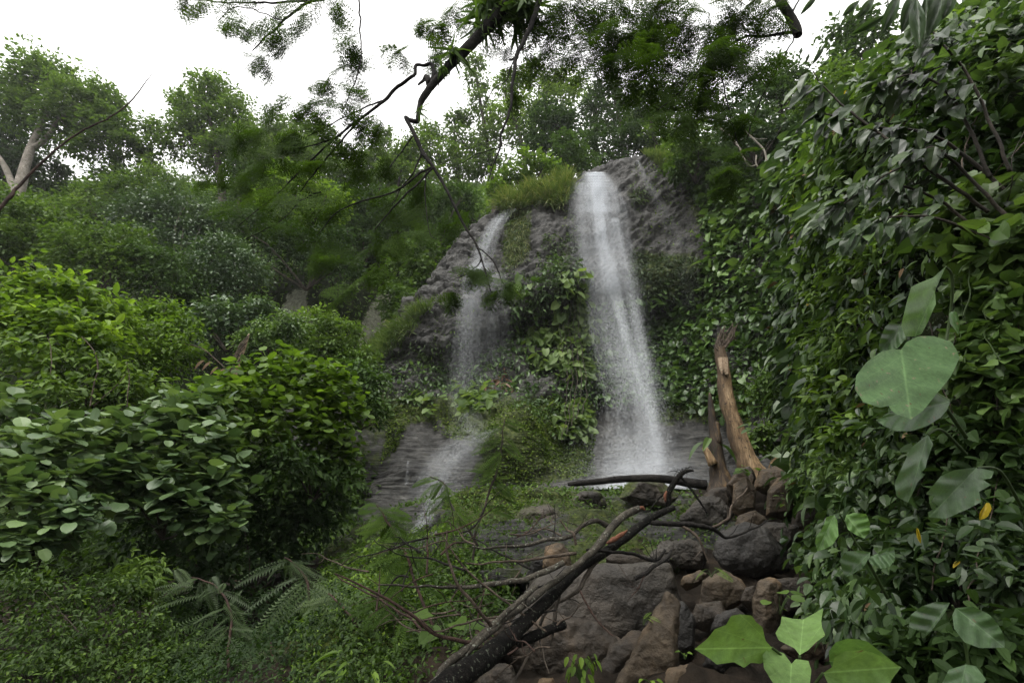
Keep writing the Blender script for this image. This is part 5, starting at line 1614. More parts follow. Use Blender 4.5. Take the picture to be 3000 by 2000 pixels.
FG = "feather-leaved saplings in the gully"
fern_plant("sapling", "feather-leaved sapling with arching fronds over the dark hollow", "sapling",
           [(905, 1760, 4, 5.2), (900, 1700, 4, 5.3), (860, 1650, 3, 5.4), (830, 1635, 2, 5.4)],
           [((850, 1640), (680, 1672), 5.4, 5.3), ((860, 1650), (930, 1660), 5.4, 5.6), ((880, 1680), (700, 1760), 5.3, 5), ((890, 1700), (730, 1850), 5.2, 4.9), ((900, 1710), (770, 1845), 5.2, 5),
            ((905, 1700), (1080, 1730), 5.2, 5.2), ((905, 1730), (1100, 1830), 5.2, 5), ((900, 1740), (960, 1880), 5.2, 5), ((905, 1745), (840, 1800), 5.2, 5.1), ((905, 1720), (1010, 1800), 5.2, 5)],
           'fern', 'mimosa', width=.5, group=FG, seed=1, extra=20, erange=100, tint=.3)
fern_plant("sapling", "feather-leaved sapling with a red stem left of the dark hollow", "sapling",
           [(668, 1990, 4, 4.6), (668, 1880, 4, 4.7), (675, 1800, 3.5, 4.8), (640, 1720, 2.5, 4.9), (560, 1690, 1.5, 5)],
           [((560, 1720), (515, 1655), 4.9, 5), ((575, 1720), (450, 1715), 4.9, 4.8), ((600, 1740), (455, 1745), 4.8, 4.6), ((640, 1730), (600, 1680), 4.8, 5), ((640, 1740), (660, 1690), 4.8, 5), ((660, 1790), (700, 1720), 4.8, 5),
            ((650, 1800), (500, 1830), 4.7, 4.4), ((660, 1830), (520, 1880), 4.7, 4.4), ((665, 1850), (560, 1950), 4.7, 4.4), ((668, 1860), (730, 1960), 4.7, 4.5), ((668, 1840), (760, 1830), 4.7, 4.8), ((668, 1900), (770, 1930), 4.7, 4.6), ((668, 1930), (590, 1990), 4.6, 4.4)],
           'fern', 'mimosa', width=.5, group=FG, seed=2, extra=24, erange=95, tint=.25)
fern_plant("sapling", "low feathery sapling at the bottom edge between the leafy bush and the bright creeper", "sapling",
           [(840, 2060, 4, 4.2), (830, 1980, 3.5, 4.3), (800, 1920, 3, 4.4), (790, 1880, 2, 4.5)], [((800, 1900), (700, 1960), 4.4, 4.2), ((800, 1920), (920, 1960), 4.4, 4.3), ((810, 1940), (740, 2000), 4.3, 4.1)],
           'fern', 'mimosa', width=.5, group=FG, seed=11, extra=24, erange=100, tint=.2)
fern_plant("sapling", "feathery sapling spreading over the mossy slope right of the dark hollow", "sapling",
           [(1080, 1960, 4, 4.4), (1060, 1860, 3.5, 4.5), (1010, 1780, 3, 4.7), (960, 1740, 2, 4.8)], [((1000, 1780), (900, 1850), 4.7, 4.5), ((1010, 1790), (1100, 1800), 4.7, 4.6), ((980, 1750), (880, 1760), 4.8, 4.7)],
           'fern', 'mimosa', width=.5, group=FG, seed=12, extra=24, erange=100, tint=.4)
fern_plant("sapling", "slender dark-stemmed sapling standing before the lower cascade", "sapling",
           [(1385, 1640, 4, 5.4), (1395, 1560, 4, 5.4), (1430, 1450, 3.5, 5.4), (1455, 1380, 3, 5.4), (1470, 1300, 2.2, 5.4), (1477, 1225, 1.2, 5.4)],
           [((1474, 1250), (1400, 1262), 5.4, 5.2), ((1472, 1290), (1385, 1312), 5.4, 5.2), ((1468, 1320), (1390, 1350), 5.4, 5.2), ((1474, 1240), (1530, 1250), 5.4, 5.6), ((1460, 1350), (1380, 1400), 5.4, 5.3), ((1468, 1300), (1540, 1340), 5.4, 5.4), ((1440, 1410), (1500, 1440), 5.4, 5.4), ((1450, 1390), (1370, 1360), 5.4, 5.4)],
           'leaf_olive', width=.8, group=FG, seed=3, extra=14, erange=90, smat='bark_mid')
fern_plant("sapling", "thin arching sapling with sparse fronds in front of the lower cascade mist", "sapling",
           [(1400, 1600, 4, 5), (1370, 1540, 3.5, 5), (1320, 1480, 3, 5.1), (1305, 1420, 2.4, 5.2), (1262, 1395, 1.4, 5.2)],
           [((1300, 1410), (1230, 1460), 5.2, 5.1), ((1310, 1440), (1250, 1500), 5.1, 5), ((1330, 1490), (1260, 1540), 5.1, 5), ((1345, 1510), (1280, 1590), 5, 5), ((1290, 1400), (1210, 1400), 5.2, 5.2), ((1330, 1480), (1400, 1530), 5.1, 5.2)],
           'leaf_olive', width=.8, group=FG, seed=4, extra=14, erange=80, smat='bark_mid')
fern_plant("sapling", "red-stemmed sapling leaning left with drooping feathery leaves beside the dark hollow", "sapling",
           [(1270, 1840, 5, 4.2), (1215, 1700, 4.5, 4.3), (1180, 1600, 4, 4.4), (1105, 1480, 2, 4.6)],
           [((1110, 1490), (1040, 1480), 4.6, 4.7), ((1120, 1500), (1060, 1560), 4.6, 4.5), ((1130, 1520), (1200, 1500), 4.5, 4.6), ((1150, 1550), (1080, 1640), 4.5, 4.4), ((1160, 1560), (1240, 1620), 4.4, 4.4), ((1180, 1600), (1100, 1700), 4.4, 4.3), ((1200, 1660), (1120, 1750), 4.3, 4.2), ((1190, 1620), (1290, 1680), 4.4, 4.4)],
           'leaf_olive', width=.9, group=FG, seed=5, extra=22, erange=110)
fern_plant("sapling", "low sapling with a bare red twig across the mossy slope", "sapling",
           [(1260, 1870, 4, 3.9), (1190, 1800, 4, 4), (1080, 1740, 3, 4.1), (980, 1680, 1.5, 4.2)],
           [((1150, 1780), (1060, 1830), 4, 3.9), ((1110, 1760), (1020, 1790), 4.05, 4), ((1190, 1800), (1150, 1900), 4, 3.8)], 'leaf_olive', width=.9, group=FG, seed=6, extra=3, erange=90)


# --- ground plants: creepers over the mound and the slope in front of it
mb = MB()
LOWER = [(860, 1900), (960, 1700), (1100, 1640), (1300, 1620), (1420, 1700), (1300, 1800), (1180, 1950), (1150, 2100), (800, 2100)]
scatter(ground, rng, 20000, LOWER, 'small', 13, (0, .16), .25, .4, .9, .3, .5, mb)
scatter(ground, rng, 9000, [(1000, 1800), (1330, 1640), (1480, 1640), (1520, 1760), (1400, 1880), (1250, 2100), (950, 2100)], 'ovate', 17, (0, .2), .15, .3, .9, .3, .5, mb)
scatter(mound, rng, 12000, [(850, 2000), (960, 1640), (1330, 1560), (1480, 1620), (1400, 1760), (1150, 2000)], 'ovate', 12, (0, .12), .45, .22, .9, .3, .4, mb, 4, 1.6)
stuff(mb, "creeper", 'leaf_mid', "bright small-leaved creeper spreading over the slope left of the fallen trunk", "creeper")
mb = MB()
scatter(mound, rng, 14000, None, 'moss', 6, (0, .04), .4, .22, .8, .3, .4, mb, 5, 1.3)
scatter(mound, rng, 9000, [(1300, 1430), (1560, 1430), (1560, 1520), (1280, 1560)], 'moss', 6, (0, .05), .6, .2, .8, .3, .4, mb, 6, 1.0)
stuff(mb, "moss", 'moss', "moss cushions over the low rock outcrop in front of the falls", "moss")
mb = MB()
scatter(mound, rng, 12000, None, 'ovate', 12, (0, .14), .4, .22, .8, .3, .4, mb, 7, 1.0)
scatter(ground, rng, 1500, [(1900, 1600), (2200, 1450), (2450, 1300), (2450, 1600), (2300, 1700)], 'ovate', 12, (0, .12), .5, .22, .8, .3, .4, mb, 7, 1.6)
stuff(mb, "ground_plants", 'leaf_mid', "scattered small green weeds growing in cracks of the outcrop and rubble", "weeds")


mb = scatter(ground, rng, 9000, LOWER, 'small', 12, (.02, .2), .35, .3, .9, .3, .5, None, 12, 1.2)
scatter(mound, rng, 5000, [(1000, 1800), (1050, 1600), (1300, 1560), (1400, 1700), (1200, 1850)], 'small', 12, (.02, .18), .35, .3, .9, .3, .5, mb, 12, 1.2)
stuff(mb, "creeper", 'leaf_lime', "patches of yellow-green young creeper among the darker creeper of the slope", "creeper")


# --- bank on the right
def surf_d(surf, u, v):
    uu_, vv_, zz_ = proj(surf.P)
    k = np.argmin((uu_ - u) ** 2 + (vv_ - v) ** 2 + (zz_ < .3) * 1e9)
    return surf.P.reshape(-1, 3)[k, 1]


mb = MB()
BK = [(2280, 400), (2500, 200), (2700, 60), (3300, -300), (3600, 2300), (2500, 2100), (2350, 1600)]
scatter(bank, rng, 34000, BK, 'small', 15, (0, .2), .1, .3, .6, .5, .7, mb, 11, .8)
scatter(bank, rng, 12000, BK, 'ovate', 24, (0, .35), .3, .35, .6, .7, .8, mb, 3, .7)
scatter(bank, rng, 6000, BK, 'heart', 30, (.05, .45), .6, .3, .5, .7, .8, mb, 9, .6)
scatter(bank, rng, 6000, BK, 'long', 38, (.05, .45), .4, .35, .5, .9, .8, mb, 5, .6)
stuff(mb, "bank_creeper", 'leaf_bank', "dark leafy undergrowth covering the steep bank on the right", "undergrowth")


def bank_plant(label, blobs, tpl, px, mat, off=.25, **kw):
    bl = []
    for u, v, r in blobs:
        d = surf_d(bank, u, v)
        bl.append((u, v, r, d - off - .4 * r * d / FPX))
    return plant(kw.pop("name", "shrub"), label, kw.pop("cat", "shrub"), bl, tpl, px, mat, group="shrubs of the right bank", **kw)


bank_plant("vine-hung leafy shrub in the top right corner", [(2800, 110, 80), (2900, 60, 90), (2990, 120, 90), (2860, 190, 70), (2960, 250, 80), (2740, 190, 60), (2990, -20, 90)], 'ovate', 38, 'leaf_bank', cover=.65, sub=10, tint=.75, tv=.22)
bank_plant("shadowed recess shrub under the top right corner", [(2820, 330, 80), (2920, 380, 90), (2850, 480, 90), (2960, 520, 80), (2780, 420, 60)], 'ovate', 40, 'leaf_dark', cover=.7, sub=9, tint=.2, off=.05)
bank_plant("heart-leaved climber at the right edge below the shadowed recess", [(2860, 640, 70), (2950, 620, 80), (2900, 740, 80), (2990, 760, 80), (2820, 700, 50)], 'heart', 52, 'leaf_ivy', cover=.6, sub=10, tint=.75, tv=.18, up=.7)
bank_plant("dense narrow-leaved shrub left of the giant heart-shaped leaf", [(2440, 880, 60), (2520, 820, 70), (2480, 960, 70), (2560, 930, 60), (2430, 1010, 50), (2520, 1040, 60), (2580, 760, 50)], 'long', 30, 'leaf_mid', cover=.7, sub=12, tint=.55, tv=.2)
bank_plant("fine-leaved shrub under the drooping leaves on the right", [(2420, 680, 50), (2500, 640, 60), (2560, 700, 60), (2460, 760, 60), (2400, 800, 40), (2600, 620, 60), (2660, 700, 60)], 'ovate', 22, 'leaf_mid', cover=.65, sub=12, tint=.4)
bank_plant("leafy shrub below the giant heart-shaped leaf", [(2450, 1120, 56), (2520, 1170, 60), (2440, 1220, 56), (2540, 1270, 60), (2480, 1310, 50)], 'ovate', 32, 'leaf_mid', cover=.75, sub=12, tint=.6)
bank_plant("lobed-leaf climber at the right edge beside the giant leaf", [(2870, 880, 60), (2960, 900, 70), (2900, 1010, 70), (2980, 1060, 70), (2860, 1130, 60), (2960, 1200, 70)], 'heart', 40, 'leaf_ivy', cover=.65, sub=11, tint=.65, tv=.2)
bank_plant("tangled small-leaved shrub above the rubble on the right", [(2400, 1400, 50), (2470, 1380, 50), (2440, 1450, 50), (2530, 1400, 50), (2370, 1470, 34)], 'long', 36, 'leaf_ivy', cover=.7, sub=12, tint=.75, tv=.2)
bank_plant("shrub with pointed hanging leaves beside the blackish boulder", [(2360, 1590, 46), (2400, 1660, 50), (2350, 1660, 36), (2440, 1600, 50), (2430, 1720, 50), (2500, 1680, 60), (2420, 1800, 40)], 'ovate', 40, 'leaf_bank', cover=.7, sub=11, tint=.6, droop=.8)
bank_plant("shiny dark-leaved shrub behind the hole-eaten leaf", [(2780, 1330, 60), (2880, 1300, 70), (2970, 1350, 70), (2900, 1440, 60), (2980, 1480, 60)], 'ovate', 50, 'leaf_dark', cover=.65, sub=10, tint=.5)
bank_plant("broad dark-leaved shrub in the lower right", [(2640, 1620, 70), (2740, 1640, 70), (2840, 1600, 70), (2940, 1620, 70), (2980, 1720, 70), (2700, 1720, 60)], 'ovate', 50, 'leaf_bank', cover=.6, sub=10, tint=.45)
bank_plant("drooping pointed-leaf shrub above the star-shaped leaves", [(2500, 1790, 50), (2570, 1760, 60), (2560, 1860, 60), (2630, 1830, 60), (2520, 1870, 40)], 'ovate', 54, 'leaf_bank', cover=.65, sub=10, tint=.5, droop=1.0)
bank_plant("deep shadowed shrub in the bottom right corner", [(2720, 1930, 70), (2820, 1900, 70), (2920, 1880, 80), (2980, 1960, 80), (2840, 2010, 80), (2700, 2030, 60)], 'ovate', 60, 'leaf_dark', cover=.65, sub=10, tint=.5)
bank_plant("shrub in the middle of the bank between the giant leaf and the toothed pair", [(2600, 1330, 60), (2660, 1250, 60), (2600, 1430, 60), (2680, 1540, 60), (2560, 1480, 50), (2720, 1350, 50)], 'ovate', 40, 'leaf_bank', cover=.7, sub=11, tint=.55)

mb = scatter(bank, rng, 5000, [(2350, 520), (2700, 60), (3000, 60), (2780, 330), (2450, 760)], 'ovate', 30, (.1, .5), .4, .3, .6, .7, .6, None, 4, 1.4)
scatter(bank, rng, 3500, [(2380, 850), (2560, 700), (2600, 1000), (2420, 1300)], 'ovate', 24, (.1, .4), .3, .3, .6, .7, .6, mb, 4, 1.8)
stuff(mb, "bank_creeper", 'leaf_mid', "lighter yellow-green creeper on the upper and outer edge of the right bank", "creeper")
# thin stems wandering through the leaves of the bank
rg = np.random.default_rng(21)
e = empty("vine", pix(2800, 1900, 3), "thin bare vine stems wandering up through the leaves of the right bank", "vine")
for k in range(34):
    u, v = rg.uniform(2400, 2950), rg.uniform(500, 1800)
    a = rg.uniform(.6, 2.4); L = rg.uniform(160, 420)
    pts = []
    for q in range(4):
        uu_, vv_ = u + L * q / 3 * math.cos(a) + rg.uniform(-25, 25), v - L * q / 3 * math.sin(a) + rg.uniform(-25, 25)
        pts.append((uu_, vv_, 2.4 - .5 * q, surf_d(bank, uu_, vv_) - rg.uniform(.35, .6)))
    mb = MB(); ptube(mb, pts, None, 5, wob=.02, seed=k); mb.build("stem", M[('bark_twig', 'bark_mid', 'fern')[k % 3]], e, True)

mb = scatter(bank, rng, 150, BK, 'ovate', 26, (.15, .45), .5, .3, .5, .8, .5)
stuff(mb, "dead_leaves", 'dead', "withered brown leaves caught in the greenery of the right bank", "dead leaves")
mb = scatter(bank, rng, 60, BK, 'ovate', 22, (.15, .45), .5, .3, .5, .8, .5)
stuff(mb, "yellowing_leaves", 'yellow_leaf', "small yellowing leaves dotted through the right bank", "leaves")

# drooping broad leaves leaning to the lower left
e = empty("shrub", pix(2900, 900, 3.4), "drooping shrub whose long broad leaves all hang to the lower left over the gorge", "shrub", "shrubs of the right bank")
mb = MB(); ms = MB()
rg = np.random.default_rng(12)
stems = [[(2950, 560, 6, 3.3), (2740, 400, 5, 3.4), (2560, 370, 4, 3.5), (2400, 330, 2, 3.6)], [(2900, 620, 6, 3.2), (2680, 470, 5, 3.2), (2460, 300, 3, 3.4), (2380, 210, 1.5, 3.4)],
         [(2950, 640, 6, 3.1), (2750, 440, 4, 3.1), (2620, 500, 3, 3.1), (2440, 620, 2, 3.2)], [(2900, 700, 5, 3.2), (2700, 560, 4, 3.2), (2530, 550, 3, 3.2), (2420, 640, 2, 3.2)],
         [(2900, 520, 6, 3.1), (2800, 300, 4, 3.1), (2680, 220, 3, 3.2), (2560, 260, 2, 3.3)], [(2960, 500, 5, 3), (2850, 250, 4, 3), (2760, 130, 3, 3), (2700, 60, 2, 3)],
         [(2900, 700, 5, 3.1), (2740, 640, 4, 3.1), (2600, 640, 3, 3.1), (2500, 720, 2, 3.1)]]
for st_ in stems:
    Q = ptube(ms, st_, None, 5, wob=.01)
    n = len(Q)
    idx = rg.integers(int(n * .3), n, 30)
    P_ = Q[idx] + rg.normal(0, .04, (30, 3))
    m_ = ((P_ - CAM) @ FWD) / FPX
    dirs = nrm(np.array([-.62, -.1, -.55]) + .38 * rdir(rg, 30))
    X, Y, Z = frames(dirs, nrm(np.array([-.5, -.55, .65]) + .35 * rdir(rg, 30)))
    L = m_ * rg.uniform(55, 105, 30)
    mb.inst(leaf_ovate(.38, .12, 0, .03), P_, X, Y, Z, np.stack([L * rg.uniform(.8, 1.15, 30), L, L], 1), np.clip(rg.normal(.5, .28, 30), 0, 1))
mb.build("foliage", M['leaf_bank'], e); ms.build("stem", M['bark_mid'], e, True)


# --- individually shaped large leaves
def hero(mb, left, right, base, tip, d0, d1, tilt=0.0, curl=.05, nl=64, nt=5, sag=.1):
    """leaf blade: outline sides from base to tip (photo px), distance d0 at the base and d1 at the tip; tilt = distance change to the right side"""
    def side(pts):
        P_ = np.array([base] + list(pts) + [tip], float)
        L = np.concatenate([[0], np.cumsum(np.linalg.norm(np.diff(P_, axis=0), axis=1))])
        t = np.linspace(0, L[-1], nl)
        return np.stack([np.interp(t, L, P_[:, 0]), np.interp(t, L, P_[:, 1])], 1)
    Ls, Rs = side(left), side(right)
    t = np.linspace(0, 1, nl)
    base_, tip_ = np.array(base, float), np.array(tip, float)
    mid = base_ + (tip_ - base_) * t[:, None]
    ax = nrm((tip_ - base_)[None])[0]; Ln = np.linalg.norm(tip_ - base_)
    rowsP, rowsU = [], []
    lat = np.linspace(-1, 1, 2 * nt + 1)
    wmax = max(np.abs(np.cross(Rs - base_, ax)).max(), np.abs(np.cross(Ls - base_, ax)).max())
    for a_ in lat:
        q = mid + (Rs - mid) * a_ if a_ >= 0 else mid + (Ls - mid) * (-a_)
        along = ((q - base_) @ ax) / Ln
        across = np.cross(q - base_, ax) / wmax
        d = d0 + (d1 - d0) * along + tilt * across - curl * d0 * (np.abs(across) ** 1.3) * .5 + sag * .12 * d0 * along ** 2
        d = d + .006 * d0 * np.sin(along * 19 - np.abs(across) * 5 + base[0]) * np.abs(across) ** .5
        rowsP.append(pix(q[:, 0], q[:, 1], d)); rowsU.append(np.stack([across * .5 * 2 * .5, along], 1))
    P_ = np.stack(rowsP); U_ = np.stack(rowsU)
    a_, b_ = P_.shape[:2]
    i = np.arange(a_ - 1)[:, None] * b_; j = np.arange(b_ - 1)[None]
    F = np.stack([i + j, i + j + 1, i + b_ + j + 1, i + b_ + j], -1).reshape(-1, 4)
    mb.add(P_.reshape(-1, 3), F, .5, U_.reshape(-1, 2))


def hero_plant(name, label, cat, root, leaves, stem=None, group=None):
    e = empty(name, pix(*root), label, cat, group)
    for k, lf in enumerate(leaves):
        mat, args, lab = lf
        mb = MB(); hero(mb, **args)
        o = mb.build("leaf", M[mat], e, True)
        if lab: o["label"] = lab
    mb = MB()
    for s_ in stem or []:
        ptube(mb, s_, None, 7)
    if mb.n: mb.build("stem", M['fern'], e, True)
    return e


hero_plant("broadleaf_plant", "light green plant with five big star-shaped leaves at the bottom of the picture", "plant", (2380, 2200, 1.6), [
    ('hero_lime', dict(left=[(2240, 1935), (2229, 1943), (2200, 1940), (2180, 1955), (2150, 1938), (2100, 1945), (2075, 1925)], right=[(2243, 1876), (2234, 1836), (2214, 1820), (2203, 1802), (2167, 1798), (2142, 1803), (2127, 1829), (2094, 1842), (2072, 1870)], base=(2262, 1896), tip=(2034, 1900), d0=1.45, d1=1.35, tilt=.06), None),
    ('hero_lime', dict(left=[(2328, 1898), (2281, 1874), (2272, 1853), (2287, 1827), (2290, 1804), (2323, 1811)], right=[(2368, 1903), (2390, 1880), (2418, 1860), (2408, 1836), (2406, 1818), (2412, 1780), (2386, 1795)], base=(2343, 1918), tip=(2354, 1813), d0=1.5, d1=1.62, tilt=.03), None),
    ('hero_lime', dict(left=[(2296, 1912), (2252, 1898), (2234, 1916), (2238, 1956), (2265, 2000), (2270, 2050)], right=[(2332, 1929), (2368, 1934), (2377, 1961), (2372, 2010), (2350, 2050)], base=(2319, 1943), tip=(2310, 2090), d0=1.45, d1=1.3), None),
    ('hero_lime', dict(left=[(2439, 1952), (2444, 1925), (2479, 1905), (2529, 1903), (2560, 1912), (2591, 1925)], right=[(2430, 2010), (2470, 2060), (2530, 2080), (2600, 2030), (2612, 1990)], base=(2412, 1970), tip=(2640, 1953), d0=1.5, d1=1.42, tilt=-.05), None),
    ('hero', dict(left=[(2428, 1907), (2448, 1880), (2484, 1869), (2520, 1872), (2542, 1878), (2573, 1903)], right=[(2440, 1960), (2500, 1970), (2560, 1960)], base=(2430, 1936), tip=(2628, 1946), d0=1.62, d1=1.58, tilt=-.05), "darker star-shaped leaf behind the others")],
    stem=[[(2380, 2150, 8, 1.6), (2360, 2040, 7, 1.55), (2345, 1990, 5, 1.52), (2343, 1920, 4, 1.5)], [(2360, 2040, 5, 1.55), (2412, 1970, 4, 1.5)], [(2350, 2000, 4, 1.5), (2300, 1930, 4, 1.48), (2262, 1896, 4, 1.45)]])
HG = "large single leaves on the right"
hero_plant("broadleaf_plant", "plant with a giant pale heart-shaped leaf and a puckered leaf curling above it", "plant", (2800, 1250, 2.4), [
    ('hero_spot', dict(left=[(2615, 1022), (2579, 1031), (2539, 1060), (2508, 1100), (2504, 1140), (2530, 1178), (2579, 1194), (2602, 1185), (2610, 1200), (2624, 1212)], right=[(2655, 1002), (2691, 984), (2736, 984), (2789, 1002), (2812, 1046), (2785, 1104), (2740, 1158), (2704, 1203)], base=(2640, 1024), tip=(2669, 1228), d0=2.0, d1=1.85, tilt=.05), "giant heart-shaped leaf with brown spots at its tip"),
    ('hero', dict(left=[(2735, 812), (2690, 830), (2669, 841), (2655, 890), (2640, 953), (2652, 985)], right=[(2748, 800), (2738, 841), (2742, 890), (2718, 944), (2700, 978)], base=(2771, 781), tip=(2680, 986), d0=2.15, d1=2.05, curl=.12), "puckered leaf hanging folded above the giant leaf"),
    ('hero_dull', dict(left=[(2610, 945), (2593, 957), (2575, 1000)], right=[(2655, 990), (2630, 1020), (2600, 1030)], base=(2646, 950), tip=(2575, 1030), d0=2.25, d1=2.2), None),
    ('hero_dull', dict(left=[(2740, 1150), (2680, 1175), (2620, 1205)], right=[(2775, 1200), (2758, 1221), (2720, 1245), (2673, 1262), (2624, 1262), (2590, 1248)], base=(2785, 1175), tip=(2566, 1230), d0=2.2, d1=2.1), "dull leaf under the giant one")],
    stem=[[(2830, 1280, 6, 2.5), (2740, 1150, 5, 2.3), (2660, 1040, 4, 2.1), (2640, 1022, 3, 2.02)], [(2740, 1150, 4, 2.3), (2780, 950, 4, 2.3), (2790, 820, 4, 2.2), (2771, 781, 3, 2.15)], [(2740, 1150, 4, 2.3), (2785, 1175, 4, 2.2)]], group=HG)
hero_plant("broadleaf_plant", "plant with a long ragged leaf hanging down below the giant leaf", "plant", (2800, 1300, 2.6), [
    ('hero_dull', dict(left=[(2671, 1309), (2636, 1380), (2620, 1416), (2627, 1454)], right=[(2734, 1300), (2716, 1349), (2712, 1370), (2698, 1385), (2712, 1388), (2689, 1411), (2676, 1440)], base=(2718, 1272), tip=(2660, 1472), d0=2.1, d1=1.95, tilt=.04), None)],
    stem=[[(2830, 1330, 5, 2.6), (2760, 1260, 4, 2.3), (2718, 1272, 3, 2.1)]], group=HG)
hero_plant("broadleaf_plant", "plant with a wide hole-eaten dark leaf at the right", "plant", (2990, 1500, 2.4), [
    ('hero_dull', dict(left=[(2796, 1376), (2756, 1394), (2712, 1447), (2738, 1452), (2728, 1470), (2750, 1482), (2718, 1500)], right=[(2912, 1380), (2905, 1400), (2880, 1405), (2904, 1420), (2868, 1440), (2875, 1470), (2832, 1492), (2770, 1519)], base=(2862, 1368), tip=(2722, 1514), d0=2.0, d1=1.9, tilt=.05), None)],
    stem=[[(2990, 1480, 5, 2.3), (2930, 1380, 4, 2.15), (2862, 1368, 3, 2)]], group=HG)
hero_plant("broadleaf_plant", "plant with two toothed leaves side by side above a crinkled pair", "plant", (2560, 1700, 2.8), [
    ('hero', dict(left=[(2421, 1514), (2408, 1550), (2390, 1572), (2388, 1590)], right=[(2453, 1523), (2457, 1568), (2439, 1595), (2415, 1608)], base=(2444, 1508), tip=(2395, 1613), d0=2.4, d1=2.3), "left one of the two toothed leaves"),
    ('hero', dict(left=[(2475, 1523), (2484, 1550), (2502, 1563), (2520, 1572)], right=[(2502, 1501), (2538, 1505), (2549, 1532), (2547, 1560)], base=(2479, 1508), tip=(2533, 1576), d0=2.4, d1=2.3), "right one of the two toothed leaves"),
    ('hero_dull', dict(left=[(2520, 1612), (2478, 1614), (2461, 1640), (2466, 1665)], right=[(2548, 1630), (2530, 1660), (2500, 1680)], base=(2550, 1616), tip=(2478, 1690), d0=2.5, d1=2.4), None),
    ('hero_dull', dict(left=[(2560, 1625), (2590, 1608), (2620, 1600)], right=[(2550, 1650), (2580, 1665), (2605, 1660), (2622, 1640)], base=(2540, 1630), tip=(2621, 1612), d0=2.5, d1=2.45), None)],
    stem=[[(2600, 1750, 5, 2.8), (2540, 1640, 4, 2.55), (2490, 1560, 3, 2.5), (2460, 1505, 2.5, 2.42)]], group=HG)
hero_plant("broadleaf_plant", "plant with wide dark hanging leaves in the lower right corner", "plant", (2850, 2050, 2.2), [
    ('hero_dull', dict(left=[(2740, 1762), (2700, 1775), (2668, 1800), (2663, 1835)], right=[(2770, 1790), (2745, 1825), (2730, 1845)], base=(2783, 1764), tip=(2712, 1857), d0=2.0, d1=1.9), None),
    ('hero_dull', dict(left=[(2790, 1800), (2795, 1840), (2825, 1880), (2870, 1897)], right=[(2850, 1775), (2900, 1800), (2925, 1830), (2942, 1860)], base=(2800, 1780), tip=(2944, 1896), d0=1.9, d1=1.8), None),
    ('hero_dull', dict(left=[(2780, 1960), (2760, 2000)], right=[(2860, 1950), (2890, 1990)], base=(2830, 1945), tip=(2800, 2080), d0=1.8, d1=1.7), None)],
    stem=[[(2850, 2100, 5, 2.1), (2830, 1900, 4, 2.05), (2790, 1772, 3, 1.98)], [(2830, 1960, 3, 2), (2830, 1945, 3, 1.85)]], group=HG)

# long leaves hanging into the top right of the picture
e = empty("overhanging_plant", pix(2760, -40, 1.9), "cluster of long strap leaves hanging down from the top edge at the right", "plant")
mb = MB()


def long_leaf(mb, b, t, d, w, curl=.1, d1=None):
    b, t = np.array(b, float), np.array(t, float)
    ax = (t - b) / np.linalg.norm(t - b); pr = np.array([-ax[1], ax[0]])
    L = np.linalg.norm(t - b)
    s = [(.15, .45), (.35, .95), (.55, 1), (.75, .7), (.9, .32)]
    hero(mb, [b + ax * L * a_ - pr * w * q / 2 for a_, q in s], [b + ax * L * a_ + pr * w * q / 2 for a_, q in s], b, t, d, d1 or d * .96, .02, curl, 14, 2)


for b, t, w, d in [((2640, -30), (2580, 107), 36, 1.9), ((2680, -30), (2640, 100), 40, 1.85), ((2683, -10), (2692, 136), 50, 1.8), ((2714, -20), (2708, 122), 34, 1.9), ((2765, -30), (2716, 112), 46, 1.85), ((2600, 42), (2490, 104), 24, 2.0),
                   ((2520, 0), (2466, 50), 20, 2.1), ((2565, -10), (2512, 54), 26, 2.1), ((2400, -20), (2343, 46), 16, 2.2), ((2415, 135), (2378, 192), 13, 2.3), ((2350, 138), (2343, 162), 9, 2.4), ((2800, -40), (2760, 60), 40, 1.8), ((2740, -60), (2735, 60), 40, 1.95), ((2372, 155), (2358, 190), 8, 2.4)]:
    long_leaf(mb, b, t, d, w)
mb.build("foliage", M['hero_dull'], e, True)
mb = MB(); ptube(mb, [(2800, -60, 5, 1.9), (2700, -30, 4, 1.95), (2560, -20, 3, 2.05), (2400, -40, 2, 2.2)], None, 5)
ptube(mb, [(2600, -20, 2, 2.0), (2604, 42, 1.5, 2.0)], None, 5)
mb.build("stem", M['bark_mid'], e, True)

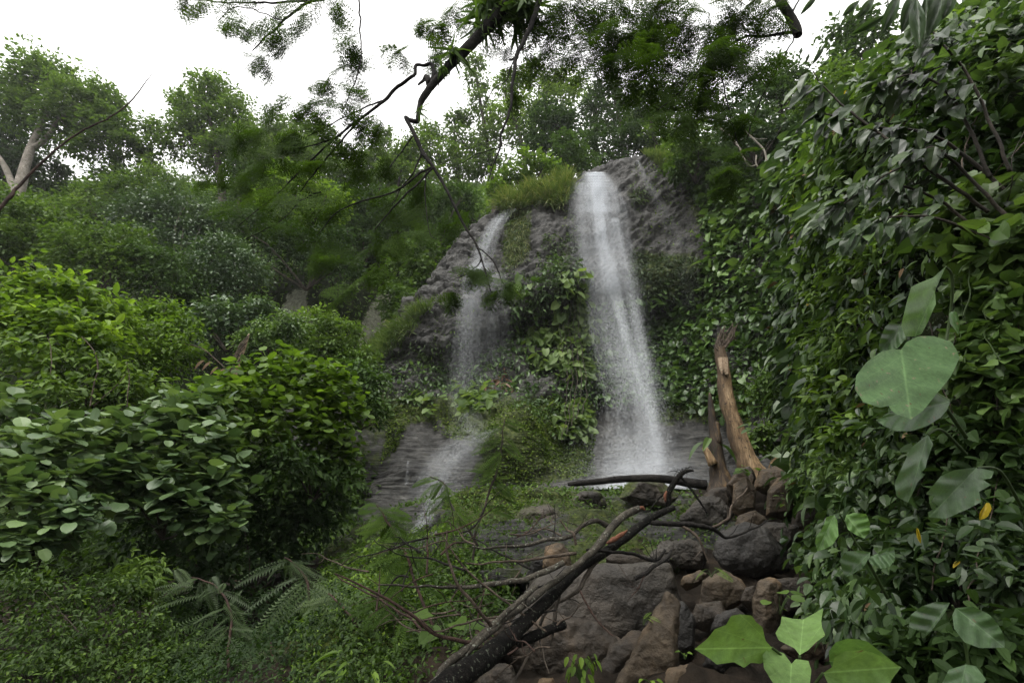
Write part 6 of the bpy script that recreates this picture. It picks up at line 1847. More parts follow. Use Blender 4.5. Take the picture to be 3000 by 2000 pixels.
# ------------------------------------------------------------------ overhanging branches close to the camera
FEATHER = [
    # upper left spray
    (580, 10, 55, 5.4), (660, 50, 62, 5.4), (740, 110, 58, 5.3), (720, 20, 66, 5.3), (820, 30, 60, 5.2), (800, 110, 40, 5.2), (900, 20, 50, 5.1), (840, 90, 50, 5.2), (770, 165, 26, 5.2), (980, 20, 40, 5.0),
    # hanging strands
    (1010, 110, 44, 5.0), (1020, 190, 44, 5.0), (1050, 150, 34, 5.0), (1050, 330, 40, 5.0), (1060, 420, 44, 5.0), (1000, 420, 44, 5.1), (760, 380, 44, 5.3), (700, 400, 40, 5.4), (840, 420, 44, 5.2), (960, 230, 26, 5.1), (880, 380, 40, 5.2), (820, 330, 34, 5.3), (1110, 380, 30, 5.0), (1040, 260, 40, 5.0), (1010, 330, 36, 5.0), (960, 300, 34, 5.0), (905, 300, 26, 5.1), (940, 360, 40, 5.1),
    # mid mass
    (1330, 30, 36, 5.2), (1390, 20, 40, 5.2), (1300, 90, 24, 5.2), (1250, 60, 24, 5.2), (1480, 120, 34, 5.0), (1540, 190, 28, 5.0), (1500, 260, 24, 5.0), (1290, 160, 24, 5.1), (1180, 150, 20, 5.2),
    (700, 470, 60, 5.6), (790, 430, 66, 5.6), (880, 450, 66, 5.5), (640, 510, 46, 5.7), (750, 550, 76, 5.5), (860, 560, 76, 5.4), (960, 520, 56, 5.4), (950, 630, 76, 5.3), (1040, 600, 66, 5.3), (870, 680, 66, 5.3),
    (1020, 720, 70, 5.2), (930, 760, 56, 5.2), (1100, 680, 66, 5.2), (1080, 800, 50, 5.1), (1150, 590, 60, 5.3), (1230, 620, 60, 5.3), (1190, 700, 54, 5.2), (1270, 700, 44, 5.2), (1010, 850, 40, 5.1), (700, 620, 46, 5.5), (1320, 640, 40, 5.2), (1150, 440, 44, 5.3), (1090, 500, 44, 5.3), (1240, 540, 44, 5.3), (1460, 850, 16, 4.75), (1425, 815, 18, 4.8), (1495, 830, 14, 4.75), (1395, 790, 14, 4.8), (1330, 860, 14, 4.85)]
FEATHER_R = [
    (1560, 40, 44, 4.8), (1620, 80, 56, 4.8), (1680, 40, 66, 4.8), (1640, 160, 44, 4.8), (1740, 120, 66, 4.7), (1800, 40, 80, 4.7), (1780, 190, 54, 4.7), (1870, 110, 86, 4.6), (1940, 40, 90, 4.6), (1960, 160, 86, 4.6), (1880, 230, 66, 4.6),
    (2040, 80, 84, 4.5), (2050, 210, 84, 4.5), (1970, 280, 60, 4.5), (2130, 40, 80, 4.4), (2140, 160, 80, 4.4), (2110, 270, 66, 4.4), (2030, 340, 56, 4.5), (2210, 90, 60, 4.4), (2210, 210, 50, 4.3), (2160, 350, 46, 4.4), (2250, 20, 50, 4.4), (1500, 20, 36, 4.8),
    (2170, 450, 26, 4.3), (2150, 490, 26, 4.3), (2130, 530, 20, 4.3)]


def feather_mass(blobs, rng, cover, size_px, tint):
    """sprays: thin drooping twigs carrying two rows of feathery leaves"""
    mb, tw = MB(), MB()
    for u, v, r, d in blobs:
        C, R = blob_C((u, v, r, d))
        nf = 12
        nt = max(3, int(cover * math.pi * r * r / (TAREA['feather'] * size_px ** 2) / nf))
        for k in range(nt):
            q = rdir(rng, 1)[0] * R * rng.random() ** .5 * np.array([1.1, 1.2, .85])
            dr = nrm((np.array([-.5, 0, -.45]) + .75 * rdir(rng, 1)[0])[None])[0]
            L = R * rng.uniform(.7, 1.2)
            t = np.linspace(0, 1, nf)[:, None]
            P = C + q + dr * L * (t - .4) - UP * (t ** 2) * L * .2
            tube(tw, P[::4], [.004, .003, .0015], 3, step=L / 5)
            nn = nrm((UP * .8 - FWD * .5 + .5 * rdir(rng, 1)[0])[None])
            sd = np.cross(dr, nn[0]); sgn = np.where(np.arange(nf) % 2, 1, -1)[:, None]
            dirs = nrm(dr * .8 + sd * sgn * .9 - UP * .25 + .22 * rdir(rng, nf))
            X, Y, Z = frames(dirs, nn + .25 * rdir(rng, nf))
            LL = size_px * mpp(C) * rng.uniform(.7, 1.2, nf) * (1 - .3 * t[:, 0])
            mb.inst(TP['feather'], P, X, Y, Z, LL, np.clip(tint + rng.normal(0, .1) + rng.normal(0, .1, nf), 0, 1))
    return mb, tw


e = empty("overhanging_branch", pix(1500, -120, 4.6), "dark crooked limb with feathery leaves reaching down from the top edge, its end zigzagging", "branch", "overhanging limbs")
mb = MB()
ptube(mb, [(1520, -60, 22, 4.6), (1450, 50, 19, 4.6), (1400, 110, 16, 4.65), (1330, 180, 14, 4.7), (1270, 245, 11, 4.75), (1235, 295, 9, 4.8), (1226, 335, 7, 4.8), (1222, 355, 7, 4.8), (1200, 352, 6, 4.8), (1188, 345, 5, 4.8),
           (1210, 385, 6, 4.8), (1240, 450, 6, 4.8), (1270, 490, 5, 4.8), (1310, 560, 4, 4.8), (1360, 660, 3.5, 4.8), (1395, 715, 3, 4.8), (1420, 790, 2.2, 4.8), (1438, 855, 1.2, 4.8)], None, 12, knots=.12, seed=2, step=.03)
mb.build("limb", M['limb'], e, True)
subs = [
    [(1268, 255, 9), (1270, 215, 7), (1263, 188, 6), (1240, 190, 5), (1218, 192, 5), (1217, 215, 5), (1200, 228, 5), (1160, 260, 5), (1130, 290, 5), (1080, 330, 4), (1000, 390, 3), (900, 480, 2.5), (820, 560, 2), (700, 660, 1)],
    [(1258, 248, 9), (1250, 225, 8), (1240, 235, 5), (1226, 250, 3)],
    [(1126, 293, 3), (1080, 310, 2.5), (1000, 350, 2), (900, 400, 1.2)],
    [(1270, 492, 4), (1225, 510, 4), (1210, 525, 3), (1150, 565, 3), (1060, 590, 2.5), (990, 620, 1.8), (930, 690, 1)],
    [(1268, 495, 3.5), (1200, 560, 3), (1160, 600, 2.5), (1100, 670, 1.5)],
    [(1235, 450, 3), (1215, 500, 2.5), (1180, 545, 2), (1150, 600, 1.2)],
    [(1210, 400, 2.5), (1180, 440, 2), (1140, 490, 1.5)],
    [(1250, 500, 2.2), (1245, 580, 2), (1260, 680, 1.2), (1280, 700, .8)],
    [(1395, 715, 2), (1410, 760, 2), (1370, 800, 1), (1330, 815, .7)],
    [(1395, 720, 2), (1440, 760, 2), (1480, 840, 1), (1490, 850, .6)],
    [(940, 560, 2.5), (880, 590, 2), (820, 650, 1.5), (720, 700, 1)], [(1000, 395, 2.5), (940, 420, 2), (860, 440, 1.5)], [(1060, 345, 3), (960, 460, 2.5), (880, 560, 1.5)],
]
for s_ in subs:
    mb = MB(); ptube(mb, [(*q, 4.85 + (1200 - q[0]) * .0012 if q[0] < 1200 else 4.8) for q in s_], None, 6, knots=.12, wob=.01)
    mb.build("branch", M['limb'], e, True)
mb, tw = feather_mass(FEATHER[28:], np.random.default_rng(4), 2.4, 58, .5)
mb.build("foliage", M['leaf_olive'], e); tag(tw.build("twig", M['limb'], e), kind="stuff")
rg = np.random.default_rng(9)
for u, v, r, n, L, lab in ((1440, 20, 44, 110, 80, "biggest tuft of dark strap leaves, at the top edge on the crooked limb"), (1530, 5, 40, 90, 90, "dark strap-leaved tuft hanging at the top edge right of the biggest tuft"),
                      (1405, 75, 26, 40, 56, "small strap-leaved tuft on the limb just below the biggest tuft"), (1330, 150, 16, 44, 56, "pale pointed tuft halfway down the upper side of the crooked limb"),
                      (1228, 322, 8, 16, 36, "tiny tuft of leaves near the zigzag end of the crooked limb"), (1295, 200, 12, 20, 36, "short tuft beside the broken bent stub of the crooked limb")):
    C, R = blob_C((u, v, r, 4.6))
    p = C + rdir(rg, n) * R * .6
    X, Y, Z = frames(nrm(rdir(rg, n) + np.array([0, 0, -.35])), nrm(UP + .7 * rdir(rg, n)))
    LL = L * mpp(C) * rg.uniform(.6, 1.3, n)
    mb = MB()
    mb.inst(TP['strap'], p, X, Y, Z, np.stack([LL * 1.1, LL, LL], 1), np.clip(rg.normal(.3, .2, n), 0, 1))
    o = mb.build("epiphyte", M['leaf_mid']); tag(o, lab, "epiphyte", "tufts of strap-leaved ferns on the crooked limb")

e = empty("overhanging_branch", pix(1000, -150, 5.0), "light feathery spray hanging from the top edge against the white sky at the left", "branch", "overhanging limbs")
mb, tw = feather_mass(FEATHER[:28], np.random.default_rng(5), 2.4, 56, .45)
mb.build("foliage", M['leaf_olive'], e); tag(tw.build("twig", M['limb'], e), kind="stuff")
mb = MB()
for s_ in ([(1000, -40, 5, 5.1), (900, 10, 4, 5.2), (800, 90, 3, 5.3), (740, 150, 1.5, 5.3)], [(950, 0, 4, 5.2), (780, 8, 3, 5.3), (620, 5, 2, 5.4), (500, -10, 1, 5.5)], [(1050, -40, 3, 5), (1055, 60, 2.5, 5), (1052, 200, 2, 5), (1000, 330, 1, 5)], [(820, 60, 2, 5.2), (700, 20, 1.5, 5.3), (640, 60, 1, 5.3)]):
    ptube(mb, s_, None, 6, wob=.015)
mb.build("branch", M['limb'], e, True)

e = empty("overhanging_branch", pix(2250, -150, 4.4), "broken dark limb stub with dense feathery leaves hanging from the top edge right", "branch", "overhanging limbs")
mb, tw = feather_mass(FEATHER_R, np.random.default_rng(6), 9, 64, .45)
mb.build("foliage", M['leaf_olive'], e); tag(tw.build("twig", M['limb'], e), kind="stuff")
mb = MB()
ptube(mb, [(2270, -40, 12, 4.4), (2285, 0, 13, 4.4), (2310, 40, 14, 4.4), (2328, 75, 14, 4.4), (2338, 104, 11, 4.4)], None, 10, knots=.15, step=.02)
mb.build("limb", M['limb'], e, True)
for s_ in ([(2322, 92, 5), (2250, 105, 4.5), (2180, 110, 4), (2110, 150, 3.5), (2040, 215, 3), (1990, 270, 2), (1930, 320, 1)], [(2330, 105, 2.2), (2290, 180, 2), (2230, 290, 1.8), (2185, 410, 1.2)], [(2290, 10, 4), (2265, -5, 4), (2240, -20, 4)], [(2320, 40, 3), (2345, -5, 2)],
           [(2110, 150, 2.5), (2120, 250, 2), (2160, 420, 1)], [(2020, 230, 2), (1960, 210, 1.5), (1880, 220, 1)]):
    mb = MB(); ptube(mb, [(*q, 4.4) for q in s_], None, 6, knots=.1, wob=.01); mb.build("branch", M['limb'], e, True)

e = empty("overhanging_branch", pix(1620, -120, 4.5), "thin dark branch hanging straight down right of the crooked limb", "branch", "overhanging limbs")
mb = MB()
ptube(mb, [(1600, -60, 9, 4.5), (1575, 20, 8, 4.5), (1560, 70, 8, 4.5), (1530, 130, 7, 4.5), (1512, 170, 6, 4.5), (1502, 250, 4.5, 4.5), (1495, 320, 4, 4.5), (1470, 390, 3.5, 4.5), (1462, 440, 2.5, 4.5), (1430, 530, 1, 4.5)], None, 8, knots=.15, wob=.01, step=.03)
mb.build("limb", M['limb'], e, True)
for s_ in ([(1512, 165, 4), (1498, 176, 3), (1492, 172, 2)], [(1510, 170, 2), (1495, 200, 2), (1480, 240, 1.5), (1440, 270, 1.5), (1395, 360, .8)], [(1525, 150, 2), (1560, 130, 1.2), (1580, 124, .7)], [(1468, 400, 2), (1465, 430, 2), (1400, 450, 1.3), (1350, 480, .8)], [(1465, 410, 1.5), (1500, 435, 1.2), (1540, 440, .8)]):
    mb = MB(); ptube(mb, [(*q, 4.5) for q in s_], None, 5, wob=.01); mb.build("branch", M['limb' if s_[0][0] != 1525 else 'bark_red'], e, True)

# long arching cane at the left
e = empty("cane", pix(-40, 660, 3.2), "long thin reddish cane arching up from the left edge across the pale trunk", "cane")
mb = MB(); ptube(mb, [(-60, 680, 6, 3.2), (0, 610, 5, 3.2), (60, 540, 4, 3.25), (150, 450, 3, 3.3), (230, 390, 2.4, 3.35), (320, 345, 2, 3.4), (380, 300, 2, 3.45), (420, 250, 1.3, 3.5), (448, 212, .6, 3.5)], None, 7, wob=.004)
mb.build("stem", M['bark_red'], e, True)
mb = MB(); ptube(mb, [(28, 583, 4, 3.2), (38, 570, 4, 3.2), (44, 548, .8, 3.2)], None, 5); mb.build("thorn", M['bark_red'], e, True)

# bare roots and twigs on the right cliff
e = empty("bare_branch", pix(2240, 500, 14), "pale bare curved branches lying in the creeper of the right cliff", "branch")
for s_ in ([(2110, 375, 3), (2150, 410, 3), (2175, 455, 3), (2195, 485, 3), (2215, 482, 2)], [(2195, 395, 3), (2220, 420, 3), (2242, 450, 3), (2246, 480, 3), (2235, 492, 3), (2216, 485, 2.5), (2215, 455, 2)],
           [(2246, 485, 2.5), (2300, 455, 2), (2345, 415, 1.2)], [(2250, 495, 2), (2265, 520, 2), (2268, 545, 1)], [(2160, 350, 1.5), (2200, 400, 1.5), (2246, 408, 1)]):
    mb = MB(); ptube(mb, [(*q, 13.8) for q in s_], None, 6, wob=.03); mb.build("branch", M['bark_pale'], e, True)

# leaning dead stalk at the left
e = empty("dead_stalk", pix(680, 1130, 10.2), "leaning dead stalk with drooping dry leaf ribs among the left shrubs", "dead stalk")
mb = MB(); ptube(mb, [(678, 1130, 6, 10), (695, 1080, 6, 10), (718, 1010, 5, 10), (730, 978, 2, 10)], None, 7, knots=.1); mb.build("stem", M['wood_pale'], e, True)
mb = MB()
rg = np.random.default_rng(3)
for k in range(13):
    t = rg.uniform(0, .8)
    u0_, v0_ = 730 - 35 * t, 980 + 100 * t
    ptube(mb, [(u0_, v0_, 1.6, 9.95), (u0_ - 18 - 10 * rg.random(), v0_ + 30, 1.4, 9.9), (u0_ - rg.uniform(30, 60), v0_ + rg.uniform(50, 90), .8, 9.9)], None, 4)
ptube(mb, [(530, 1005, 1.2, 9.8), (590, 1020, 1.5, 9.8), (640, 1060, 1.5, 9.8), (660, 1080, 1, 9.8)], None, 4)
mb.build("leaf_rib", M['bark_twig'], e, True)
mb = MB()
for u, v, L in ((600, 1055, 36), (620, 1060, 34), (660, 1080, 32), (640, 1075, 30)):
    P_ = pix(u, v, 9.8); X, Y, Z = frames(np.array([[-.5, -.2, -.6]]), np.array([[0, -.7, .7]]))
    mb.inst(TP['ovate'], P_[None], X, Y, Z, L * mpp(P_), .3)
mb.build("dry_leaf", M['dead'], e)

# trailing climbing stems in the left shrubs
e = empty("climbing_plant", pix(265, 1190, 7), "thin pale climbing stems with sparse leaflets dangling before the dark gap at the left", "climber")
mb = MB(); ml = MB()
for s_ in ([(262, 1190, 2.2, 7), (275, 1120, 2, 7), (285, 1060, 2, 7), (272, 1020, 1.5, 7), (240, 985, 1, 7)], [(370, 1190, 1.5, 7), (378, 1120, 1.5, 7), (370, 1060, 1, 7)], [(270, 1190, 1.5, 7), (330, 1140, 1.5, 7), (380, 1080, 1, 7)], [(150, 1130, 1.5, 7), (150, 1030, 1.3, 7), (140, 990, 1, 7)]):
    Q = ptube(mb, s_, None, 5, wob=.02)
    k = rg.integers(0, len(Q), 14)
    X, Y, Z = frames(rdir(rg, 14) + np.array([0, 0, -.4]), rdir(rg, 14) + UP)
    ml.inst(TP['ovate'], Q[k], X, Y, Z, 13 * mpp(Q[0]) * rg.uniform(.6, 1.3, 14), .6)
mb.build("stem", M['bark_twig'], e, True); ml.build("foliage", M['leaf_lime'], e)


# --- little plants on the rubble
def herb(label, root, d, n, px, mat, tpl='ovate', spread=40, height=50, seed=0, name="weed", droop=.3):
    rg = np.random.default_rng(seed)
    R0 = pix(root[0], root[1], d)
    e = empty(name, R0, label, "plant", "small plants on the rubble")
    ms, ml = MB(), MB()
    m_ = mpp(R0)
    for k in range(n):
        T_ = pix(root[0] + rg.uniform(-spread, spread), root[1] - rg.uniform(.3, 1) * height, d + rg.uniform(-1, 1) * spread * m_)
        tube(ms, [R0, (R0 + T_) / 2 + np.array([0, 0, .15 * height * m_]), T_], [.0035, .0025, .0012], 4)
        out = nrm((T_ - R0)[None] * np.array([1, 1, .2]) + 1e-4)
        X, Y, Z = frames(out + np.array([[0, 0, -droop]]), UP[None] + .3 * rdir(rg, 1) - .35 * FWD[None])
        ml.inst(TP[tpl], T_[None], X, Y, Z, px * m_ * rg.uniform(.7, 1.2), np.clip(rg.normal(.5, .2), 0, 1))
    ms.build("stem", M['fern'], e); ml.build("foliage", M[mat], e)


herb("small herb with rounded leaves growing against the upright slab", (2285, 1800), 4.3, 8, 34, 'leaf_mid', 'round', 46, 70, 1)
herb("weed with hanging oval leaves at the bottom edge before the flat brown boulder", (1705, 2010), 3.5, 22, 30, 'leaf_lime', 'ovate', 42, 100, 2, droop=1.5)
herb("young fern sprig between the small oval stone and the blackish boulder", (2085, 1690), 5.0, 7, 40, 'leaf_lime', 'fern', 26, 30, 3, "fern")
herb("tiny fern sprig at the edge of the pointed pyramid rock", (1885, 1830), 3.9, 4, 30, 'leaf_lime', 'fern', 16, 26, 4, "fern")
herb("little three-leaved seedling in the grit right of the pyramid rock", (2008, 1930), 3.9, 5, 16, 'leaf_lime', 'ovate', 16, 22, 5)
herb("lone pale seedling at the bottom edge under the pyramid rock", (1905, 2000), 3.5, 4, 26, 'leaf_lime', 'ovate', 26, 14, 6)
herb("pale leafy weed growing over the brown block behind the blackish boulder", (2310, 1500), 6.8, 12, 24, 'leaf_pale', 'ovate', 26, 70, 7)
herb("green weed on the rock beside the snag foot", (2190, 1395), 7.9, 10, 20, 'leaf_mid', 'heart', 26, 30, 8)
herb("narrow-leaved sprout reaching left across the snags", (2090, 1330), 6.8, 3, 60, 'leaf_ivy', 'long', 30, 60, 9, droop=.9)
herb("broad-leaved sprout behind the branches at the left of the fallen trunk", (1320, 1900), 3.2, 9, 62, 'leaf_mid', 'heart', 90, 130, 10)
herb("tall sprout with long leaves at the bottom edge left of the fallen trunk", (1050, 2010), 3.6, 9, 60, 'leaf_lime', 'long', 80, 100, 11)
herb("leafy sprout reaching over the tall tan snag foot from the right", (2290, 1330), 7.4, 14, 34, 'leaf_ivy', 'ovate', 110, 90, 12)
herb("grassy tuft drooping over the stones below the snag", (2340, 1330), 8.5, 26, 60, 'grass', 'strap', 18, 26, 13, "grass_tuft", 1.2)

# yellow and red single leaves
mb = MB()
hero(mb, [(2870, 1500), (2868, 1518)], [(2900, 1473), (2906, 1490), (2892, 1515)], (2890, 1472), (2869, 1523), 1.9, 1.88, nl=10, nt=2)
o = mb.build("yellow_leaf", M['yellow_leaf'], None, True); tag(o, "single yellow leaf below the hole-eaten dark leaf", "leaf")
mb = MB()
hero(mb, [(2684, 1555), (2686, 1575)], [(2692, 1550), (2699, 1575)], (2686, 1545), (2698, 1592), 2.2, 2.18, nl=10, nt=2)
o = mb.build("yellow_leaf", M['yellow_leaf'], None, True); tag(o, "thin yellow leaf in the lower right bank beside the toothed pair", "leaf")
mb = MB()
hero(mb, [(2780, 915), (2782, 945)], [(2805, 915), (2812, 950)], (2795, 912), (2808, 980), 2.1, 2.08, nl=10, nt=2)
o = mb.build("yellow_leaf", M['hero_spot'], None, True); tag(o, "yellow-mottled leaf right of the puckered leaf", "leaf")
mb = scatter(cliff, np.random.default_rng(8), 40, [(1430, 1100), (1500, 1090), (1490, 1150), (1430, 1160)], 'long', 26, (.1, .4), .5, .3, .5, .7, .3)
stuff(mb, "red_leaves", 'red_leaf', "patch of reddish young leaves on the wall between the two falls", "leaves")


# ------------------------------------------------------------------ falling water
def fall(mb, path, n, len_m=.07, wid_m=.011, seed=0, core=.5, jit=.25, spread_d=.25, dens=None, tint=(.5, 1.0), fuzz=.3, on=None):
    """droplets along rows (u, v, half-width px, d): each a small stretched drop drawn out along the flow"""
    rg = np.random.default_rng(seed)
    n = int(n * 4.2); wid_m *= .66; len_m *= .95
    C = np.array([pix(q[0], q[1], q[3]) for q in path])
    Wd = np.array([q[2] * mpp(c) for q, c in zip(path, C)])
    L = np.concatenate([[0], np.cumsum(np.linalg.norm(np.diff(C, axis=0), axis=1))])
    # density along the path
    ts = np.linspace(0, L[-1], 200)
    w = np.interp(ts, L, dens if dens is not None else np.ones(len(path)))
    t = rg.choice(ts, n, p=w / w.sum()) + rg.uniform(0, L[-1] / 200, n)
    fi = np.interp(t, L, np.arange(len(L)))
    P = catmull(C, np.clip(fi, 0, len(C) - 1))
    P2 = catmull(C, np.clip(fi + .05, 0, len(C) - 1 + .05))
    D = nrm(P2 - P + 1e-6 * UP)
    wd = np.interp(t, L, Wd)
    a = np.where(rg.random(n) < core, rg.normal(0, .38, n), rg.uniform(-1, 1, n))
    # strands: denser and thinner threads across the width
    strand = vnoise(np.stack([a * 5 + 40, t * .35, np.full(n, seed * 1.7)], -1), 5)
    keep = strand > rg.uniform(-1.1, .75, n)
    P, D, a, wd, t = P[keep], D[keep], a[keep], wd[keep], t[keep]
    n = len(P)
    fz = rg.normal(0, fuzz, n) * (rg.random(n) < .3)
    P = P + np.array([1.0, 0, 0]) * ((a + fz) * wd)[:, None] + np.array([0, 1.0, 0]) * (rg.normal(0, spread_d, n) * (.3 + .7 * t / L[-1]))[:, None]
    cy = cliff_y(P) if on is None else on(P)
    P = P + ((np.minimum(P[:, 1], cy - .06 - rg.uniform(0, .14, n)) - P[:, 1]) * (cy < 90))[:, None] * (P - CAM) / (P[:, 1:2] - CAM[1])
    D = nrm(D + jit * .4 * rdir(rg, n))
    X, Y, Z = frames(D, rdir(rg, n))
    l = len_m * rg.uniform(.4, 1.6, n)
    wv = wid_m * rg.uniform(.5, 1.5, n)
    drop = T([(0, -.5, 0), (.5, -.1, .1), (0, .5, 0), (-.5, .1, -.1)], [(0, 1, 2), (0, 2, 3)])
    mb.inst(drop, P, X, Y, Z, np.stack([wv, l, wv], 1), rg.uniform(*tint, n))


def first_y(P):
    """distance of the nearest rock surface (outcrop, cliff) on the same line of sight"""
    u_, v_, _ = proj(P)
    return ZM2[np.clip((v_ / 8).astype(int), 0, 259), np.clip((u_ / 8).astype(int), 0, 399)]


ZM2 = ZM.copy()
_u, _v, _z = proj(mound.P)
_iu, _iv = (_u / 8).astype(int), (_v / 8).astype(int)
_ok = (_iu >= 0) & (_iu < 400) & (_iv >= 0) & (_iv < 260)
np.minimum.at(ZM2, (_iv[_ok], _iu[_ok]), mound.P[..., 1][_ok])


def water_thing(name, label, specs, mat, parent=None):
    mb = MB()
    for sp in specs: fall(mb, **sp)
    o = mb.build(name, M[mat])
    if label: tag(o, label, "waterfall", "waterfalls")
    return o


MAIN0 = [(1742, 512, 30, 22.3), (1750, 545, 48, 21.8), (1762, 600, 58, 21.2), (1785, 720, 66, 20.3), (1812, 850, 66, 19.2), (1840, 980, 66, 18.3), (1866, 1100, 66, 17.4), (1888, 1220, 68, 16.6), (1902, 1320, 72, 16.0), (1912, 1400, 80, 15.4)]
MAIN = [(1742, 508, 22, 22.3), (1752, 540, 48, 21.8), (1762, 600, 72, 21.2), (1772, 720, 80, 20.3), (1796, 850, 82, 19.2), (1814, 980, 84, 18.3), (1842, 1100, 86, 17.4), (1866, 1220, 88, 16.6), (1868, 1320, 96, 16.0), (1866, 1405, 108, 15.3)]
CORE = [(1740, 508, 16, 22.2), (1748, 560, 34, 21.5), (1768, 700, 40, 20.3), (1800, 860, 40, 19.0), (1836, 1000, 36, 18.0), (1870, 1120, 30, 17.2), (1905, 1250, 30, 16.2), (1925, 1390, 36, 15.3)]
LIP = [(1745, 505, 26, 22.6), (1745, 520, 44, 22.2), (1750, 560, 56, 21.6), (1758, 620, 60, 21.1)]
LEFTV = [(1692, 535, 24, 22.0), (1696, 600, 34, 21.3), (1712, 720, 40, 20.4), (1740, 860, 44, 19.6), (1780, 1000, 46, 18.6), (1820, 1150, 46, 17.6)]
EDGE = [(1800, 640, 14, 20.8), (1836, 800, 18, 19.6), (1868, 950, 18, 18.5), (1893, 1080, 18, 17.5), (1916, 1220, 18, 16.6), (1930, 1360, 22, 15.7)]
water_thing("waterfall", "tall main waterfall dropping free from the rock crest on the right of centre", [
    dict(path=CORE, n=46000, len_m=.08, wid_m=.015, seed=19, core=.8, spread_d=.15, dens=[1.8, 1.6, 1.2, 1, .8, .7, .7, .6]),
    dict(path=MAIN, n=76000, len_m=.075, wid_m=.016, seed=1, core=.55, dens=[1.6, 1.7, 1.5, 1.25, 1, .9, .85, .85, .8, .8]),
    dict(path=LIP, n=26000, len_m=.06, wid_m=.02, seed=2, core=.7, jit=.8, spread_d=.12),
    dict(path=LEFTV, n=14000, len_m=.07, wid_m=.013, seed=3, dens=[1.3, 1.2, .9, .6, .5, .4]),
    dict(path=EDGE, n=13000, len_m=.08, wid_m=.015, seed=4, spread_d=.15)], 'spray')
water_thing("waterfall", "thinner left waterfall sliding down the dark rock then falling as a veil", [
    dict(path=[(1500, 612, 14, 22.2), (1465, 640, 24, 21.8), (1435, 690, 30, 21.3), (1415, 740, 34, 20.8), (1400, 790, 30, 20.3)], n=15000, len_m=.06, wid_m=.016, seed=5, spread_d=.03, jit=.5, fuzz=.15),
    dict(path=[(1415, 770, 34, 20.5), (1395, 820, 40, 19.7), (1378, 880, 36, 19.0), (1368, 980, 40, 18.7), (1362, 1080, 46, 18.5), (1362, 1190, 54, 18.0), (1380, 1265, 60, 16.6)], n=17000, len_m=.07, wid_m=.011, seed=6, spread_d=.15, dens=[1.4, 1.6, 1.3, 1, .8, .7, .6]),
    dict(path=[(1450, 800, 30, 20), (1450, 860, 40, 19.2), (1445, 960, 50, 18.9), (1440, 1060, 56, 18.7)], n=7000, len_m=.06, wid_m=.009, seed=7, dens=[1.2, 1, .6, .4])], 'spray')
water_thing("waterfall", "lower cascade fanning over the layered rock toward the lower left", [
    *[dict(path=[(1455 - 26 * k, 1256 + 5 * k + 4 * (k % 2), 16, 15.9), (1405 - 28 * k, 1292 + 6 * k, 22, 15.5), (1350 - 22 * k, 1345 + 5 * k, 26, 15.1), (1312 - 16 * k, 1410, 28, 14.8), (1300 - 16 * k, 1475, 30, 13.8)],
           n=(1500, 1900, 1600, 1200, 800)[k], len_m=.06, wid_m=.011, seed=30 + k, spread_d=.08, jit=.5, fuzz=.6, dens=[.5, .9, 1.2, 1, .7]) for k in range(5)],
    dict(path=[(1270, 1460, 30, 12.6), (1250, 1510, 26, 11.6), (1225, 1560, 24, 10.8), (1200, 1610, 26, 10.0)], n=3600, len_m=.045, wid_m=.010, seed=9, spread_d=.03, jit=.9, on=first_y)], 'spray')
water_thing("waterfall", "faint side trickle running down the rock face right of the main fall", [
    dict(path=[(1868, 470, 6, 22), (1885, 510, 12, 21.5), (1912, 560, 16, 21.0), (1945, 620, 16, 20.7), (1975, 680, 22, 20.3), (1990, 720, 34, 19.9)], n=2600, len_m=.06, wid_m=.010, seed=10, spread_d=.02, jit=.5, fuzz=.15),
    dict(path=[(1990, 700, 30, 19.9), (2005, 800, 40, 19.4), (2020, 900, 50, 19)], n=1500, len_m=.05, wid_m=.008, seed=11)], 'spray')
water_thing("waterfall", "tiny thread of water on the layered rock left of the lower cascade", [
    dict(path=[(1196, 1350, 4, 15.9), (1194, 1380, 5, 15.6), (1190, 1420, 7, 15.3)], n=180, len_m=.05, wid_m=.011, seed=12, spread_d=.02)], 'spray')
mb = MB()
fall(mb, [(1850, 1240, 90, 16.4), (1870, 1380, 150, 15.2), (1880, 1430, 150, 14.6)], 60000, .05, .03, 21, jit=1.5, spread_d=.5, fuzz=.6, dens=[0, .5, 1])
fall(mb, MAIN[3:], 16000, .06, .03, 22, jit=.6, spread_d=.5, fuzz=.9, core=.2)
fall(mb, [(1390, 1260, 50, 15.8), (1330, 1340, 70, 15), (1280, 1430, 80, 14.4), (1250, 1520, 70, 13)], 9000, .05, .025, 23, jit=1.5, spread_d=.4, fuzz=.8, dens=[0, 1, .8, 0])
fall(mb, [(1375, 880, 70, 18.8), (1390, 1000, 90, 18.5), (1400, 1180, 110, 18)], 8000, .05, .025, 24, jit=1.2, spread_d=.4, fuzz=.6)
stuff(mb, "spray_mist", 'mist', "fine drifting spray around the falls", "mist")

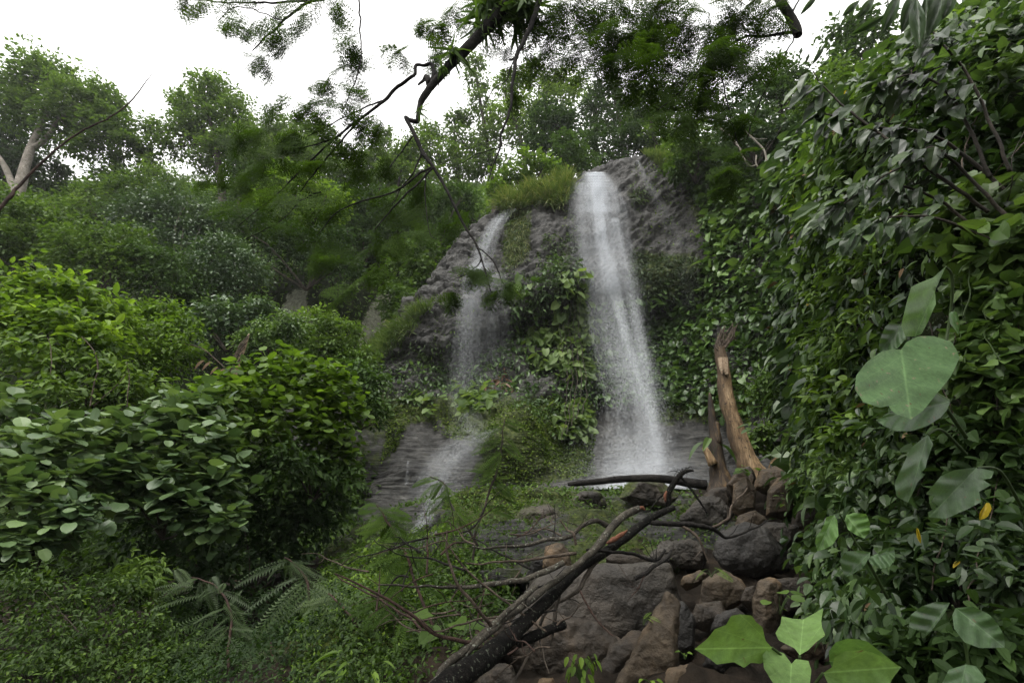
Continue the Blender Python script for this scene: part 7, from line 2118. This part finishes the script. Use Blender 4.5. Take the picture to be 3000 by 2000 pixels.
# shallow water at the foot of the main fall
t = NT("pool_water")
nz = t.noise(3.0, 5, .6, vec=t.pos((1, 2.5, 1)), dist=1.0)
colw = t.ramp(nz, [(.3, (.20, .21, .22)), (.55, (.45, .46, .48)), (.8, (.75, .77, .79))])
t.done(t.principled(colw, .18, .5, t.bump(nz, .4, .05)).outputs[0]); M['pool'] = t.m
PW = pix(1900, 1440, 13.0)
ang = np.linspace(0, 2 * math.pi, 48, endpoint=False)
rr = 1 + .12 * np.sin(ang * 3 + 1) + .08 * np.sin(ang * 7)
mb = MB()
V = np.stack([PW[0] + 2.3 * rr * np.cos(ang), PW[1] + .2 + 1.1 * rr * np.sin(ang), np.full(48, PW[2])], 1)
V = np.concatenate([V, [PW]])
F = np.stack([np.arange(48), (np.arange(48) + 1) % 48, np.full(48, 48)], 1)
mb.add(V, F); o = mb.build("stream", M['pool'], None, True); tag(o, kind="structure")

# ------------------------------------------------------------------ unseen tree added over the camera to darken the foreground
e = empty("tree", (3.6, -3.2, 0), "unseen spreading tree added to shade the foreground, its crown above the frame", "tree")
mb = MB(); rg = np.random.default_rng(61)
for c_, r_ in (((.5, -2.4, 6.6), 2.6), ((4.2, -1.2, 6.4), 2.6), ((6.5, .6, 6.0), 2.0), ((-3.6, -2.2, 6.4), 2.4), ((-6.0, -.6, 5.6), 2.0), ((2.4, -4.6, 6.0), 2.6), ((-1.6, -5.0, 5.6), 2.4)):
    clump_leaves(mb, rg, np.array(c_), r_, 'ovate', .24, .55, 14, .55, .5, .2)
mb.build("crown", M['leaf_dark'], e)
mb = MB()
tube(mb, [(3.6, -3.2, -.8), (3.5, -3.1, 2.5), (3.0, -3.2, 5.0), (2.0, -3.2, 6.4)], [.34, .26, .2, .1], 12, knots=.1)
for q in ((4.2, -1.2, 6.4), (-3.6, -2.2, 6.4), (.5, -2.4, 6.6), (6.2, .2, 6.0)):
    tube(mb, [(3.1, -3.2, 4.6), ((3.1 + q[0]) / 2, (q[1] - 3.2) / 2, 6.0), q], [.14, .09, .03], 7)
mb.build("trunk", M['bark_mid'], e, True)

# ------------------------------------------------------------------ damp air
t = NT("haze")
pv = t.new("ShaderNodeVolumePrincipled")
pv.inputs["Color"].default_value = (.90, .91, .92, 1)
pv.inputs["Density"].default_value = 0.00045
pv.inputs["Anisotropy"].default_value = 0.2
t.link(pv.outputs[0], t.out.inputs["Volume"])
mb = MB()
lo, hi = np.array([-720.0, -720.0, -60.0]), np.array([720.0, 720.0, 60.0])
V = np.array([[(lo, hi)[i][0], (lo, hi)[j][1], (lo, hi)[k][2]] for i in (0, 1) for j in (0, 1) for k in (0, 1)])
mb.add(V, [(0, 1, 3, 2), (4, 6, 7, 5), (0, 4, 5, 1), (2, 3, 7, 6), (0, 2, 6, 4), (1, 5, 7, 3)])
o = mb.build("haze", t.m); tag(o, "thin damp haze filling the gorge", "haze", None, "stuff")
